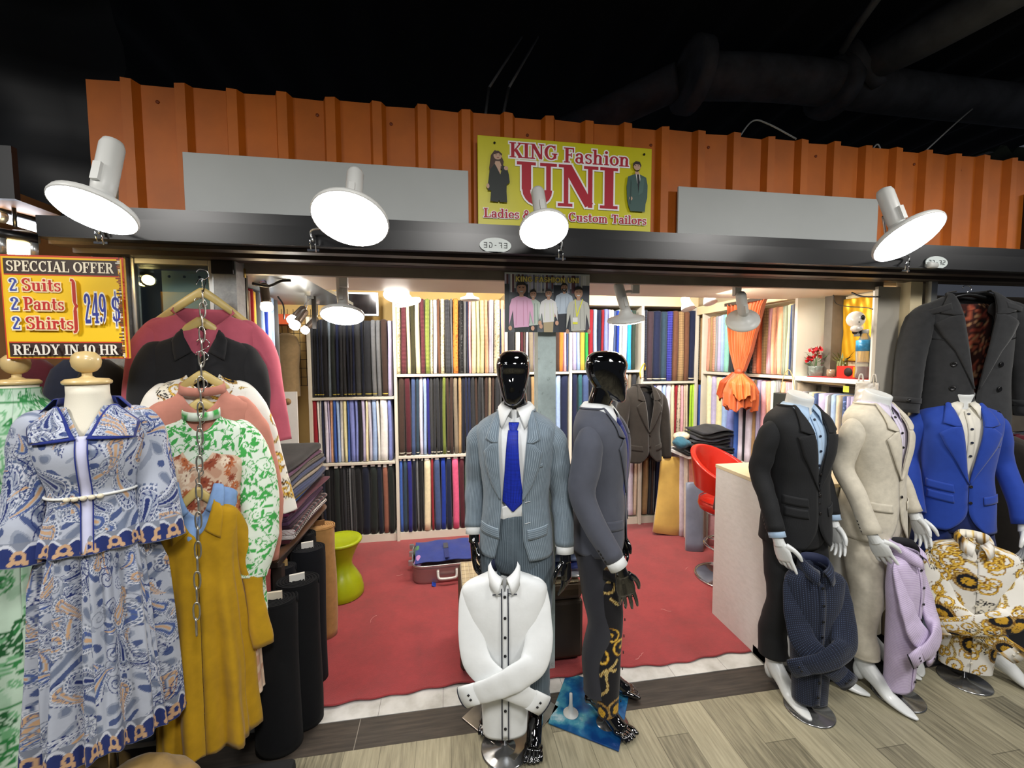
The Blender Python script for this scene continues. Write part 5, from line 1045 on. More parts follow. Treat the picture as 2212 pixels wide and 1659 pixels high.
# ================================================================ cloth prints, computed per vertex
def C3(h): return np.array(lin(h)[:3])
def motif_cells(u, v, n, smin, smax, seed):
    """yield (mask, x, y, size, random) for n motifs scattered over the cloth"""
    g = np.random.default_rng(seed); u0,u1,v0,v1 = u.min(),u.max(),v.min(),v.max()
    for k in range(n):
        cu,cv = g.uniform(u0,u1),g.uniform(v0,v1); s = g.uniform(smin,smax); a = g.uniform(0,6.28)
        du,dv = u-cu,v-cv; m = (np.abs(du)<s*1.3)&(np.abs(dv)<s*1.3)
        if not m.any(): continue
        x,y = du[m],dv[m]; yield m, x*math.cos(a)+y*math.sin(a), -x*math.sin(a)+y*math.cos(a), s, g
def paisley_print(uv, border=(), seed=5, dens=1.0):
    u,v = uv[...,0].ravel(), uv[...,1].ravel(); area = np.ptp(u)*np.ptp(v); col = np.zeros((len(u),3)); col[:] = C3('#bcc2d0')
    n1 = np.sin(u*70+3*np.sin(v*31))+np.sin(v*83+3*np.sin(u*27)); col[n1>0.7] = C3('#9aa2b3'); col[n1>1.25] = C3('#77829a'); col[n1<-1.35] = C3('#4a5a88')
    navy,white,grey,peach,blue = C3('#24336f'),C3('#d3d7e2'),C3('#868d9d'),C3('#d0a983'),C3('#4c62a0'); steel,pale,pale2 = C3('#5e6d8e'),C3('#b5bccb'),C3('#a3abbd')
    for m,x,y,s,g in motif_cells(u,v,int(area*190*dens),0.035,0.095,seed):
        bend = 0.55*g.choice((-1,1))/s; xb = x+bend*np.maximum(y,0)**2*0.8; wd = s*(0.62-0.50*np.clip((y/s+0.55)/1.5,0,1)); r = np.sqrt((xb/np.maximum(wd,1e-4))**2+np.where(y<-.2*s,((y+.2*s)/(.5*s))**2,np.where(y>s,9,0)))
        ang = np.arctan2(y,xb); c = np.full((len(x),3),np.nan); k = g.random(); core = (peach,blue,pale,grey,pale2)[int(k*5)]
        rim = 1+0.07*np.sign(np.sin(ang*19)); k2 = g.random(); ro = (navy,steel,grey)[int(k2*3)]
        for lim,cc in ((rim,ro),(0.93,white),(0.84,steel if k2>.4 else pale),(0.70,navy if k>.4 else steel),(0.66,white),(0.60,core),(0.34,steel),(0.29,pale),(0.15,navy if k>.6 else peach)): c[r<lim] = cc
        q = (r<.84)&(r>.70)&(np.sin(ang*26)>0.2); c[q] = white; q = (r<.58)&(r>.36)&(np.sin(ang*12+r*14)>0.62); c[q] = steel if k<.4 else navy
        ok = ~np.isnan(c[:,0]); idx = np.flatnonzero(m)[ok]; col[idx] = c[ok]
    for m,x,y,s,g in motif_cells(u,v,int(area*90*dens),0.02,0.04,seed+1):      # curled tendrils
        r = np.hypot(x,y); th = np.arctan2(y,x); q = np.abs(((r/s*2.2-th/6.28)%1)-.5); idx = np.flatnonzero(m)[(q<.10)&(r<s)]; col[idx] = navy if g.random()<.5 else grey
    for vb,h in border:                                                         # border bands: navy with peach buds and white petals
        b = (v>vb)&(v<vb+h); t = (v[b]-vb)/h; ph = u[b]*2*PI/0.055; pet = 0.5+0.42*np.abs(np.sin(ph/2)); c = np.tile(navy,(b.sum(),1))
        c[t>pet] = grey; c[np.abs(t-pet)<.07] = white
        bud = np.hypot(((u[b]/0.055+.5)%1-.5)*1.0,(t-.42)*0.9); c[bud<.26] = peach; c[bud<.12] = navy; bud2 = np.hypot(((u[b]/0.0275)%1-.5)*0.6,(t-.17)*1.1); c[bud2<.13] = peach
        c[t<.06] = navy; col[b] = c
    return np.clip(col*0.80,0,1).reshape(uv.shape[:-1]+(3,))
def leaf_print(uv, seed=3, bg='#d8e3d4', fg='#3f9f4a', dens=1.0, s0=0.012, s1=0.020):
    u,v = uv[...,0].ravel(), uv[...,1].ravel(); area = np.ptp(u)*np.ptp(v); col = np.tile(C3(bg),(len(u),1)); f = C3(fg)
    st = np.abs(np.sin((u+0.03*np.sin(v*26))*2*PI/0.11)); col[st<0.06] = f
    st = np.abs(np.sin((v+0.03*np.sin(u*30))*2*PI/0.15)); col[st<0.05] = f
    for m,x,y,s,g in motif_cells(u,v,int(area*260*dens),0.014,0.024,seed+4):
        r = np.hypot(x,y); th = np.arctan2(y,x); q = np.abs(((r/s*1.5-th/6.28)%1)-.5); col[np.flatnonzero(m)[(q<.10)&(r<s)]] = f
    for m,x,y,s,g in motif_cells(u,v,int(area*1150*dens),s0,s1,seed):
        w_ = 0.34*s*np.clip(1-(y/s)**2,0,1)**0.8*(1-0.35*y/s); col[np.flatnonzero(m)[(np.abs(x)<w_)&(np.abs(y)<s)]] = f
    return col.reshape(uv.shape[:-1]+(3,))
def toile_print(uv, seed=8, bands=()):
    u,v = uv[...,0].ravel(), uv[...,1].ravel(); area = np.ptp(u)*np.ptp(v); col = np.tile(C3('#bcd3bf'),(len(u),1)); g1,g2,g3 = C3('#2f7f43'),C3('#6fa97a'),C3('#1f5c30')
    n = np.sin(u*40+2*np.sin(v*23))*np.sin(v*36+2*np.sin(u*19)); col[n>.55] = C3('#a5c6ab')
    for m,x,y,s,g in motif_cells(u,v,int(area*150),0.03,0.065,seed):
        r = np.hypot(x,y)/s; th = np.arctan2(y,x); p = 0.55+0.45*np.abs(np.cos(th*g.integers(3,6))); idx = np.flatnonzero(m); c = (g1,g2,g3)[g.integers(0,3)]
        col[idx[(r<p)&(r>p*.78)]] = c; col[idx[(r<p*.55)&(r>p*.40)]] = c; col[idx[r<.16]] = g3; col[idx[(r<p*.95)&(np.abs(np.sin(th*9))<.12)]] = c
    for m,x,y,s,g in motif_cells(u,v,int(area*350),0.015,0.03,seed+1):
        w_ = 0.4*s*np.clip(1-(y/s)**2,0,1); col[np.flatnonzero(m)[(np.abs(x)<w_)&(np.abs(x)>w_*.15)]] = g2 if g.random()<.5 else g1
    for vb,h in bands: b=(v>vb)&(v<vb+h); col[b] = g1
    return col.reshape(uv.shape[:-1]+(3,))
def baroque_print(uv, seed=2, bg='#e4e1d8', dens=1.0, dark=False):
    u,v = uv[...,0].ravel(), uv[...,1].ravel(); area = np.ptp(u)*np.ptp(v); bgc = C3(bg); col = np.tile(bgc,(len(u),1)); gold,gd,blk,wh = C3('#c79a2c'),C3('#7a5518'),C3('#15151c'),C3('#e6e0cf')
    for m,x,y,s,g in motif_cells(u,v,int(area*26*dens),0.05,0.08,seed+3):                      # leopard patches
        r = np.maximum(np.abs(x),np.abs(y))/s; idx=np.flatnonzero(m); ins = r<.8; col[idx[ins]] = wh if not dark else blk
        q = np.sin(x*260+2*np.sin(y*150))*np.sin(y*230+2*np.sin(x*170)); col[idx[ins&(q>.38)]] = blk if not dark else gold
    for m,x,y,s,g in motif_cells(u,v,int(area*46*dens),0.05,0.10,seed+5):                      # rope lines
        idx=np.flatnonzero(m); q=np.abs(x+0.15*s*np.sin(y/s*4)); ins=(q<.007)&(np.abs(y)<s*1.2); col[idx[ins]] = np.where((np.sin((y[ins]+x[ins])*500)>-.3)[:,None],C3('#cdb878'),gd)
    for m,x,y,s,g in motif_cells(u,v,int(area*110*dens),0.025,0.05,seed):                      # acanthus scrolls
        r=np.hypot(x,y)/s; th=np.arctan2(y,x); q=np.abs(((r*1.35-th/6.28)%1)-.5); wd=.20*(1-.5*r)*(1+.35*np.sin(th*9)); idx=np.flatnonzero(m)
        col[idx[(q<wd+.07)&(r<1)]] = gd; col[idx[(q<wd)&(r<.96)]] = gold; col[idx[(q<wd*.3)&(r<.9)]] = C3('#e6c765')
    for m,x,y,s,g in motif_cells(u,v,max(2,int(area*13*dens)),0.05,0.056,seed+9):              # dark medallions
        r=np.hypot(x,y)/s; th=np.arctan2(y,x); idx=np.flatnonzero(m); col[idx[r<.95]] = gd; col[idx[(r<.92)&(np.sin(th*40)*np.sin(r*60)>0)]] = C3('#b99a5a'); col[idx[r<.72]] = blk
        q=np.abs(np.sin(x/s*7))*np.abs(np.sin(y/s*7)); col[idx[(r<.42)&(q>.35)]] = gold; col[idx[(np.abs(x)<s*.05)&(np.abs(y)<s*.45)]] = gold; col[idx[(np.abs(y)<s*.05)&(np.abs(x)<s*.35)]] = gold
    return col.reshape(uv.shape[:-1]+(3,))
def floral_print(uv, seed=4):
    u,v = uv[...,0].ravel(), uv[...,1].ravel(); area=np.ptp(u)*np.ptp(v); col=np.tile(C3('#cdb097'),(len(u),1)); n=np.sin(u*50+2*np.sin(v*33))*np.sin(v*47+2*np.sin(u*29)); col[n>.4]=C3('#b98f76'); col[n<-.5]=C3('#dcc7b0')
    for m,x,y,s,g in motif_cells(u,v,int(area*330),0.015,0.035,seed):
        r=np.hypot(x,y)/s; th=np.arctan2(y,x); p=.6+.4*np.cos(th*5)**2; idx=np.flatnonzero(m); c=(C3('#8d4630'),C3('#b0653f'),C3('#e0cdb5'))[g.integers(0,3)]; col[idx[(r<p)&(r>p*.35*g.random())]]=c; col[idx[r<.18]]=C3('#6d2f24')
    return col.reshape(uv.shape[:-1]+(3,))
def rows_print(fn):                                    # colours for a hanging grid, from its UV in metres
    return lambda uv: fn(uv)

# ================================================================ dress shirts on low busts in front of the mannequins
def shirt_bust(label, px, py, Y, top, hem, hw, hemw, mat, rz, seed=1, col=None, arms=True, dens=(60,70), piping=None, cuffp=None, trim=None, inner='#2a2c34', base='plate', neck_open=.02, bcol='#14161c', low=0.95):
    """shirt buttoned on a small bust, sleeves folded across the front, on a stand with a round foot"""
    d = ray(px,py); c = atY(px,py,Y); t_ = thing('display_shirt', label, 'shirt', (c.x,Y,0), rz); H=top-hem
    rows=[(hem,hemw,.050,.045,0),(hem+.22*H,hemw*1.10,.056,.05,0),(hem+.50*H,hw*.80,.062,.054,0),(hem+.72*H,hw*.97,.064,.056,0),(hem+.80*H,hw*1.01,.056,.052,0),(hem+.855*H,hw*.98,.046,.05,0),(hem+.882*H,hw*.84,.044,.05,.002),(hem+.905*H,hw*.56,.046,.05,.004),(hem+.92*H,hw*.38,.048,.052,.006),(hem+.94*H,.056,.05,.052,.006)]
    T = Torso(rows,2.3); zt=hem+.93*H; xo=lambda z: .0008 if z<zt-.055 else .0008+(z-zt+.055)*neck_open*14
    P = T.shell(hem,zt,dens[0],dens[1],lambda z:-xo(z),xo); P=crumple(P,.005,(36,22,16),seed,True)
    C_ = (lambda a: None) if col is None else (lambda a: col(gridUV(a)))
    b = grid('shirt_body',P,mat,t_,col=C_(P),th=.002)
    # standing collar with turned-down points
    n=45; u=np.linspace(-1,1,n); ph=PI+u*(PI-.12); x_,y_=np.sin(ph),-np.cos(ph); r=.056; f=np.clip((np.abs(u)-.55)/.45,0,1)
    inn=np.stack([x_*r,.006+y_*r*.95,zt-.012+.052*(1-.8*f)],-1); low_=np.stack([x_*r,.006+y_*r*.95,0*x_+zt-.018-.012*f],-1); out=np.stack([x_*(r+.012)+np.sign(x_)*f*.020,.006+y_*(r+.014)-f*.016,zt-.020-.038*f],-1); mid=(inn+out)/2+np.stack([x_*.006,y_*.006,0*x_+.010],-1)
    G=np.array([low_,inn,mid,out]); cg=grid('collar',G,mat,t_,col=C_(G),th=.002)
    if trim: 
        Q=np.array([inn*[.985,.985,1]+[0,0,.001],low_*[.985,.985,1]]); grid('collar_lining',Q,trim,cg,th=.001)
    pw=.013
    lay('placket',T,[(-pw,hem+.01),(-pw,zt-.06)],[(pw,hem+.01),(pw,zt-.06)],mat,b,.004,3,40,.002) if col is None else None
    if piping:
        for x in (-pw,pw): lay('piping',T,[(x-.002,hem+.005),(x-.002,zt-.05)],[(x+.002,hem+.005),(x+.002,zt-.05)],piping,b,.007,2,50,.001)
        for s in (-1,1): MB().tube(spline([(s*.014,-.066,zt-.056),(s*.03,-.068,zt-.058),(s*.05,-.06,zt-.064)],10),.0022,6).build('collar_trim',piping,cg)
    bm=M('diamond_button_'+bcol.lstrip('#'),bcol,.35)
    for z in np.linspace(zt-.075,hem+.06,8): button(T,0.0,z,bm,b,.006,.008)
    if arms:
        zs_=zt-.060
        for s,(pts,rr) in zip((-1,1),(([(-.50*hw,.0,zs_+.012),(-.80*hw,-.004,zs_-.012),(-.80*hw,-.040,zs_-.20*H),(-.66*hw,-.070,zs_-.36*H),(-.25*hw,-.094,hem+.40*H),(.25*hw,-.098,hem+.33*H),(.62*hw,-.088,hem+.27*H)],[.016,.034,.052,.056,.052,.046,.042]),([(.50*hw,.0,zs_+.012),(.80*hw,-.004,zs_-.012),(.82*hw,-.045,zs_-.22*H),(.66*hw,-.085,zs_-.37*H),(.22*hw,-.116,hem+.43*H),(-.28*hw,-.118,hem+.38*H),(-.66*hw,-.104,hem+.34*H)],[.016,.034,.054,.060,.056,.048,.044]))):
            p=spline(pts,dens[0]); rv=np.interp(np.linspace(0,1,len(p)),np.linspace(0,1,len(rr)),rr); rv=rv*(H/.72)**.5
            Q=crumple(tubeP(p,rv,max(26,dens[1]//2),((0,1,0),.22)),.0045,(34,34,34),seed+s,True); sl=grid('sleeve',Q,mat,t_,True,True,False,col=C_(Q),th=.002)
            dd=Vector(p[-1]-p[-4]).normalized(); rc=rv[-1]*1.02; q=[Vector(p[-1])-dd*.008,Vector(p[-1])+dd*.03,Vector(p[-1])+dd*.062]; Q=tubeP(q,[rc,rc*1.02,rc*1.04],30,((0,1,0),.22))
            cf=grid('cuff',Q,mat,sl,True,col=C_(Q),th=.003)
            if cuffp: Q2=tubeP([q[2]-dd*.001,q[2]+dd*.003],[rc*1.05]*2,30,((0,1,0),.28)); grid('cuff_trim',Q2,cuffp,cf,True,th=.001)
            for k in range(2):
                w_=Vector((dd.z,0,-dd.x))*(.015-.022*k)*s; cc=q[1]+w_+Vector((0,-rc*.28-.002,0)); MB().lathe([(.0005,.003),(.006,.002),(.006,0)],cc,4,axis=(0,-1,0)).build('button',bm,cf)
    MB().tube([(0,0,.01),(0,0,hem+.25*H)],.009,12).build('stand_pole',mchrome,t_)
    MB().lathe([(.105,0),(.105,.004),(.10,.007),(.02,.010),(.012,.02),(.001,.021)],(0,0,0),40).build('stand_foot',M('stand_steel','#9a9b9b',.2,metal=.9) if base=='plate' else base,t_)
    return t_
shirt_bust('white dress shirt with black piping and crossed sleeves on a round steel stand',1090,1400,1.70,.845,.085,.178,.095,mshirt,R(-6),3,piping=M('piping_navy','#12182c',.6),cuffp=M('piping_navy','#12182c',.6),trim=M('lining_navy','#1b2340',.8),bcol='#14161c',neck_open=.03)
mnv=Mcloth('shirt_navy_dots','#141a2b',.8,dots=(.009,.0017,'#44526e'),wrinkle=.35)
shirt_bust('dark navy dotted shirt with folded sleeves on a stand between the charcoal mannequin feet',1754,1380,1.66,.765,.055,.128,.075,mnv,R(-14),5,bcol='#0c0e14',trim=M('lining_navy','#1b2340',.8))
mlav=Mcloth('shirt_lavender','#b9a8c9',.8,check=[(1,.008,.003,'#d3c8dc')],wrinkle=.3)
shirt_bust('lavender shirt with black inner trim on a stand in front of the cream linen suit',1948,1360,1.66,.805,.06,.112,.082,mlav,R(16),7,piping=None,cuffp=M('lining_black','#141318',.8),trim=M('lining_black','#141318',.8),bcol='#17151c')
shirt_bust('white and gold baroque print shirt with black medallions in front of the royal blue suit',2092,1330,1.69,.80,.075,.175,.10,Mattr('print_baroque_shirt'),R(-38),9,col=lambda uv_:baroque_print(uv_,12,dens=1.7),dens=(150,190),bcol='#d8d2c0')
# black gold-chain print shirt seen edge-on beside the charcoal suit mannequin
t_=shirt_bust('black shirt with gold chain print seen edge-on on the blue base plate',1312,1400,1.74,.80,.07,.066,.055,Mattr('print_black_gold'),R(66),15,arms=False,col=lambda uv_:baroque_print(uv_,22,bg='#121116',dens=.55,dark=True),dens=(130,150),bcol='#0c0c10')

# ================================================================ dress forms at the left edge
mwood = M('pale_wood','#cdb27a',0.35,var=0.08,vscale=10,coat=0.4)
mlinen_form = M('form_linen','#d9d2bf',0.85,bump=0.15,bscale=300)
mpais = Mattr('print_paisley'); mtoile = Mattr('print_toile'); mleafp = Mattr('print_leaf'); mbar = Mattr('print_baroque'); mflor = Mattr('print_floral')
def dress_form(label, loc, rz, z_neck, knob=True):
    t_ = thing('dress_form', label, 'dress form', loc, rz)
    a=np.linspace(0,2*PI,30,endpoint=False); P=np.array([np.stack([np.cos(a)*r, np.sin(a)*r*1.02+y, 0*a+z],-1) for z,r,y in ((z_neck-.20,.10,.02),(z_neck-.13,.085,.015),(z_neck-.08,.058,.008),(z_neck-.03,.050,.0),(z_neck,.050,.0))])
    grid('neck',P,mlinen_form,t_,True,True,True)
    MB().lathe([(.055,0),(.058,.004),(.058,.010),(.050,.017),(.02,.020),(.012,.026),(.012,.040)],(0,0,z_neck),30).build('neck_cap',mwood,t_)
    MB().lathe([(.001,.036),(.012,.036),(.024,.042),(.033,.055),(.036,.072),(.033,.088),(.022,.100),(.001,.104)],(0,0,z_neck),30).build('knob',mwood,t_)
    MB().tube([(0,0,0.02),(0,0,z_neck-.6)],0.014,12).build('pole',mchrome,t_); MB().lathe([(.15,0),(.15,.008),(.02,.02),(.02,.04)],(0,0,0),30).build('stand_base',mblack,t_)
    return t_
df = dress_form('cream linen dress form with round wooden knob wearing the blue paisley dress',(-1.113,1.50,0),R(24),1.622)
ang = lambda n: np.linspace(0,2*PI,n,endpoint=False)
dr = thing('dress','long blue and white paisley shirt dress with navy edging and white cord belt','dress',(-1.113,1.50,0),R(24))
DR = [(1.08,.150,.118,.110),(1.14,.134,.106,.10),(1.21,.113,.093,.086),(1.26,.104,.083,.078),(1.30,.103,.083,.078),(1.36,.116,.098,.082),(1.42,.128,.105,.085),(1.47,.134,.090,.082),(1.505,.122,.072,.074),(1.53,.092,.060,.066),(1.55,.066,.054,.058),(1.56,.060,.05,.054)]
TD = Torso(DR,2.2)
xo = lambda z: .001 if z<1.46 else .001+(z-1.46)*.42
zs = np.linspace(1.115,1.555,240)[:,None]; nu=330; Pz=[]
tr = TD.th(np.array([xo(q) for q in zs[:,0]]),zs[:,0])[:,None]; th = tr+(2*PI-2*tr)*np.linspace(0,1,nu)[None,:]
P = TD.S(th,zs); fl = np.clip((1.26-zs)/.15,0,1); P[...,:2] *= 1+(0.055*np.sin(th*11+1)*fl)[...,None]; P = crumple(P,0.003,(40,40,25),3,True)
uv = np.stack([th*.13, (zs-1.115)+0*th],-1)
bod = grid('bodice',P,mpais,dr,uv=uv,col=paisley_print(uv,((0.0,.055),),5)); solid(bod,0.003)
nz,nu = 360,560; z = np.linspace(.47,1.16,nz)[:,None]; th = np.linspace(0,2*PI,nu)[None,:]; t_ = (1.16-z)/.69
a = .125+.055*t_**.9; fold = .020*np.sin(th*9+.6*np.sin(t_*3)+.5)+.011*np.sin(th*17+2+t_*2)+.006*np.sin(th*31)
rr = 1+fold*np.clip(t_*5,0.35,1)/a*1.0; P = np.stack([np.sin(th)*a*rr, -np.cos(th)*a*.72*rr, z+0.014*np.sin(th*2+1)*t_+.012*np.sin(th*9+.5)*t_],-1)
uv = np.stack([th*.30+0*z, z-.47+0*th],-1); sk = grid('skirt',P,mpais,dr,uv=uv,col=paisley_print(uv,((0.0,.075),),6)); solid(sk,0.003)
def pcol(seed,edge=.0,hb=.05):
    return lambda uv_: paisley_print(uv_,((uv_[...,1].max()-hb,hb),),seed)
for s,pts,r in ((-1,[(-.075,0,1.515),(-.115,0,1.50),(-.136,.01,1.43),(-.148,.0,1.32),(-.154,-.02,1.22),(-.165,-.03,1.10)],[.025,.045,.050,.046,.047,.052,.066]),(1,[(.075,0,1.515),(.115,0,1.50),(.138,.01,1.43),(.150,.0,1.32),(.156,-.02,1.22),(.160,-.03,1.10)],[.025,.045,.052,.050,.052,.056,.066])):
    p = spline(pts,190); rv = np.interp(np.linspace(0,1,190),np.linspace(0,1,len(r)),r); Q = tubeP(p,rv,150,((0,1,0),.8)); Q = crumple(Q,0.005,(38,38,26),30+s,True)
    q_uv = np.stack(np.meshgrid(np.linspace(0,.36,150),np.linspace(.45,0,190)),-1); o = grid('sleeve',Q,mpais,dr,True,uv=q_uv,col=paisley_print(q_uv,((0.0,.05),),40+s)); solid(o,.003)
# shirt collar, placket with navy piping
mnavy = Mcloth('navy_trim','#1a2b78',0.7,var=.03); mpl = Mcloth('placket_lilac','#c3c4de',0.75,var=.03)
cu = lambda uv_: paisley_print(uv_,(),77,3.0)
P_=None
for sd in (-1,1):
    cf=lay('collar',TD,[(sd*.052,1.552),(sd*.030,1.505),(sd*.010,1.462)],[(sd*.068,1.545),(sd*.118,1.498),(sd*.108,1.452)],mnavy,dr,.009,8,24,.003,.004)
    lay('collar_panel',TD,[(sd*.054,1.546),(sd*.036,1.504),(sd*.022,1.470)],[(sd*.066,1.541),(sd*.110,1.498),(sd*.102,1.459)],mpais,cf,.014,40,60,.001,col=lambda uv_:paisley_print(uv_*1.3,(),77+sd,2.5))
a_=np.linspace(PI*.42,PI*1.58,40); grid('collar_stand',np.array([TD.S(a_,1.545,.003),TD.S(a_,1.555,.004)+np.array((0,0,.022)),TD.S(a_,1.552,.012)+np.array((0,0,.020)),TD.S(a_,1.522,.014)]),mnavy,dr,th=.002)
lay('placket',TD,[(-.012,1.12),(-.012,1.47)],[(.012,1.12),(.012,1.47)],mpl,dr,.004,3,40,.002)
for x in (-.014,.012): lay('piping',TD,[(x,1.12),(x,1.465)],[(x+.003,1.12),(x+.003,1.465)],mnavy,dr,.006,2,40,.001)
bz = TD.S(ang(80),1.285,.006); MB().tube(bz.tolist(),.0042,8,closed=True).build('belt',M('cord_white','#dcdcd6',.6),dr)
bd = MB()
for k in range(-2,3): bd.ball(TD.F(np.array(-.004+.016*k),np.array(1.284),.014),(.0085,.008,.0075),8)
bd.build('belt_bead',M('bead_cream','#d8cdb2',.3),dr)
# green dress behind it
gf = dress_form('dress form with wooden knob wearing the green toile dress at the left edge',(-1.44,1.66,0),R(30),1.615)
gd_ = thing('dress','green and white toile floral dress with high collar at the left edge','dress',(-1.44,1.66,0),R(30))
nz,nu=190,190; z=np.linspace(.36,1.605,nz)[:,None]; th=np.linspace(0,2*PI,nu)[None,:]
G = interp_rows([(.36,.25,.19,0),(.8,.19,.15,0),(1.08,.135,.11,0),(1.22,.112,.09,0),(1.36,.135,.11,0),(1.46,.145,.10,0),(1.515,.125,.08,0),(1.55,.075,.062,0),(1.575,.056,.056,0),(1.605,.054,.054,0)],z[:,0])
f_=np.clip((1.15-z)/.6,0,1); k=1+(.08*np.sin(th*8)+.03*np.sin(th*17+1))*f_; P=np.stack([np.sin(th)*G[:,0:1]*k,-np.cos(th)*G[:,1:2]*k,z+.02*np.sin(th*8)*f_],-1)
uv=np.stack([th*.17+0*z,z+0*th],-1); solid(grid('dress_body',crumple(P,.003,(40,40,25),6,False),mtoile,gd_,uv=uv,col=toile_print(uv,8,((1.555,.006),(1.60,.02),(.38,.012),(.46,.008),(.60,.008),(1.10,.006),(1.17,.006),(1.30,.005)))),.003)
for s in (-1,1):
    Q=tubeP(spline([(s*.09,0,1.51),(s*.14,.0,1.48),(s*.175,0,1.38),(s*.20,-.02,1.2),(s*.21,-.05,1.02)],70),np.interp(np.linspace(0,1,70),[0,.2,.5,1],[.03,.06,.06,.07]),50); q_uv=np.stack(np.meshgrid(np.linspace(0,.36,50),np.linspace(.6,0,70)),-1)
    solid(grid('sleeve',crumple(Q,.005,(30,30,20),9,True),mtoile,gd_,True,uv=q_uv,col=toile_print(q_uv,12+s)),.003)
# cloth bundles and wrapping below the dresses
def lump(name,label,cat,c,r,mat,seed,amp=.04,fr=(9,9,9)):
    th=np.linspace(0,2*PI,48,endpoint=False)[None,:]; b=np.linspace(.05,PI-.05,30)[:,None]
    P=np.stack([np.sin(b)*np.cos(th)*r[0],np.sin(b)*np.sin(th)*r[1],-np.cos(b)*r[2]+0*th],-1); P=crumple(P,amp*1.4,fr,seed); P=crumple(P,amp*.6,tuple(2.4*q for q in fr),seed+1); P=crumple(P,amp*.22,tuple(6*q for q in fr),seed+2); P[...,2]=np.maximum(P[...,2],-r[2]+.002)
    o=grid(name,P,mat,None,True,True,True); o.location=c; return tag(o,label,cat)
mtanc=Mcloth('tan_cloth','#8f7444',.9,wrinkle=.5,var=.15)
lump('cloth_bundle','tan brown cloth bundle slumped under the left side of the paisley dress','cloth bundle',(-1.30,1.52,.17),(.20,.22,.17),mtanc,3)
lump('cloth_bundle','tan brown cloth bundle draped under the right hem of the paisley dress','cloth bundle',(-.99,1.42,.20),(.20,.15,.20),mtanc,5)
lump('plastic_wrap','crumpled clear plastic wrapping lying between the two tan cloth bundles','plastic wrap',(-1.13,1.33,.18),(.10,.09,.18),M('crumpled_plastic','#b9bdb6',.15,spec=.8,var=.3,vscale=14),7,.03,(22,22,22))
bevel(tag(box('fabric_crate',-1.02,-.62,1.42,1.72,0,.085,M('black_felt','#0e0f11',.9)),'low black crate on the floor beneath the mustard dress','crate'),.02)

# ================================================================ cascade of garments on the chain
CHX = -.955
def chain(p0,p1,n,mat,label):
    t_=thing('chain',label,'chain',p0); d=Vector(p1)-Vector(p0); L=d.length/n; lk=None
    for k in range(n):
        c=d*((k+.5)/n); q=[(.0088*math.cos(a) ,0,(L*.5)*math.sin(a)+ .006*np.sign(math.sin(a))) for a in np.linspace(0,2*PI,16,endpoint=False)]
        if lk is None:
            lk=MB().tube(q,.0028,8,closed=True).build('link',mat,t_); o=lk
        else: o=lk.copy(); COL.objects.link(o); o.parent=t_
        o.location=c; o.rotation_euler=(0,0,R(25) if k%2 else R(115))
    return t_
mhang=M('hanger_wood','#c3ad6c',.4,var=.08)
def hanger(loc,rz,wd,label,hook=.10):
    t_=thing('clothes_hanger',label,'clothes hanger',loc,rz); x=np.linspace(-1,1,30); zc=-.14*np.abs(x)**1.1; 
    P=tubeP([(wd/2*a,.012*abs(a),b) for a,b in zip(x,zc)],.011,10); c_=np.array([(wd/2*a,.012*abs(a),b) for a,b in zip(x,zc)])[:,None,:]; P=c_+(P-c_)*np.array([1,.55,1.5])*(1.25-.35*np.abs(x))[:,None,None]
    grid('hanger_bar',P,mhang,t_,True,True,True)
    MB().tube(spline([(0,0,0.0),(0,0,hook*.35),(.0,0,hook*.5),(.022,0,hook*.7),(.016,0,hook*.95),(-.008,0,hook),(-.018,0,hook*.85)],24),.0019,7).build('hook',mchrome,t_)
    return t_
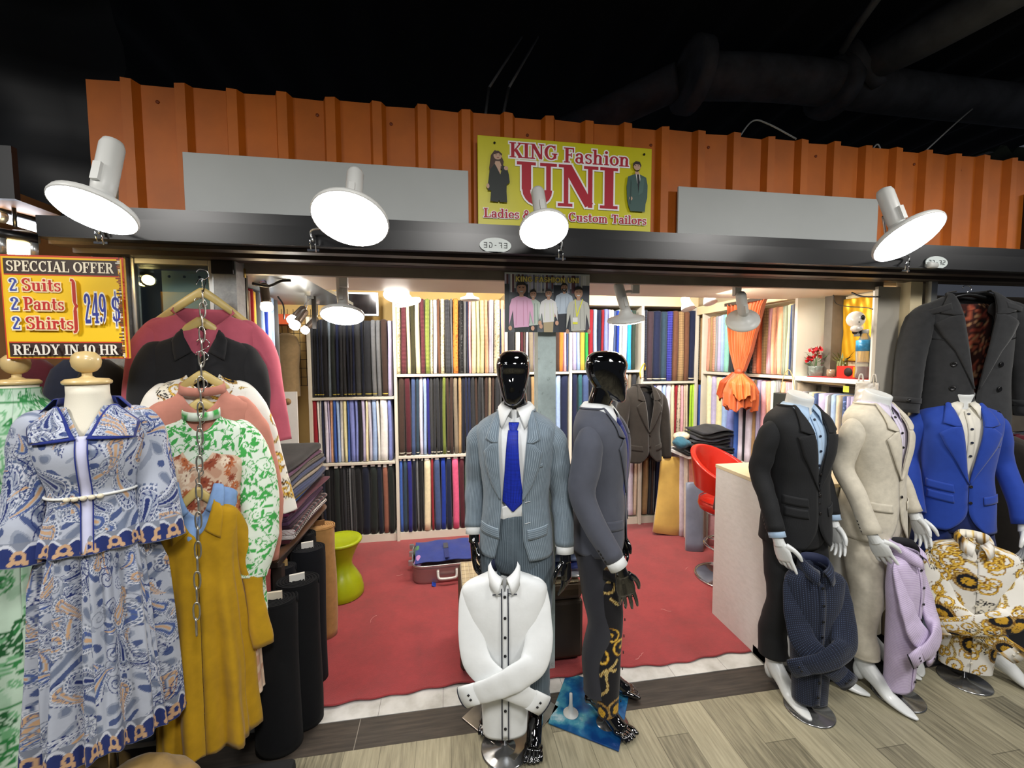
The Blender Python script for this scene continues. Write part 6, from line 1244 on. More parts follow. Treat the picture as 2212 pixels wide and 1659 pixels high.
def garment(name,label,cat,px,py,Y,wd,length,mat,rz=R(20),depth=.05,flare=1.05,neck=.06,drop=.06,arms=None,coll=None,col=None,armr=(.055,.05,.046,.05),folds=.010,seed=1,dens=(60,80),arm_flat=.5,cut=0.0,cmat=None,slope=.075,skirt=0.0,hl=None):
    """garment hanging from its neck point: body tube, sleeves, collar; origin at the hanger"""
    t_=thing(name,label,cat,atY(px,py,Y),rz); wd*=.90; slope*=.82; h=wd/2; d=depth
    hanger(atY(px,py,Y)+Vector((0,0,.14*(neck/.17)**1.1-.004)),rz,.34 if wd>.31 else .25,hl or 'pale wooden hanger inside the '+label.split(' hanging')[0],.09)
    T=Torso([(-length,h*flare,d*1.25+skirt,d*1.2+skirt,.0),(-length*.55,h*(1+(flare-1)*.5),d*1.15,d*1.1,.0),(-.26,h*.93,d*1.05,d,.0),(-.16,h*.95,d,d*.95,0),(-slope-.035,h*.995,d*.85,d*.88,0),(-slope,h*.97,d*.72,d*.78,0),(-slope*.66,h*.76,d*.6,d*.68,0),(-slope*.33,h*.48,d*.5,d*.58,.0),(-.006,neck,d*.45,d*.55,0),(.012,neck*.92,d*.42,d*.5,.0)],2.3)
    xf=lambda z: .0008 if z<-drop else neck*.96*min(1,math.sqrt((z+drop)/drop))
    nz,nu=dens; P=T.shell(-length,.010,nz,nu,lambda z:-xf(z),xf); zz=np.linspace(0,1,nz)[:,None]; u=np.linspace(0,2*PI,nu)[None,:]; dn=np.clip(1-zz*1.15,0,1)
    nrm=gnorm(P,True); P=P+nrm*((folds*(np.sin(u*7+seed)+.6*np.sin(u*13+2*seed+zz*2)))*dn)[...,None]; P=crumple(P,.005,(22,22,16),seed,True)
    P[0,:,2]+=cut*np.sin(u[0]*2+seed)*.3
    b=grid(name+'_body',P,mat,t_,col=col(gridUV(P)) if col else None,th=.0025)
    for s,pts in zip((-1,1),arms or (None,None)):
        if not pts: continue
        q=[(s*h*.50,0,-slope*1.0),(s*h*.80,0,-slope*1.35)]+[(s*(h*.95+a*.85),y_,z_) for a,y_,z_ in pts]; k=max(30,dens[0]*2//3); p=spline(q,k); rv=np.interp(np.linspace(0,1,k),np.linspace(0,1,2+len(armr)),[.012,armr[0]*.72]+list(armr))
        Q=crumple(tubeP(p,rv,max(20,dens[1]//3),((0,1,0),arm_flat)),.006,(26,26,30),seed+s,True); Q=crumple(Q,.004,(60,60,20),seed+5+s,True)
        grid('sleeve',Q,mat,t_,True,col=col(gridUV(Q)) if col else None,th=.0025)
    if coll=='shirt':
        for sd in (-1,1): lay('collar',T,[(sd*neck*.90,.008),(sd*neck*.80,-drop*.30),(sd*neck*.42,-drop*.82)],[(sd*neck*1.06,-.004),(sd*neck*1.42,-.045),(sd*neck*1.22,-drop-.018)],cmat or mat,b,.008,6,16,.0025,.003,.004)
        a=np.linspace(PI*.55,PI*1.45,30); grid('collar_stand',np.array([T.S(a,-.002,.004),T.S(a,.010,.002)+np.array((0,0,.016)),T.S(a,.006,.010)+np.array((0,0,.018)),T.S(a,-.03,.012)]),cmat or mat,b,th=.002)
    if coll=='band':
        P=tubeP([(0,0,-.014),(0,-.004,.004),(0,-.008,.020)],[neck*1.03,neck*.99,neck*.95],40,((0,1,0),.62)); grid('collar',P,mat,t_,True,th=.002,col=col(gridUV(P)) if col else None)
    return t_
mpink=Mcloth('rose_jersey','#b25566',.8,wrinkle=.3,var=.05); mblkshirt=Mcloth('black_shirt','#1b1b1d',.85,wrinkle=.3); mdust=Mcloth('dusty_pink','#bb7d6c',.85,wrinkle=.35,var=.05); mblue=Mcloth('sky_chambray','#7f9fcc',.85,wrinkle=.35,var=.08); mmust=Mcloth('mustard_cloth','#b08810',.85,wrinkle=.5,var=.08)
ys=[1.90,1.865,1.835,1.805,1.775,1.745,1.715,1.685]
H=[(440,655,ys[0],.40),(432,700,ys[1],.36),(440,785,ys[2],.38),(438,822,ys[3],.36),(434,875,ys[4],.36),(430,952,ys[5],.32),(427,1020,ys[6],.30),(424,1062,ys[7],.28)]
nm=['rose pink top','black shirt','gold and white baroque blouse','dusty pink cardigan','green leaf blouse','brown floral blouse','light blue shirt','mustard shirt dress']
chain(atY(438,632,1.84),atY(424,1372,1.50),25,M('chain_steel','#a9a79f',.28,metal=.9,var=.2,vscale=40),'long steel chain holding the cascade of garments in front of the window')
MB_=MB().tube(spline([atY(424,615,1.88),atY(430,603,1.9),atY(444,606,1.9),atY(441,622,1.88),atY(438,634,1.86)],16),.002,7); tag(MB_.build('ceiling_hook',mchrome),'wire hook fixing the chain to the beam above the rose pink top','hook')
L_=lambda x,y,z:(x,y,z)
garment('top','rose pink long top hanging at the back of the chain cascade','top',440,672,ys[0],.42,.80,mpink,neck=.105,drop=.075,depth=.045,arms=([(.02,0,-.20),(.05,0,-.34),(.08,0,-.46)],[(.035,0,-.20),(.065,-.01,-.40),(.085,-.02,-.56)]),armr=(.055,.050,.046,.050),seed=2,slope=.07)
garment('shirt','black shirt with open collar hanging in front of the rose pink top','shirt',434,716,ys[1],.40,.80,mblkshirt,neck=.062,drop=.10,arms=([(.0,0,-.22),(.015,0,-.36),(.02,0,-.55)],[(.0,0,-.20),(.01,0,-.33),(.01,0,-.46)]),armr=(.062,.058,.052,.05),seed=3,coll='shirt',slope=.085)
garment('blouse','white blouse with gold baroque scroll print hanging below the black shirt','blouse',440,803,ys[2],.36,.62,mbar,neck=.06,drop=.07,arms=([(.0,0,-.18),(.01,0,-.3),(.01,0,-.42)],[(.03,0,-.22),(.085,0,-.42),(.125,-.01,-.62)]),col=lambda uv_:baroque_print(uv_,2),dens=(190,260),seed=4,slope=.08)
garment('cardigan','dusty pink gathered-neck cardigan hanging below the baroque blouse','cardigan',438,838,ys[3],.35,1.12,mdust,neck=.075,drop=.09,arms=([(.0,0,-.18),(.005,0,-.32),(.0,0,-.45)],[(.035,0,-.25),(.072,-.01,-.50),(.055,-.01,-.74)]),armr=(.056,.052,.050,.040),seed=5,coll='band',slope=.08,flare=1.12)
garment('blouse','white blouse with green leaf vine print and gathered cuff','blouse',436,892,ys[4],.35,.86,mleafp,neck=.062,drop=.07,arms=([(.0,0,-.2),(.0,0,-.34),(.0,0,-.45)],[(.03,-.02,-.24),(.035,-.05,-.46),(.0,-.075,-.66)]),armr=(.060,.066,.070,.048),col=lambda uv_:leaf_print(uv_,3),dens=(280,330),seed=6,coll='band',slope=.08,flare=1.25)
garment('blouse','beige blouse with rust brown floral print hanging above the light blue shirt','blouse',430,966,ys[5],.30,1.02,mflor,neck=.055,drop=.06,col=lambda uv_:floral_print(uv_,4),dens=(240,230),seed=7,slope=.07,flare=1.38)
garment('shirt','light blue chambray shirt with turned collar above the mustard dress','shirt',427,1036,ys[6],.27,.30,mblue,neck=.058,drop=.13,seed=8,coll='shirt',slope=.07,flare=.92)
garment('dress','mustard yellow shirt dress hanging lowest on the chain','dress',426,1082,ys[7],.275,.94,mmust,neck=.055,drop=.12,arms=(None,[(.025,.02,-.22),(.06,.0,-.40),(.085,-.01,-.62)]),armr=(.036,.034,.032,.034),seed=9,coll='shirt',slope=.06,flare=1.18,folds=.020,skirt=.02,cut=.05)

# ================================================================ left: folded cloth stack, upright rolls, stool, cabinet
# low table carrying the stack (mostly hidden by the rolls)
mtable=M('table_dark','#2b2420',.6,var=.2)
tb=thing('low_table','plain low table under the stack of folded cloth','table',(-.98,2.36,0)); box('table_top',-.24,.20,-.34,.36,.73,.758,mtable,tb,.003)
for x in (-.21,.19):
    for y in (-.31,.33): box('leg',x-.02,x+.02,y-.02,y+.02,0.0,.73,mtable,tb)
def slab(label,z0,z1,hx,mat,y0=2.10,y1=2.66,x0=-1.18,x1=-.755,skew=0.0,seed=0):
    g=np.random.default_rng(seed); h=z1-z0; prof=[(x0,0),(x1-h*.5,0)]+[(x1-h*.5+h*.5*math.sin(a),h*.5-h*.5*math.cos(a)) for a in np.linspace(.2,PI-.2,8)]+[(x1-h*.5,h),(x0,h)]
    P=np.array([[(x+skew*(y-y0)+.006*math.sin(y*9+seed),y+.004*math.sin(x*30+seed),z0+z*(1-.05*math.sin(y*14+seed))) for x,z in prof] for y in np.linspace(y0,y1,14)])
    o=grid('folded_cloth',P,mat,None,True,True,True); mod(o,'BEVEL',width=.004,segments=2,limit_method='ANGLE'); return tag(o,label,'folded cloth','folded cloth lengths in the left stack')
def mm(k,c,**kw): return Mcloth('slab_'+k,c,**kw)
sl=[('black',.046,'#17171a',{}),('plum',.018,'#4b2a45',{}),('grey paisley',.026,'#5b564f',dict(dots=(.012,.005,'#2a2622'))),('slate blue patterned',.026,'#3d4666',dict(dots=(.010,.004,'#262c46'))),('taupe',.020,'#7f7568',{}),('navy brocade',.034,'#1e2742',dict(dots=(.012,.004,'#3a4468'))),('pale yellow',.012,'#b3a255',{}),('bright blue',.016,'#2a5aa0',{}),('dark brown',.014,'#2a2126',{}),('wine',.014,'#4d1f30',{}),('magenta plum',.018,'#75305a',{}),('mauve brocade',.028,'#6b5270',dict(dots=(.014,.006,'#4a3550'))),('purple',.020,'#5d4565',{}),('dark plum',.014,'#3a2536',{}),('black tartan with white lines',.028,'#1f1b22',dict(check=[(1,.055,.003,'#d8d2d2'),(1,.062,.002,'#d8d2d2'),(0,.02,.003,'#7a2a33')])),('black and white checked',.022,'#1b191d',dict(check=[(1,.022,.010,'#cfcac8'),(0,.014,.005,'#cfcac8')])),('dark red',.022,'#3f141c',{})]
z=1.185
for k,(nme,h,c,kw) in enumerate(sl):
    z-=h; nb=sl[k-1][0] if k else None
    slab(f"{nme} folded cloth "+("on top of the left stack" if k==0 else f"under the {nb} one, left stack"),z,z+h*.97,0,mm(nme.replace(' ','_'),c,wrinkle=.25,**kw),x1=-.755+(.028 if k in (5,9,14,15) else .0)+random.uniform(-.008,.012),y1=2.66+random.uniform(-.02,.05),seed=k)
o=MB().tube(spline([(-.80,2.02,.772),(-.775,2.3,.775),(-.765,2.70,.776)],20),.019,16).build('cloth_roll',Mcloth('roll_tan_floral','#8f6a42',dots=(.018,.006,'#5b3d26'),wrinkle=.3)); tag(o,'thin tan flowered cloth roll lying along the bottom of the left stack','cloth roll')
# upright rolls standing on the floor
def roll(label,px,py,Y,r,mat,core='#d8d6cf',squash=.8,coreang=.3,seed=0):
    c=atY(px,py,Y); top=c.z-(.012 if Y>2.05 else .004)-r*.0; t_=thing('cloth_roll',label,'cloth roll',(c.x,Y,.012 if Y>2.05 else .004),group='upright cloth rolls by the entrance')
    nu=40; a=np.linspace(0,2*PI,nu,endpoint=False); zs=np.linspace(0,top,18); P=[]
    for i,z_ in enumerate(zs):
        s=1+.03*math.sin(z_*7+seed)-.05*(z_/top>.97); P.append(np.stack([np.cos(a)*r*s,np.sin(a)*r*squash*s,0*a+z_],-1))
    P=crumple(np.array(P),.005,(16,16,9),seed,True); grid('outer_layer',P,mat,t_,True,True,False)
    q=[];  # spiral of layers on top
    for k,th in enumerate(np.linspace(0,2*PI*6,220)): rr=r*(1-.14*th/(2*PI)); q.append((math.cos(th)*rr,math.sin(th)*rr*squash,top-.004))
    q=np.array(q); S=np.array([q+[0,0,-.02],q+[0,0,.003]]); grid('rolled_layers',S,mat,t_,th=.006)
    P2=np.array([np.stack([np.cos(a)*rr,np.sin(a)*rr*squash,0*a+top-.008],-1) for rr in (r*.99,.001)]); grid('roll_end',P2,mat,t_,True)
    MB().box(-r*.34,r*.34,-.006,.006,top-.12,top+.028,0,Matrix.Rotation(coreang,4,'Z')).build('core_board',M('core_'+core.lstrip('#'),core,.7),t_)
    return t_
mbk=Mcloth('roll_black','#0b0c0f',.95,wrinkle=.5,sheen=.02); mbk2=Mcloth('roll_blueblack','#0f1116',.95,wrinkle=.5,sheen=.02); mtan=Mcloth('roll_tan','#a87f4b',.9,wrinkle=.4)
roll('large black cloth roll standing nearest the white threshold, white board in its core',642,1252,1.99,.092,mbk,seed=1)
roll('black cloth roll on the corridor edge with its beige board core sticking out',592,1292,1.875,.092,mbk,core='#c9bfae',seed=2,coreang=.1)
roll('tall black cloth roll with tight spiral beside the tan roll',664,1182,2.24,.082,mbk2,seed=3)
roll('black cloth roll between the tall spiral roll and the stack of folded cloth',650,1152,2.44,.075,mbk,seed=4)
roll('small dark cloth roll with a wooden core behind the corridor rolls',612,1222,2.12,.055,mbk2,core='#b08f5a',seed=5)
roll('tan camel cloth roll standing next to the lime green stool',690,1134,2.60,.085,mtan,core='#7d5a33',seed=6)
# lime stool
st=thing('stool','lime green hourglass plastic stool on the red carpet','stool',(atY(738,1250,3.04).x,3.04,.014)); st.scale=(.95,)*3; ml=M('lime_plastic','#9aa80f',.3,var=.05,vscale=20)
R_=[(.001,.0),(.150,.0),(.158,.012),(.156,.05),(.142,.11),(.110,.17),(.080,.22),(.076,.25),(.086,.29),(.112,.35),(.138,.40)]
MB().lathe(R_+[(.140,.405),(.001,.405)],(0,0,0),48).build('body',ml,st)
MB().lathe([(.139,.402),(.150,.408),(.153,.420),(.147,.430),(.120,.420),(.06,.408),(.001,.405)],(0,0,0),48).build('seat',ml,st)
# cabinet panel, mirror frame and clothes behind it
pl=thing('cabinet_panel','tall white cabinet panel with a round finger hole behind the folded cloth','cabinet',(-1.33,3.62,0)); bevel(MB().box(-.125,.125,0,.018,.20,1.43).build('panel',mwhite2,pl),.002)
bevel(MB().box(-.125,-.105,.018,.5,.20,1.43).build('side_panel',mwhite2,pl),.002)
MB().lathe([(.001,.0),(.024,.0),(.027,-.003),(.027,.001)],(.055,-.0005,1.35),24,axis=(0,-1,0)).build('finger_hole',M('hole_wood','#9a7a55',.7),pl)
fr=thing('mirror','narrow white framed mirror leaning beside the cabinet panel','mirror',(-1.492,3.45,0)); m_=MB()
for b in ((-.04,.03,0,.015,1.35,1.38),(-.04,.03,0,.015,.4,.43),(-.04,-.02,0,.015,.43,1.35),(.01,.03,0,.015,.43,1.35)): m_.box(*b)
m_.build('frame',mwhite2,fr); MB().box(-.02,.01,.005,.01,.43,1.35).build('mirror_glass',M('mirror_glass','#8d9396',.08,metal=1.0),fr)
gr=thing('grid_rack','black wire grid with small goods on the back wall above the cabinet panel','rack',(-1.35,4.10,1.45)); m_=MB()
for k in range(9): m_.tube([(-.17+.05*k,0,0),(-.17+.05*k,0,.7)],.0025,6); m_.tube([(-.17,0,.08*k),(.25,0,.08*k)],.0025,6)
m_.build('wire_grid',mblack,gr)
for s,l,c,dx in (('tan','tan jacket hanging behind the cabinet panel','#8a7656',.03),('navy','dark navy jacket hanging beside the tan jacket behind the cabinet panel','#262d3b',-.06)):
    g_=thing('hanging_jacket',l,'jacket',(-1.40+dx,3.9,1.92)); T=Torso([(-.55,.10,.09,.09,0),(-.3,.095,.09,.09,0),(-.08,.10,.075,.08,0),(-.02,.07,.05,.06,0),(0,.03,.03,.03,0)],2.3)
    grid('jacket_body',T.S(ang(30)[None,:],np.linspace(-.55,-.001,20)[:,None]),Mcloth('jacket_'+s,c,wrinkle=.4),g_,True,False,True)
bx=bevel(box('shoe_box',-1.50,-1.36,3.95,4.15,2.0,2.09,M('box_orange','#c4532a',.5)),.004); tag(bx,'orange box on the wire grid above the hanging tan jacket','box')
tag(MB().box(-.885,-.86,3.0,3.02,1.9,2.117).build('ceiling_batten',mblack),'black vertical batten below the foil ceiling','batten')
pf=thing('picture','dark glossy plastic-wrapped picture leaning above the charcoal bolts','picture',(-.80,4.05,2.09),0); bevel(MB().box(-.21,.19,0,.02,0,.22).build('frame',M('silver_frame','#b9bdbd',.3,metal=.6),pf),.004); MB().box(-.19,.17,-.004,.0,.02,.20).build('wrapped_print',M('dark_wrap','#1a1718',.12,coat=1,var=.9,vscale=18),pf)
# padlock on the shutter rail
pk=thing('padlock','small brass padlock hanging from the shutter rail at the top left','padlock',atY(519,578,2.08)); MB().box(-.02,.02,-.008,.008,-.045,-.005).build('body',M('brass','#a58a3c',.3,metal=.8),pk); MB().tube(spline([(-.012,0,-.005),(-.012,0,.03),(0,0,.042),(.012,0,.03),(.012,0,-.005)],14),.003,8).build('shackle',mchrome,pk)
# suitcase lying open
def P3(x,y,z): return (x,y,z)
sc_=thing('suitcase','open pinkish aluminium suitcase packed with clothes under a blue divider','suitcase',(-.02,3.28,.014),R(3)); mcase=M('rose_alu','#a58a8a',.35,metal=.6,var=.06)
W2,D2,Hh=.255,.20,.13
def shell(h0,h1,w_,d_,r=.04,n=40,in_=0):
    a=np.linspace(0,2*PI,n,endpoint=False); q=.36; return np.array([np.stack([w_*np.sign(np.cos(a))*np.abs(np.cos(a))**q,d_*np.sign(np.sin(a))*np.abs(np.sin(a))**q,0*a+z_],-1) for z_ in np.linspace(h0,h1,8)])
grid('shell',shell(.0,Hh,W2,D2),mcase,sc_,True,True,False,th=.006)
P=shell(Hh-.004,Hh+.012,W2+.004,D2+.004); grid('rim',P,malu,sc_,True,th=.010)
for k in range(3): Q=shell(.03+.03*k,.036+.03*k,W2+.004,D2+.004); grid('rib',Q,mcase,sc_,True)
x=np.linspace(-W2*.93,W2*.80,30)[None,:]; y=np.linspace(-D2*.90,D2*.9,24)[:,None]; P=np.stack([x+0*y,y+0*x,Hh+.025+.018*np.cos(x/W2*1.5)*np.cos(y/D2*1.4)+.006*np.sin(x*30)*np.sin(y*22)],-1)
grid('divider',P,Mcloth('divider_blue','#2c3a7e',.6,wrinkle=.4),sc_,th=.006)
MB().box(-.016,.016,-D2*.92,D2*.2,Hh+.052,Hh+.056).build('strap',Mcloth('strap_navy','#232d66',.7),sc_); MB().box(-.018,.018,-.03,.06,Hh+.056,Hh+.060).build('buckle',M('buckle_grey','#4b4d52',.4),sc_)
MB().tube(spline([(-.07,-D2-.004,.10),(-.066,-D2-.035,.06),(-.04,-D2-.045,.052),(.04,-D2-.045,.052),(.066,-D2-.035,.06),(.07,-D2-.004,.10)],24),.011,12).build('handle',M('handle_silver','#bdbab6',.3,metal=.3),sc_)
for y_ in (-.13,.02,.15): MB().box(-W2-.03,-W2+.004,y_-.012,y_+.012,Hh-.005,Hh+.03).build('latch',malu,sc_)
for nme,c,x_,y_,s,l in (('folded_garment','#4f7a50',-W2*.86,.08,3,'green'),('folded_garment','#b07fb5',-W2*.84,-.10,4,'lilac'),('folded_garment','#d9822c',W2*.86,.02,5,'orange')):
    w_=Matrix.Rotation(R(3),4,'Z')@Vector((x_,y_,0)); lump(nme,f'{l} garment packed under the divider of the open suitcase','garment',(-.02+w_.x,3.28+w_.y,.014+Hh-.005),(.03,.07,.045),Mcloth('packed_'+l,c,.85,wrinkle=.4),s,.006,(30,30,30))
s2_=thing('suitcase','dark lid half of the open suitcase behind the pinstripe mannequin','suitcase',(.50,3.30,.014),R(3)); grid('shell',shell(.0,.11,.24,D2),mcase,s2_,True,True,False,th=.006); grid('rim',shell(.106,.122,.244,D2+.004),malu,s2_,True,th=.01); grid('lining',shell(.08,.10,.22,D2*.9),Mcloth('lid_lining','#1b1d2a',.7),s2_,True,False,True)
tg=thing('luggage_tag','royal blue luggage tag lying on the carpet below the suitcase handle','tag',atY(937,1258,3.055)); tg.location.z=.018
bevel(MB().box(-.017,.017,-.03,.03,0,.006,0,Matrix.Rotation(R(28),4,'Y')).build('label',M('tag_blue','#1d3f9e',.4),tg),.002); MB().tube(spline([(0,.03,.004),(-.005,.05,.03),(.0,.06,.06)],8),.002,6).build('loop',M('tag_blue','#1d3f9e',.4),tg)
# brown bench behind the pillar with wrapped shirts
bn=thing('bench','dark brown leatherette bench with a beige checked cushion behind the white shirt','bench',(.34,2.26,.012)); bevel(MB().box(-.285,.39,-.14,.22,.03,.36).build('body',M('leather_brown','#2e2419',.45,var=.15,bump=.1,bscale=90),bn),.018)
o=bevel(MB().box(-.285,.39,-.14,.22,.362,.455).build('cushion',M('leather_edge','#3f2f1d',.5,var=.15),bn),.03); x=np.linspace(-.27,.375,40)[None,:]; y=np.linspace(-.125,.205,24)[:,None]
grid('check_cover',np.stack([x+0*y,y+0*x,.4575+.004*np.sin(x*9)*np.sin(y*11)],-1),Mcloth('cushion_check','#b5a585',.85,check=[(0,.045,.004,'#5b4a35'),(1,.045,.004,'#5b4a35'),(0,.0225,.002,'#e2d8c0')]),bn,th=.004)
for x_ in (-.25,.35): box('leg',x_-.02,x_+.02,-.10,.18,.0,.03,mblack,bn)
for k,(c,l,dx) in enumerate((('#c9ccd2','white shirt in clear film at the bottom of the pile on the bench',0),('#3f4d93','blue shirt in clear film, second from the bottom on the bench',.01),('#7f8fb5','light blue shirt in clear film in the middle of the pile on the bench',-.01),('#aab0bb','pale grey shirt in clear film, second from the top on the bench',.012),('#d7d6d4','white patterned shirt in clear film on top of the pile on the bench',.0))):
    P=np.array([[(xx,yy,(.022 if i in(1,) else 0)+.0) for xx in (0,)] for i,yy in enumerate((0,1))]); 
    xg=np.linspace(-1,1,24); a=np.linspace(0,2*PI,24,endpoint=False); Q=np.array([np.stack([q_*.115+0*a,np.cos(a)*.15,np.sin(a)*.026*max(.2,1-abs(q_)**4)],-1) for q_ in xg]); Q=crumple(Q,.008,(40,40,40),k+3)
    o=grid('wrapped_shirt',Q,M('film_'+str(k),c,.18,spec=.8,coat=.8,var=.25,vscale=22),None,True,True,True); o.location=(.648+dx,2.30,.495+.046*k); o.rotation_euler=(0,0,R(6*k-10)); tag(o,l,'packaged shirt','packaged shirts on the bench')

# ================================================================ right half
# white counter
ct=thing('counter','white laminate counter with scuffed side panel and cream worktop','counter',(1.712,1.92,.0)); mscuff=bpy.data.materials.new('counter_laminate'); t=NT(mscuff); t.b.inputs['Roughness'].default_value=.4
p=t.coord(); n=t.noise(t.scale(p,3,7,16),3.0,6,rough=.7); t.color(t.ramp(n,[(.24,'#8e8d89'),(.31,'#cfcecb'),(.6,'#d9d8d6'),(.9,'#dddcda')]))
bevel(MB().box(0,.022,0,.49,.012,.99).build('side_panel',mscuff,ct),.0015)
bevel(MB().box(.022,.68,.47,.49,.06,.99).build('back_panel',mwhite2,ct),.0015); bevel(MB().box(.022,.68,.0,.02,.06,.99).build('front_panel',mwhite2,ct),.0015); box('end_panel',.66,.68,.02,.47,.06,.99,mwhite2,ct)
bevel(MB().box(-.002,.69,-.004,.494,.99,1.012).build('worktop',M('worktop_cream','#d3c5a4',.4,var=.05,vscale=5),ct),.002)
MB().box(.0,.66,.0,.12,0.0,.06).build('kick_rail',M('kick_grey','#6b6862',.6),ct)
pc=atY(1640,1000,2.24); po=thing('pouch','pale green foil stand-up pouch with small print on the counter edge','pouch',(pc.x,2.25,1.012),R(12)); xg=np.linspace(-1,1,16); P=np.array([[(.042*a*(1-.06*(k>8)),-.022*(1-k/10)*(1-a*a)-.002,.135*k/10) for a in xg]+[(.042*a*(1-.06*(k>8)),.022*(1-k/10)*(1-a*a)+.002,.135*k/10) for a in xg[::-1]] for k in range(11)])
grid('bag',P,M('pouch_green','#8d9a82',.35,var=.08),po,True,True,True); pr=Print(); pr.k=.026; pr.rect(-.03,.03,.02,.085,'#aab5a0'); pr.layer()
for k in range(7): pr.rect(-.026,.026-.008*(k%3),.028+.008*k,.031+.008*k,'#4f5a4c')
pr.layer(); pr.text('ER',-.018,.098,.014,'#2e372c',font=_P,width=.026); pr.build('print',po)
o=box('paper_slip',1.84,1.90,2.13,2.20,1.0122,1.0135,M('paper','#dcd5bf',.7),None); tag(o,'white paper slip lying on the cream counter top','paper')
# red swivel chair
ch=thing('bar_chair','red leatherette swivel chair with curved back and chrome base behind the counter','chair',(2.09,2.80,-.012),R(28)); mred=M('red_vinyl','#b5200f',.32,coat=.3,var=.06,vscale=8); mworn=M('vinyl_worn','#b39a76',.8)
th=np.linspace(-1.95,1.95,60)[None,:]; z=np.linspace(0,1,14)[:,None]; hgt=.09+.17*np.cos(th*.55)**2; r0=.225
def backsurf(o): return np.stack([np.sin(th)*(r0+o+.02*z),np.cos(th)*(r0+o)*.95+.03*z,.71+(.25-.07*np.abs(th)/1.95*0)*0+hgt*z*1.05+.035*np.cos(th*.8)+0*th],-1)
A_,B_=backsurf(.018),backsurf(-.022); P=np.concatenate([A_,B_[::-1],A_[:1]],0); g_=grid('backrest',P,mred,ch); mod(g_,'BEVEL',width=.008,segments=2,limit_method='ANGLE')
MB().lathe([(.001,.545),(.15,.55),(.195,.565),(.205,.595),(.197,.625),(.16,.640),(.06,.634),(.001,.632)],(0,0,0),44).build('seat',mred,ch)
a=np.linspace(-2.6,-1.2,24); P=np.array([[(math.cos(q)*.2065,math.sin(q)*.2065,zz) for q in a] for zz in (.578,.59,.597)]); P[1,:,2]+=.006*np.sin(a*23); grid('worn_patch',P,mworn,ch,th=.001)
MB().tube([((math.cos(q)*.196),(math.sin(q)*.196),.633) for q in np.linspace(0,2*PI,40,endpoint=False)],.004,6,closed=True).build('seat_piping',mred,ch)
for s in (-1,1): MB().tube(spline([(s*.205,-.03,.76),(s*.215,-.02,.68),(s*.19,.0,.60),(s*.15,.0,.55)],14),.011,10).build('arm_bracket',M('bracket_grey','#6d6e70',.35,metal=.7),ch)
MB().lathe([(.16,.538),(.17,.546),(.12,.552)],(0,0,0),36).build('seat_ring',mchrome,ch)
MB().tube([(0,0,.03),(0,0,.55)],.024,18).build('column',mchrome,ch); MB().tube([(math.cos(q)*.175,math.sin(q)*.175-.03,.29) for q in np.linspace(0,2*PI,44,endpoint=False)],.010,10,closed=True).tube([(0,0,.29),(0,.145,.29)],.008,8).build('footrest',mchrome,ch)
MB().lathe([(.215,.026),(.217,.032),(.20,.038),(.05,.05),(.03,.06),(.001,.06)],(0,0,0),48).build('base',mchrome,ch); MB().tube([(math.cos(q)*.21,math.sin(q)*.21,.035) for q in np.linspace(0,2*PI,50,endpoint=False)],.009,8,closed=True).build('base_ring',mchrome,ch)
MB().tube(spline([(.02,0,.53),(.12,-.08,.51),(.19,-.12,.50)],10),.006,8).build('lever',mblack,ch)
# boards wound with cloth leaning in the right corner
def leaner(label,px0,px1,py0,py1,Y,mat,th_=.05,lean=.12,rz=0.0,tilt=0.0):
    a=atY(px0,py1,Y); b=atY(px1,py0,Y); wd=abs(b.x-a.x); h=b.z-.014; nu=20
    P=bolt_mesh(wd,th_,h,int(px0)); o=grid('fabric_bolt',P,mat,None,True,True,True); o.location=((a.x+b.x)/2,Y,.014+abs(tilt)*wd*.5); o.rotation_euler=(-lean,tilt,rz); tag(o,label,'fabric bolt','cloth boards leaning in the right corner')
leaner('wide pale gold satin cloth board leaning to the left below the hanging jacket',1412,1470,990,1145,3.56,M('gold_satin','#c2a152',.32,sheen=.4,var=.12,vscale=7),.045,.04,R(-12),R(6.5))
leaner('dark navy cloth board standing right of the gold satin board',1432,1463,1000,1145,3.66,Mcloth('cloth_dn_','#141a2b'),.07,.05)
for k,(x0,x1,y0,y1,Y,c,l) in enumerate(((1455,1470,985,1148,3.58,'#c5bcd0','first lilac white cloth board right of the dark navy one'),(1468,1484,985,1155,3.52,'#cdc4d2','second lilac white cloth board right of the dark navy one'),(1482,1492,988,1160,3.46,'#d9d2c4','cream cloth board squeezed beside the salmon board'))): leaner(l,x0,x1,y0,y1,Y,Mcloth('lean_'+str(k),c),.16,.03,R(-10))
leaner('salmon pink cloth board under the pile of dark garments',1490,1530,988,1165,3.36,Mcloth('lean_salmon','#c97f74',wrinkle=.5),.10,.03,R(-25))
leaner('shiny grey-blue lining cloth board leaning in front of the salmon board',1485,1524,1045,1172,3.22,M('lining_grey','#737c8f',.35,sheen=.4,var=.15,vscale=9,bump=.2,bscale=12),.05,.06,R(-14))
leaner('grey cloth board right of the shiny grey-blue one',1525,1534,1030,1165,3.28,Mcloth('lean_grey','#9d9a93'),.12,.03,R(-10)); leaner('pink cloth board behind the red chair',1532,1560,1030,1165,3.30,Mcloth('lean_pink','#d2a1a8'),.12,.03,R(-10))
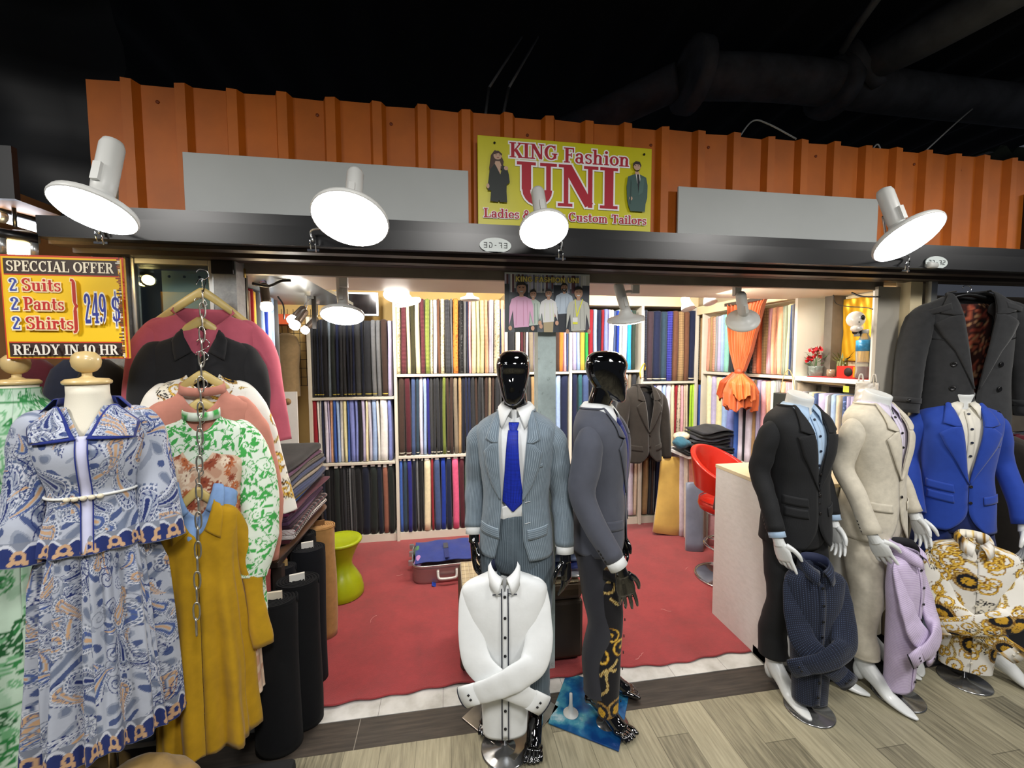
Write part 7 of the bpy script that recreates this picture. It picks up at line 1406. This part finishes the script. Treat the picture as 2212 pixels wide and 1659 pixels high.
# pile of dark garments on top of the boards
c0=atY(1505,960,3.40); c0.x-=.06
tbx=thing('side_table','low white side table under the pile of dark garments','side table',(c0.x+.17,3.50,.012)); box('table_top',-.25,.22,-.20,.22,.80,.825,mwhite2,tbx)
for s in (-.2,.2): box('leg',s-.015,s+.015,.15,.19,0,.80,mwhite2,tbx)
zc=.838
names=['folded black garment at the bottom of the pile beside the red chair','second folded dark garment of the pile beside the red chair','third folded dark garment of the pile beside the red chair','fourth folded dark garment of the pile beside the red chair','fifth folded charcoal garment of the pile beside the red chair','sixth folded black garment of the pile beside the red chair','thick black garment near the top of the pile beside the red chair','rolled black garment on top of the pile beside the red chair']
for k,l in enumerate(names):
    h=.029 if k<6 else .046; sx=.23-.012*k if k<6 else .17; xg=np.linspace(-1,1,30); a=np.linspace(0,2*PI,26,endpoint=False)
    Q=np.array([np.stack([q_*sx+.02*np.cos(a),np.cos(a)*.17,np.sin(a)*h*.5*max(.25,1-abs(q_)**5)+.012*math.sin(q_*3+k)],-1) for q_ in xg]); Q=crumple(Q,.012,(18,18,26),k+2); Q=crumple(Q,.004,(50,50,50),k+9)
    o=grid('folded_garment',Q,Mcloth(('garment_black','garment_charcoal','garment_ink')[k%3],('#17181a','#232428','#1a1c26')[k%3],.8,wrinkle=.4),None,True,True,True); o.location=(c0.x+.15+.014*(k%3)+(.07 if k>5 else 0),3.46,zc+h*.5); zc+=h*.82; tag(o,l,'garment','dark garments piled by the red chair')
c1=atY(1478,945,3.26); lump('folded_garment','teal crumpled cloth on the left side of the dark garment pile','garment',(c1.x,3.30,c1.z-.06),(.075,.06,.05),Mcloth('teal_cloth','#2d5a6c',.8,wrinkle=.5),13,.02,(18,18,18))
c1=atY(1480,930,3.36); lump('plastic_bag','cream plastic bag of trimmings on the dark garment pile','bag',(c1.x,3.42,c1.z-.06),(.075,.05,.04),M('bag_cream','#cfc0a2',.3,var=.2,vscale=16),17,.015,(26,26,26))
# brown-black jacket on a hanger
def hung_coat(label,cat,px,py,Y,s,mat,rz,kw,cuffs=True,lining=None,arms_=None,hangmat=None,hook=.09,name='suit_jacket',T=None,hz=1.5):
    t_=thing(name,label,cat,atY(px,py,Y),rz); t_.scale=(s,)*3; rt=bpy.data.objects.new('garment_shell',None)
    bpy.data.objects.remove(rt); dz=-hz
    before=set(bpy.data.objects); Tj,b=jacket(t_,mat,T=T,**kw)
    for sd in (-1,1):
        pts,r=arms_(sd); sleeve('sleeve',pts,r,mat,b,seed=70+sd,amp=.006)
    if lining: 
        P=Tj.S(np.linspace(-1.2,1.2,30)[None,:],np.linspace(hz-.62,hz-.01,40)[:,None],-.03); P[...,1]=.035+.05*(P[...,0]/.2)**2; q=gridUV(P); grid('lining',P,lining[0],t_,col=lining[1](q) if lining[1] else None,th=.002)
    for o in set(bpy.data.objects)-before:
        if o.parent==t_: o.location.z+=dz
    x=np.linspace(-1,1,24); MB().tube([(.17*q,.02,-.055*abs(q)**1.4+.012) for q in x],.012,10).build('hanger_bar',hangmat or mblack,t_)
    MB().tube(spline([(0,.02,.01),(0,.02,hook*.4),(.02,.02,hook*.65),(.012,.02,hook*.95),(-.012,.02,hook),(-.02,.02,hook*.8)],20),.0025,7).build('hanger_hook',mchrome,t_)
    return t_
def arms_j(sd): return [(sd*.10,.01,1.435),(sd*.150,.01,1.42),(sd*.18,.01,1.37),(sd*.208,.01,1.25),(sd*.216,.0,1.12),(sd*.226,-.005,.99),(sd*.236,-.01,.875)],[.03,.05,.060,.056,.052,.048,.046]
mjb=Mcloth('jacket_brownblack','#25211d',.85,wrinkle=.25); JT=[(r[0],r[1]*1.0,r[2]*.72,r[3]*.70,r[4]) for r in JROWS]
hung_coat('brown black suit jacket on a black hanger hung from the shelf upright','jacket',1391,838,3.60,1.06,mjb,R(8),dict(T=Torso(JT,2.4),z_b=1.12,buttons=((.005,1.10),(.005,1.0)),flaps=1,seed=81,hem=.86,lap_w=.085) if False else dict(z_b=1.12,buttons=((.005,1.10),(.005,1.0)),flaps=1,seed=81,hem=.86,lap_w=.085),arms_=arms_j,T=Torso(JT,2.4),lining=(Mcloth('lining_dark','#141316',.6),None))
MBh=MB().tube(spline([atY(1384,818,3.60),atY(1383,802,3.60),atY(1391,786,3.70),atY(1394,790,3.845),atY(1393,800,3.856)],14),.006,8); tag(MBh.build('yellow_hook',M('hook_yellow','#c6a32e',.4)),'yellow plastic hook carrying the brown black suit jacket','hook')
# big charcoal pea coat, right edge
CR=[(.70,.205,.085,.085,0),(.90,.200,.085,.085,0),(1.10,.190,.085,.082,0),(1.30,.195,.085,.082,0),(1.40,.205,.078,.08,0),(1.45,.198,.066,.074,.004),(1.478,.160,.056,.068,.006),(1.502,.108,.05,.062,.008),(1.525,.072,.048,.058,.008)]
def arms_c(sd): return [(sd*.11,.01,1.435),(sd*.165,.01,1.42),(sd*.205,.01,1.375),(sd*.238,.0,1.26),(sd*.255,-.01,1.12),(sd*.270,-.02,.98),(sd*.280,-.025,.86)],[.03,.056,.070,.066,.062,.060,.062]
mcoat=Mcloth('coat_wool','#2b2c2e',.95,weave=500,wrinkle=.25,var=.15); mlinp=Mattr('print_lining')
def rustlin(uv_): 
    u,v=uv_[...,0].ravel(),uv_[...,1].ravel(); col=np.tile(C3('#3a1a16'),(len(u),1)); 
    for m,x,y,s,g in motif_cells(u,v,int(np.ptp(u)*np.ptp(v)*420),.03,.06,3):
        r=np.hypot(x*1.5,y)/s; th=np.arctan2(y,x); idx=np.flatnonzero(m); col[idx[(np.abs(((r*1.8-th/6.28)%1)-.5)<.16)&(r<1)]]=(C3('#a8553c'),C3('#8a3a2c'),C3('#b98a62'))[g.integers(0,3)]; col[idx[(r<.25)]]=C3('#151012')
    return col.reshape(uv_.shape[:-1]+(3,))
xc=lambda z: .004 if z<.96 else .004+(z-.96)/.56*.084
cs_=1.0
coat=hung_coat('large charcoal wool pea coat with rust paisley lining hanging over the blue suit','coat',2094,640,1.88,cs_,mcoat,R(-24),dict(xr=xc,hem=.70,z_b=1.0,buttons=(),flaps=0,seed=91,lap_w=.118,breast=False,cuffb=False),arms_=arms_c,T=Torso(CR,2.4),lining=(mlinp,lambda q:np.repeat(np.repeat(rustlin(q),1,0),1,1)),hook=.06,name='pea_coat')
Tc=Torso(CR,2.4); 
bodyc=[o for o in coat.children if o.name.startswith('jacket')][0]; bodyc.name='coat_body'
for s in (-1,1):
    for z in (1.13,1.00,.87): button(Tc,s*.098,z,M('coat_button','#0d0d0e',.25),bodyc,.014,.006)
    lay('storm_flap',Tc,[(s*.085,1.255),(s*.19,1.275)],[(s*.085,1.25),(s*.19,1.27)],mblack,bodyc,.004,2,14,.002)
    lay('epaulette',Tc,[(s*.11,1.452),(s*.19,1.428)],[(s*.11,1.425),(s*.19,1.40)],mcoat,bodyc,.012,4,14,.006)
    pts,r=arms_c(s); d=Vector(pts[-1])-Vector(pts[-2]); d.normalize(); e=Vector(pts[-1]); tube_ring('cuff_strap',e-d*.085,d,.0655,.066,.03,mcoat,bodyc); MB().lathe([(.0005,.004),(.010,.003),(.011,0)],e-d*.07+Vector((s*.02,-.064,0)),12,axis=(s*.3,-1,0)).build('strap_button',M('coat_button','#0d0d0e',.25),bodyc)
# orange curtain tied in a knot, in front of the wall shelf
cu_=thing('curtain','orange pleated curtain gathered and knotted in front of the wall shelf','curtain',atX(1610,660,2.38)); mor=M('curtain_orange','#b9541f',.6,sheen=.3,var=.06,vscale=6)
nu=120; Z=np.linspace(0,1,60); P=[]; y0=cu_.location.y
for s in Z:
    wd=np.interp(s,[0,.08,.35,.7,1],[.23,.21,.185,.13,.05]); x=np.linspace(-1,1,nu); sh=np.interp(s,[0,.5,1],[.0,.03,.045]); am=.022*np.interp(s,[0,.1,1],[.7,1,.55])
    P.append(np.stack([am*np.sin(x*34+.8*np.sin(s*4))+.008*np.sin(x*71)+.02*np.cos(x*1.5),x*wd+sh,0*x-.56*s+.03],-1))
P=np.array(P); grid('pleated_cloth',P,mor,cu_,th=.004)
MB().box(-.012,.012,-.24,.24,.02,.045).build('curtain_rail',M('rail_dark','#3a3029',.5),cu_)
kn=Vector((.0,.045,-.535)); MB().ball(kn,(.035,.042,.035),14).build('knot',M('curtain_rust','#9c4018',.6,bump=.5,bscale=60),cu_)
def puff(nme,c,r,seed,m_): 
    th=np.linspace(0,2*PI,60,endpoint=False)[None,:]; b=np.linspace(.06,PI-.06,34)[:,None]; Q=np.stack([np.sin(b)*np.cos(th)*r[0],np.sin(b)*np.sin(th)*r[1],-np.cos(b)*r[2]+0*th],-1); Q=Q*(1+.13*np.sin(th*9+b*2+seed)*np.sin(b))[...,None]; Q=crumple(Q,.014,(36,36,20),seed); grid(nme,Q+np.array(c),m_,cu_,True,True,True)
def skirtlet(c,prof,npl,seed,m_,sq=1.0,lean=(0,0)):
    th=np.linspace(0,2*PI,150)[None,:]; z=np.linspace(0,1,44)[:,None]; r=np.interp(z[:,0],[p_[0] for p_ in prof],[p_[1] for p_ in prof])[:,None]; k=1+(.16*np.sin(th*npl+seed)+.07*np.sin(th*npl*2.3+seed*2+z*3))*np.clip(z*3,0,1)
    Q=np.stack([r*np.sin(th)*k*sq+lean[0]*z+c[0],-r*np.cos(th)*k+lean[1]*z+c[1],c[2]-prof[-1][2]*z+.02*np.sin(th*4+seed)*z+.012*np.sin(th*npl+seed)*z],-1); grid('gathered_tail',crumple(Q,.008,(30,30,30),seed,True),m_,cu_,th=.003)
mrust=M('curtain_rust','#9c4018',.6)
skirtlet((0,.045,-.53),((0,.028,0),(.25,.09,0),(.6,.13,0),(1,.125,.30)),11,3,mor,.8,(0,-.02)); skirtlet((-.01,.085,-.54),((0,.02,0),(.4,.08,0),(1,.075,.22)),7,5,mrust,.8,(-.02,.07)); skirtlet((-.02,.0,-.55),((0,.02,0),(.4,.085,0),(1,.08,.19)),8,9,M('curtain_light','#bd6228',.6),.8,(-.02,-.06))
# black paper bag hanging from the shelf edge, white plastic bag on the right
bc=atX(1705,880,2.42); pb=thing('paper_bag','black paper carrier bag with twine handles hanging from the wall shelf','bag',(bc.x+.0,bc.y,bc.z),R(-70)); bevel(MB().box(-.095,.095,-.035,.035,-.16,.10).build('bag_body',M('bag_black','#1c201d',.5),pb),.003)
MB().tube(spline([(-.05,-.03,.10),(-.03,-.03,.22),(0,-.03,.27),(.03,-.03,.22),(.05,-.03,.10)],18),.003,6).build('handle',M('twine','#b39a6a',.8),pb); MB().box(-.09,-.01,-.0365,-.0355,-.10,-.097).box(-.09,.02,-.0365,-.0355,-.02,-.017).build('print_line',M('bag_line','#4d544c',.5),pb)
bc=atX(1872,858,2.44); wb=thing('plastic_bag','white translucent plastic bag hanging at the right end of the wall shelf','bag',bc,R(-60)); xg=np.linspace(-1,1,34); P=[]
for k in range(24):
    v=k/23; wd=.062*(1-.25*abs(v-.35)); P.append(np.stack([np.concatenate([xg,xg[::-1]])*wd, np.concatenate([-(1-xg**2),(1-xg[::-1]**2)])*.030*(1-v**3*.9), 0*np.concatenate([xg,xg])+(-.11+.20*v)],-1))
grid('bag_body',crumple(crumple(np.array(P),.010,(60,40,40),5,True),.006,(150,90,90),6,True),M('bag_white','#d9d4cc',.22,trans=.35,var=.12,vscale=20),wb,True,True,False,th=.001)
for sx in (-.03,.03): MB().tube(spline([(sx-.012,0,.085),(sx-.006,0,.13),(sx+.006,0,.13),(sx+.012,0,.085)],12),.004,6).build('handle',M('bag_white','#d9d4cc',.22),wb)
# altar niche on the wall shelf
y_a,y_b=2.07,2.655
al=thing('altar_shelf','white altar shelf with red cloth holding flowers and offerings','shelf',(2.50,0,1.56)); box('shelf_board',-.012,.22,y_a,y_b,-.03,0,mwhite2,al,.002); box('upright',-.015,.012,2.085,2.115,-1.5,.55,mwhite2,al,.002); box('shelf_cloth',-.005,.21,y_a+.05,y_b-.10,.0,.004,M('red_cloth','#a3161a',.7),al)
box('altar_back',.222,.23,y_a,y_b+.02,0,.55,mcream,al); box('side_board',.0,.222,y_b,y_b+.012,0,.55,mcream,al)
def at_al(px,py,x=2.6): q=atX(px,py,x); return q
gp=thing('gilt_panel','crumpled gold foil relief panel hung above the altar','wall panel',(2.715,2.365,1.88),-PI/2); xg=np.linspace(-.13,.15,60)[None,:]; zg=np.linspace(-.21,.21,80)[:,None]; P=np.stack([xg+0*zg,-.012+.012*waves(np.stack([xg+0*zg,0*xg*zg,zg+0*xg],-1),(70,1,60),3,7),zg+0*xg],-1)
grid('foil',P,M('gold_foil','#d29d22',.38,metal=.55),gp,th=.004)
def card(label,px,py,w_,h_,c,fig,x=2.718):
    q=atX(px,py,x); t_=thing('picture_card',label,'card',q,-PI/2); box('card',-w_/2,w_/2,-.002,0,-h_/2,h_/2,M('card_'+c.lstrip('#'),c,.5),t_); pr=Print(); pr.k=.0025; pr.rect(-w_*.36,w_*.36,-h_*.40,h_*.40,fig[0]); pr.layer(); pr.oval(0,h_*.18,w_*.16,h_*.13,fig[1]); pr.poly([(-w_*.28,-h_*.36),(w_*.28,-h_*.36),(w_*.12,h_*.08),(-w_*.12,h_*.08)],fig[1]); pr.build('print',t_)
card('red bordered picture card highest on the altar wall',1820,664,.062,.085,'#a8382c',('#7d5a4a','#c9b28a')); card('dark grey picture card below the red bordered one on the altar wall',1812,690,.055,.08,'#3b4345',('#5f6a6c','#a3aaa8')); card('red picture card just above the carnations',1790,738,.06,.085,'#a33327',('#b5533f','#d3a58a'))
def bottle(label,px,py,r,h,lab,cap,x=2.6,lz=(.45,.7)):
    q=atX(px,py,x); t_=thing('bottle',label,'bottle',(x,q.y,1.565)); MB().lathe([(.001,.0),(r*.95,.002),(r,.02),(r*.93,h*.2),(r,h*.28),(r*.95,h*.4),(r,h*.46),(r,h*.66),(r*.86,h*.76),(r*.4,h*.9),(r*.38,h*.93)],(0,0,0),30).build('bottle_body',M('pet_clear','#dfe8ea',.08,trans=.85,spec=.6),t_)
    MB().lathe([(r*1.01,h*lz[0]),(r*1.012,h*lz[1])],(0,0,0),30).build('wrapper',M('wrapper_'+lab.lstrip('#'),lab,.35,var=.5,vscale=40),t_); MB().lathe([(r*.45,h*.92),(r*.45,h),(.001,h)],(0,0,0),20).build('cap',M('cap_'+cap.lstrip('#'),cap,.4),t_)
bottle('small water bottle with blue cap left of the red carnations',1743,780,.024,.17,'#b8c8d8','#2b4f9c',2.60,(.50,.66)); bottle('large clear water bottle with blue label at the right end of the altar',1867,760,.042,.30,'#2f7fae','#dfe5e8',2.53,(.56,.78))
fl=thing('flower_vase','glass vase with red carnations on the altar','flowers',(2.57,atX(1762,790,2.57).y,1.565)); MB().lathe([(.001,0),(.036,.002),(.042,.03),(.040,.055),(.045,.07),(.040,.07),(.036,.05),(.001,.02)],(0,0,0),28).build('vase',M('vase_glass','#c9d6cf',.08,trans=.8),fl)
rr=random.Random(5)
for k,(dy,dz) in enumerate(((.03,.175),(.005,.135),(.045,.12),(.06,.10),(-.015,.185),(.015,.165))):
    mb=MB()
    for j in range(26):
        a=rr.uniform(0,6.28); e=rr.uniform(-.3,1.3); rd=.026*(.6+.4*rr.random()); c=Vector((math.cos(a)*math.cos(e),math.sin(a)*math.cos(e),math.sin(e)))*rd; n_=c.normalized(); u_=n_.orthogonal().normalized(); v_=n_.cross(u_)
        mb.add([c*.3,c+u_*.011,c*1.12+n_*.004,c-u_*.011+v_*.003],[(0,1,2,3)])
    f=mb.build('carnation',M('carnation_red','#b30d1c',.6),fl); f.location=(-.02+.01*(k%2),dy-.02,dz); MB().tube([(.0,0,.03),(-.02+.01*(k%2),dy-.02,dz-.01)],.002,5).build('flower_stem',M('leaf_green','#3d5f33',.6),fl)
mb=MB()
for j in range(30):
    a=rr.uniform(0,6.28); c=Vector((math.cos(a)*.03,math.sin(a)*.05,rr.uniform(.07,.16))); d=Vector((math.cos(a),math.sin(a),rr.uniform(0,.9)))*.035; mb.add([c,c+d*.5+Vector((0,.005,0)),c+d,c+d*.5-Vector((0,.005,0))],[(0,1,2,3)])
mb.build('leaves',M('leaf_green','#3d5f33',.6),fl)
bb=thing('bamboo_plant','dark green lucky bamboo with tied stalks and leaves in front of the gilt panel','plant',(2.62,atX(1820,760,2.62).y,1.565)); mb=MB()
for j in range(9): a=j*.7; mb.tube([(math.cos(a)*.022,math.sin(a)*.022,0.0),(math.cos(a)*.022,math.sin(a)*.022,.085+.02*(j%3))],.009,10)
mb.build('stalk_bundle',M('bamboo','#57592c',.4,var=.2),bb); mb=MB()
for j in range(20): a=rr.uniform(0,6.28); c=Vector((math.cos(a)*.02,math.sin(a)*.02,.09+.03*rr.random())); d=Vector((math.cos(a)*.05,math.sin(a)*.05,rr.uniform(.01,.07))); s_=Vector((-math.sin(a),math.cos(a),0))*.007; mb.add([c,c+d*.5+s_,c+d,c+d*.5-s_],[(0,1,2,3)])
mb.build('leaves',M('bamboo_leaf','#4f5a2e',.5),bb)
q=atX(1838,795,2.56); bx=thing('incense_box','red and gold offering box with dark round opening on the altar','box',(2.55,q.y,1.565)); MB().box(-.03,.05,-.075,.06,0,.075).build('box_body',M('box_red','#b3231a',.4),bx); MB().lathe([(.001,0),(.028,0),(.028,.001)],(-.031,-.02,.037),24,axis=(-1,0,0)).build('opening',M('hole_dark','#1d0f0d',.8),bx); MB().box(-.032,-.0305,-.074,-.052,.005,.07).build('gold_strip',M('gold_foil','#d29d22',.38,metal=.55),bx)
tag(MB().lathe([(.001,0),(.022,0),(.024,.02),(.023,.05),(.001,.05)],(2.55,atX(1795,795,2.55).y,1.565),24).build('candle_jar',M('jar_glass','#b9a68c',.12,trans=.6)),'small round glass candle jar left of the red offering box','jar')
q=atX(1782,775,2.68); o=box('framed_print',2.68,2.692,q.y-.035,q.y+.03,1.565,1.73,M('frame_print','#6d4a4d',.3,var=.7,vscale=22),None); tag(o,'small framed colour print behind the carnations','picture')
for k,(y0,y1,z_,c,l) in enumerate(((2.20,2.66,1.505,'#3a2c22','dark wooden yardstick tucked under the altar shelf'),(2.30,2.95,1.52,'#c9b48a','pale wooden yardstick lying across the bolts under the altar shelf'))):
    o=MB().tube([(2.53,y0,z_),(2.56,y1,z_+.012)],.009,8).build('yardstick',M('stick_%d'%k,c,.5)); tag(o,l,'ruler')
tag(bevel(MB().box(2.497,2.50,2.245,2.285,1.475,1.515,0,Matrix.Translation((0,0,0))).build('price_tag',M('tag_lime','#b7c24a',.5)),.001),'lime yellow paper tag under the front edge of the altar shelf','tag')
# white and black wall fan head above the altar
fh=atX(1848,700,2.42); fn=thing('wall_fan','white dome-headed wall fan with black knob above the altar','fan',fh,R(20)); fn.scale=(.78,)*3; mfn=M('fan_white','#d6cec4',.25,coat=.4)
MB().ball((0,0,.035),(.055,.06,.062),18).build('motor_dome',mfn,fn); MB().lathe([(.001,.0),(.018,.0),(.02,.004),(.012,.010),(.001,.011)],(-.02,-.052,.045),22,axis=(-.25,-.95,.1)).build('knob',mblack,fn)
MB().grid(tubeP(spline([(-.075,-.02,-.04),(-.02,-.02,-.035),(.05,.0,-.02),(.115,.02,.0)],20),np.interp(np.linspace(0,1,20),[0,.15,.7,1],[.015,.036,.034,.02]),18,((0,0,1),.7)),True,True,True).build('body_shell',mfn,fn)
MB().grid(tubeP(spline([(.02,.01,-.06),(.08,.02,-.045),(.125,.03,-.02)],12),[.018]*12,14),True,True,True).build('bracket',mblack,fn); MB().box(.105,.135,.01,.05,-.09,.02).build('wall_mount',mblack,fn); MB().box(-.075,-.055,-.050,-.047,.005,.013).build('vent_slot',mblack,fn)
mb=MB().tube(spline([atX(1800,636,2.6),atX(1806,655,2.6),atX(1830,662,2.55),atX(1868,664,2.5),atX(1885,668,2.45)],24),.003,6).tube(spline([atX(1808,660,2.71),atX(1812,720,2.71),atX(1815,770,2.71)],12),.0022,6); tag(mb.build('power_cable',mblack),'black power cord strung across the altar wall to the fan','cord')
tag(MB().tube(spline([atX(1840,632,2.3),atX(1860,640,2.3),atX(1900,641,2.3)],14),.005,6).build('ceiling_cable',mblack),'black cable sagging under the ceiling above the altar','cable')
# floor under the right-hand mannequins
o=MB().box(1.80,3.5,1.80,2.06,.002,.012).build('rubber_mat',M('mat_black','#101113',.8,var=.2)); tag(o,'black rubber mat under the headless mannequins','mat')
o=MB().box(1.98,2.09,1.80,1.87,.0125,.014).build('printed_leaflet',M('leaflet','#c3cad0',.5,var=.3,vscale=30)); tag(o,'white printed leaflet lying on the black mat between white feet','leaflet')
rk=thing('wire_grid','white wire grid panel leaning behind the baroque shirt','rack',(3.02,1.92,.10),R(-15)); m_=MB()
for k in range(4): m_.tube([(-.10+.07*k,0,0),(-.10+.07*k,.04,.5)],.004,6)
for k in range(7): m_.tube([(-.10,.0+.0067*k,.08*k),(.11,.0067*k,.08*k)],.003,6)
m_.build('wire_mesh',M('wire_white','#c9ccce',.4,metal=.4),rk)
rk=thing('clothes_rail','chrome clothes rail with white end post at the right edge','rack',(3.36,2.1,0)); MB().tube([(0,0,.0),(0,0,1.25)],.014,12).build('post',malu,rk); MB().tube([(0,0,1.2),(.9,.1,1.2)],.012,12).build('rail',mchrome,rk)
for k,(c,l) in enumerate((('#2a2622','dark brown garment hanging on the chrome rail at the right edge'),('#4d4742','grey knitted garment hanging next on the chrome rail at the right edge'),('#6e2230','wine red garment hanging third on the chrome rail at the right edge'))):
    g_=thing('hanging_garment',l,'garment',(3.46+.10*k,2.11,1.19)); T=Torso([(-.95,.05,.20,.20,0),(-.4,.05,.21,.21,0),(-.08,.045,.20,.20,0),(-.02,.03,.09,.09,0),(0,.02,.03,.03,0)],2.3); grid('garment_body',crumple(T.S(ang(30)[None,:],np.linspace(-.95,-.001,24)[:,None]),.01,(12,12,5),k),Mcloth('rail_garment_%d'%k,c,.9,wrinkle=.4),g_,True,False,True)

# ================================================================ neighbouring stall at the far left
ms=M('soffit_wood','#6d4a25',.55,var=.25,vscale=5)
structure(MB().box(-3.4,-1.44,1.72,2.2,2.245,2.27).build('trim_11',ms)); structure(MB().box(-3.4,-1.44,1.70,1.72,2.245,2.42).build('trim_12',M('fascia_black','#17181a',.5)))
structure(MB().box(-3.4,-1.43,2.2,2.24,1.6,2.30).build('wall_neighbour_left',ms)); structure(MB().box(-3.4,-1.41,2.30,2.36,0,1.7).build('wall_neighbour_lower',M('neighbour_dark','#2b2627',.8,var=.3)))
def tubelamp(label,a,b,mat,r=.016):
    t_=thing('tube_light',label,'lamp',a); d=Vector(b)-Vector(a); MB().tube([(0,0,0),d],r,14).build('tube',mat,t_); MB().tube([Vector((0,.0,r*1.6)),d+Vector((0,.0,r*1.6))],r*.9,10).build('fitting',mblack,t_)
    for f in (.35,.92): MB().tube([d*f-d.normalized()*.01,d*f+d.normalized()*.01],r*1.25,14).build('clip',malu,t_)
tubelamp('slim bright tube light under the wooden soffit at the far left',atY(-60,450,1.75),atY(104,500,1.95),emis('tube_cool','#f0f4ff',18))
tubelamp('warm glowing tube lamp above the offer board at the left edge',atY(-40,525,1.66),atY(84,543,1.74),emis('tube_warm','#ffd98f',45),.024)
bl=thing('swivel_spot','beige spotlight head beside the slim tube light at the left edge','lamp',atY(12,490,1.80)); MB().lathe([(.02,0),(.03,.02),(.03,.07),(.02,.09),(.001,.09)],(0,0,-.04),18,axis=(1,0,0)).build('lamp_head',M('spot_beige','#8d8577',.5),bl); MB().tube([(.03,0,0),(.03,0,.09)],.006,8).build('stem',mblack,bl)
# clothes behind the offer board
for k,(x,c,l) in enumerate(((-1.64,'#4a1522','wine red garment hanging behind the left dress forms'),(-1.50,'#1d2438','navy garment hanging behind the left dress forms'),(-1.37,'#141417','black garment with pale lettering hanging behind the left dress forms'))):
    g_=thing('hanging_garment',l,'garment',(x,1.98-.03*k,1.70)); T=Torso([(-.9,.09,.05,.05,0),(-.3,.085,.05,.05,0),(-.08,.085,.045,.045,0),(-.02,.05,.03,.03,0),(0,.02,.02,.02,0)],2.3); grid('garment_body',crumple(T.S(ang(30)[None,:],np.linspace(-.9,-.001,24)[:,None]),.008,(14,14,6),k),Mcloth('left_garment_%d'%k,c,.9,wrinkle=.4),g_,True,False,True)
# items clipped to the beam
for x,l in ((2.36,'short white tube end lying on the beam lip beside number plate 3D-72'),): 
    o=MB().lathe([(.001,0),(.014,0),(.016,.005),(.016,.06),(.001,.065)],(x,1.745,2.152),16,axis=(1,.2,0)).build('white_tube_end',mlampw); tag(o,l,'lamp cap')
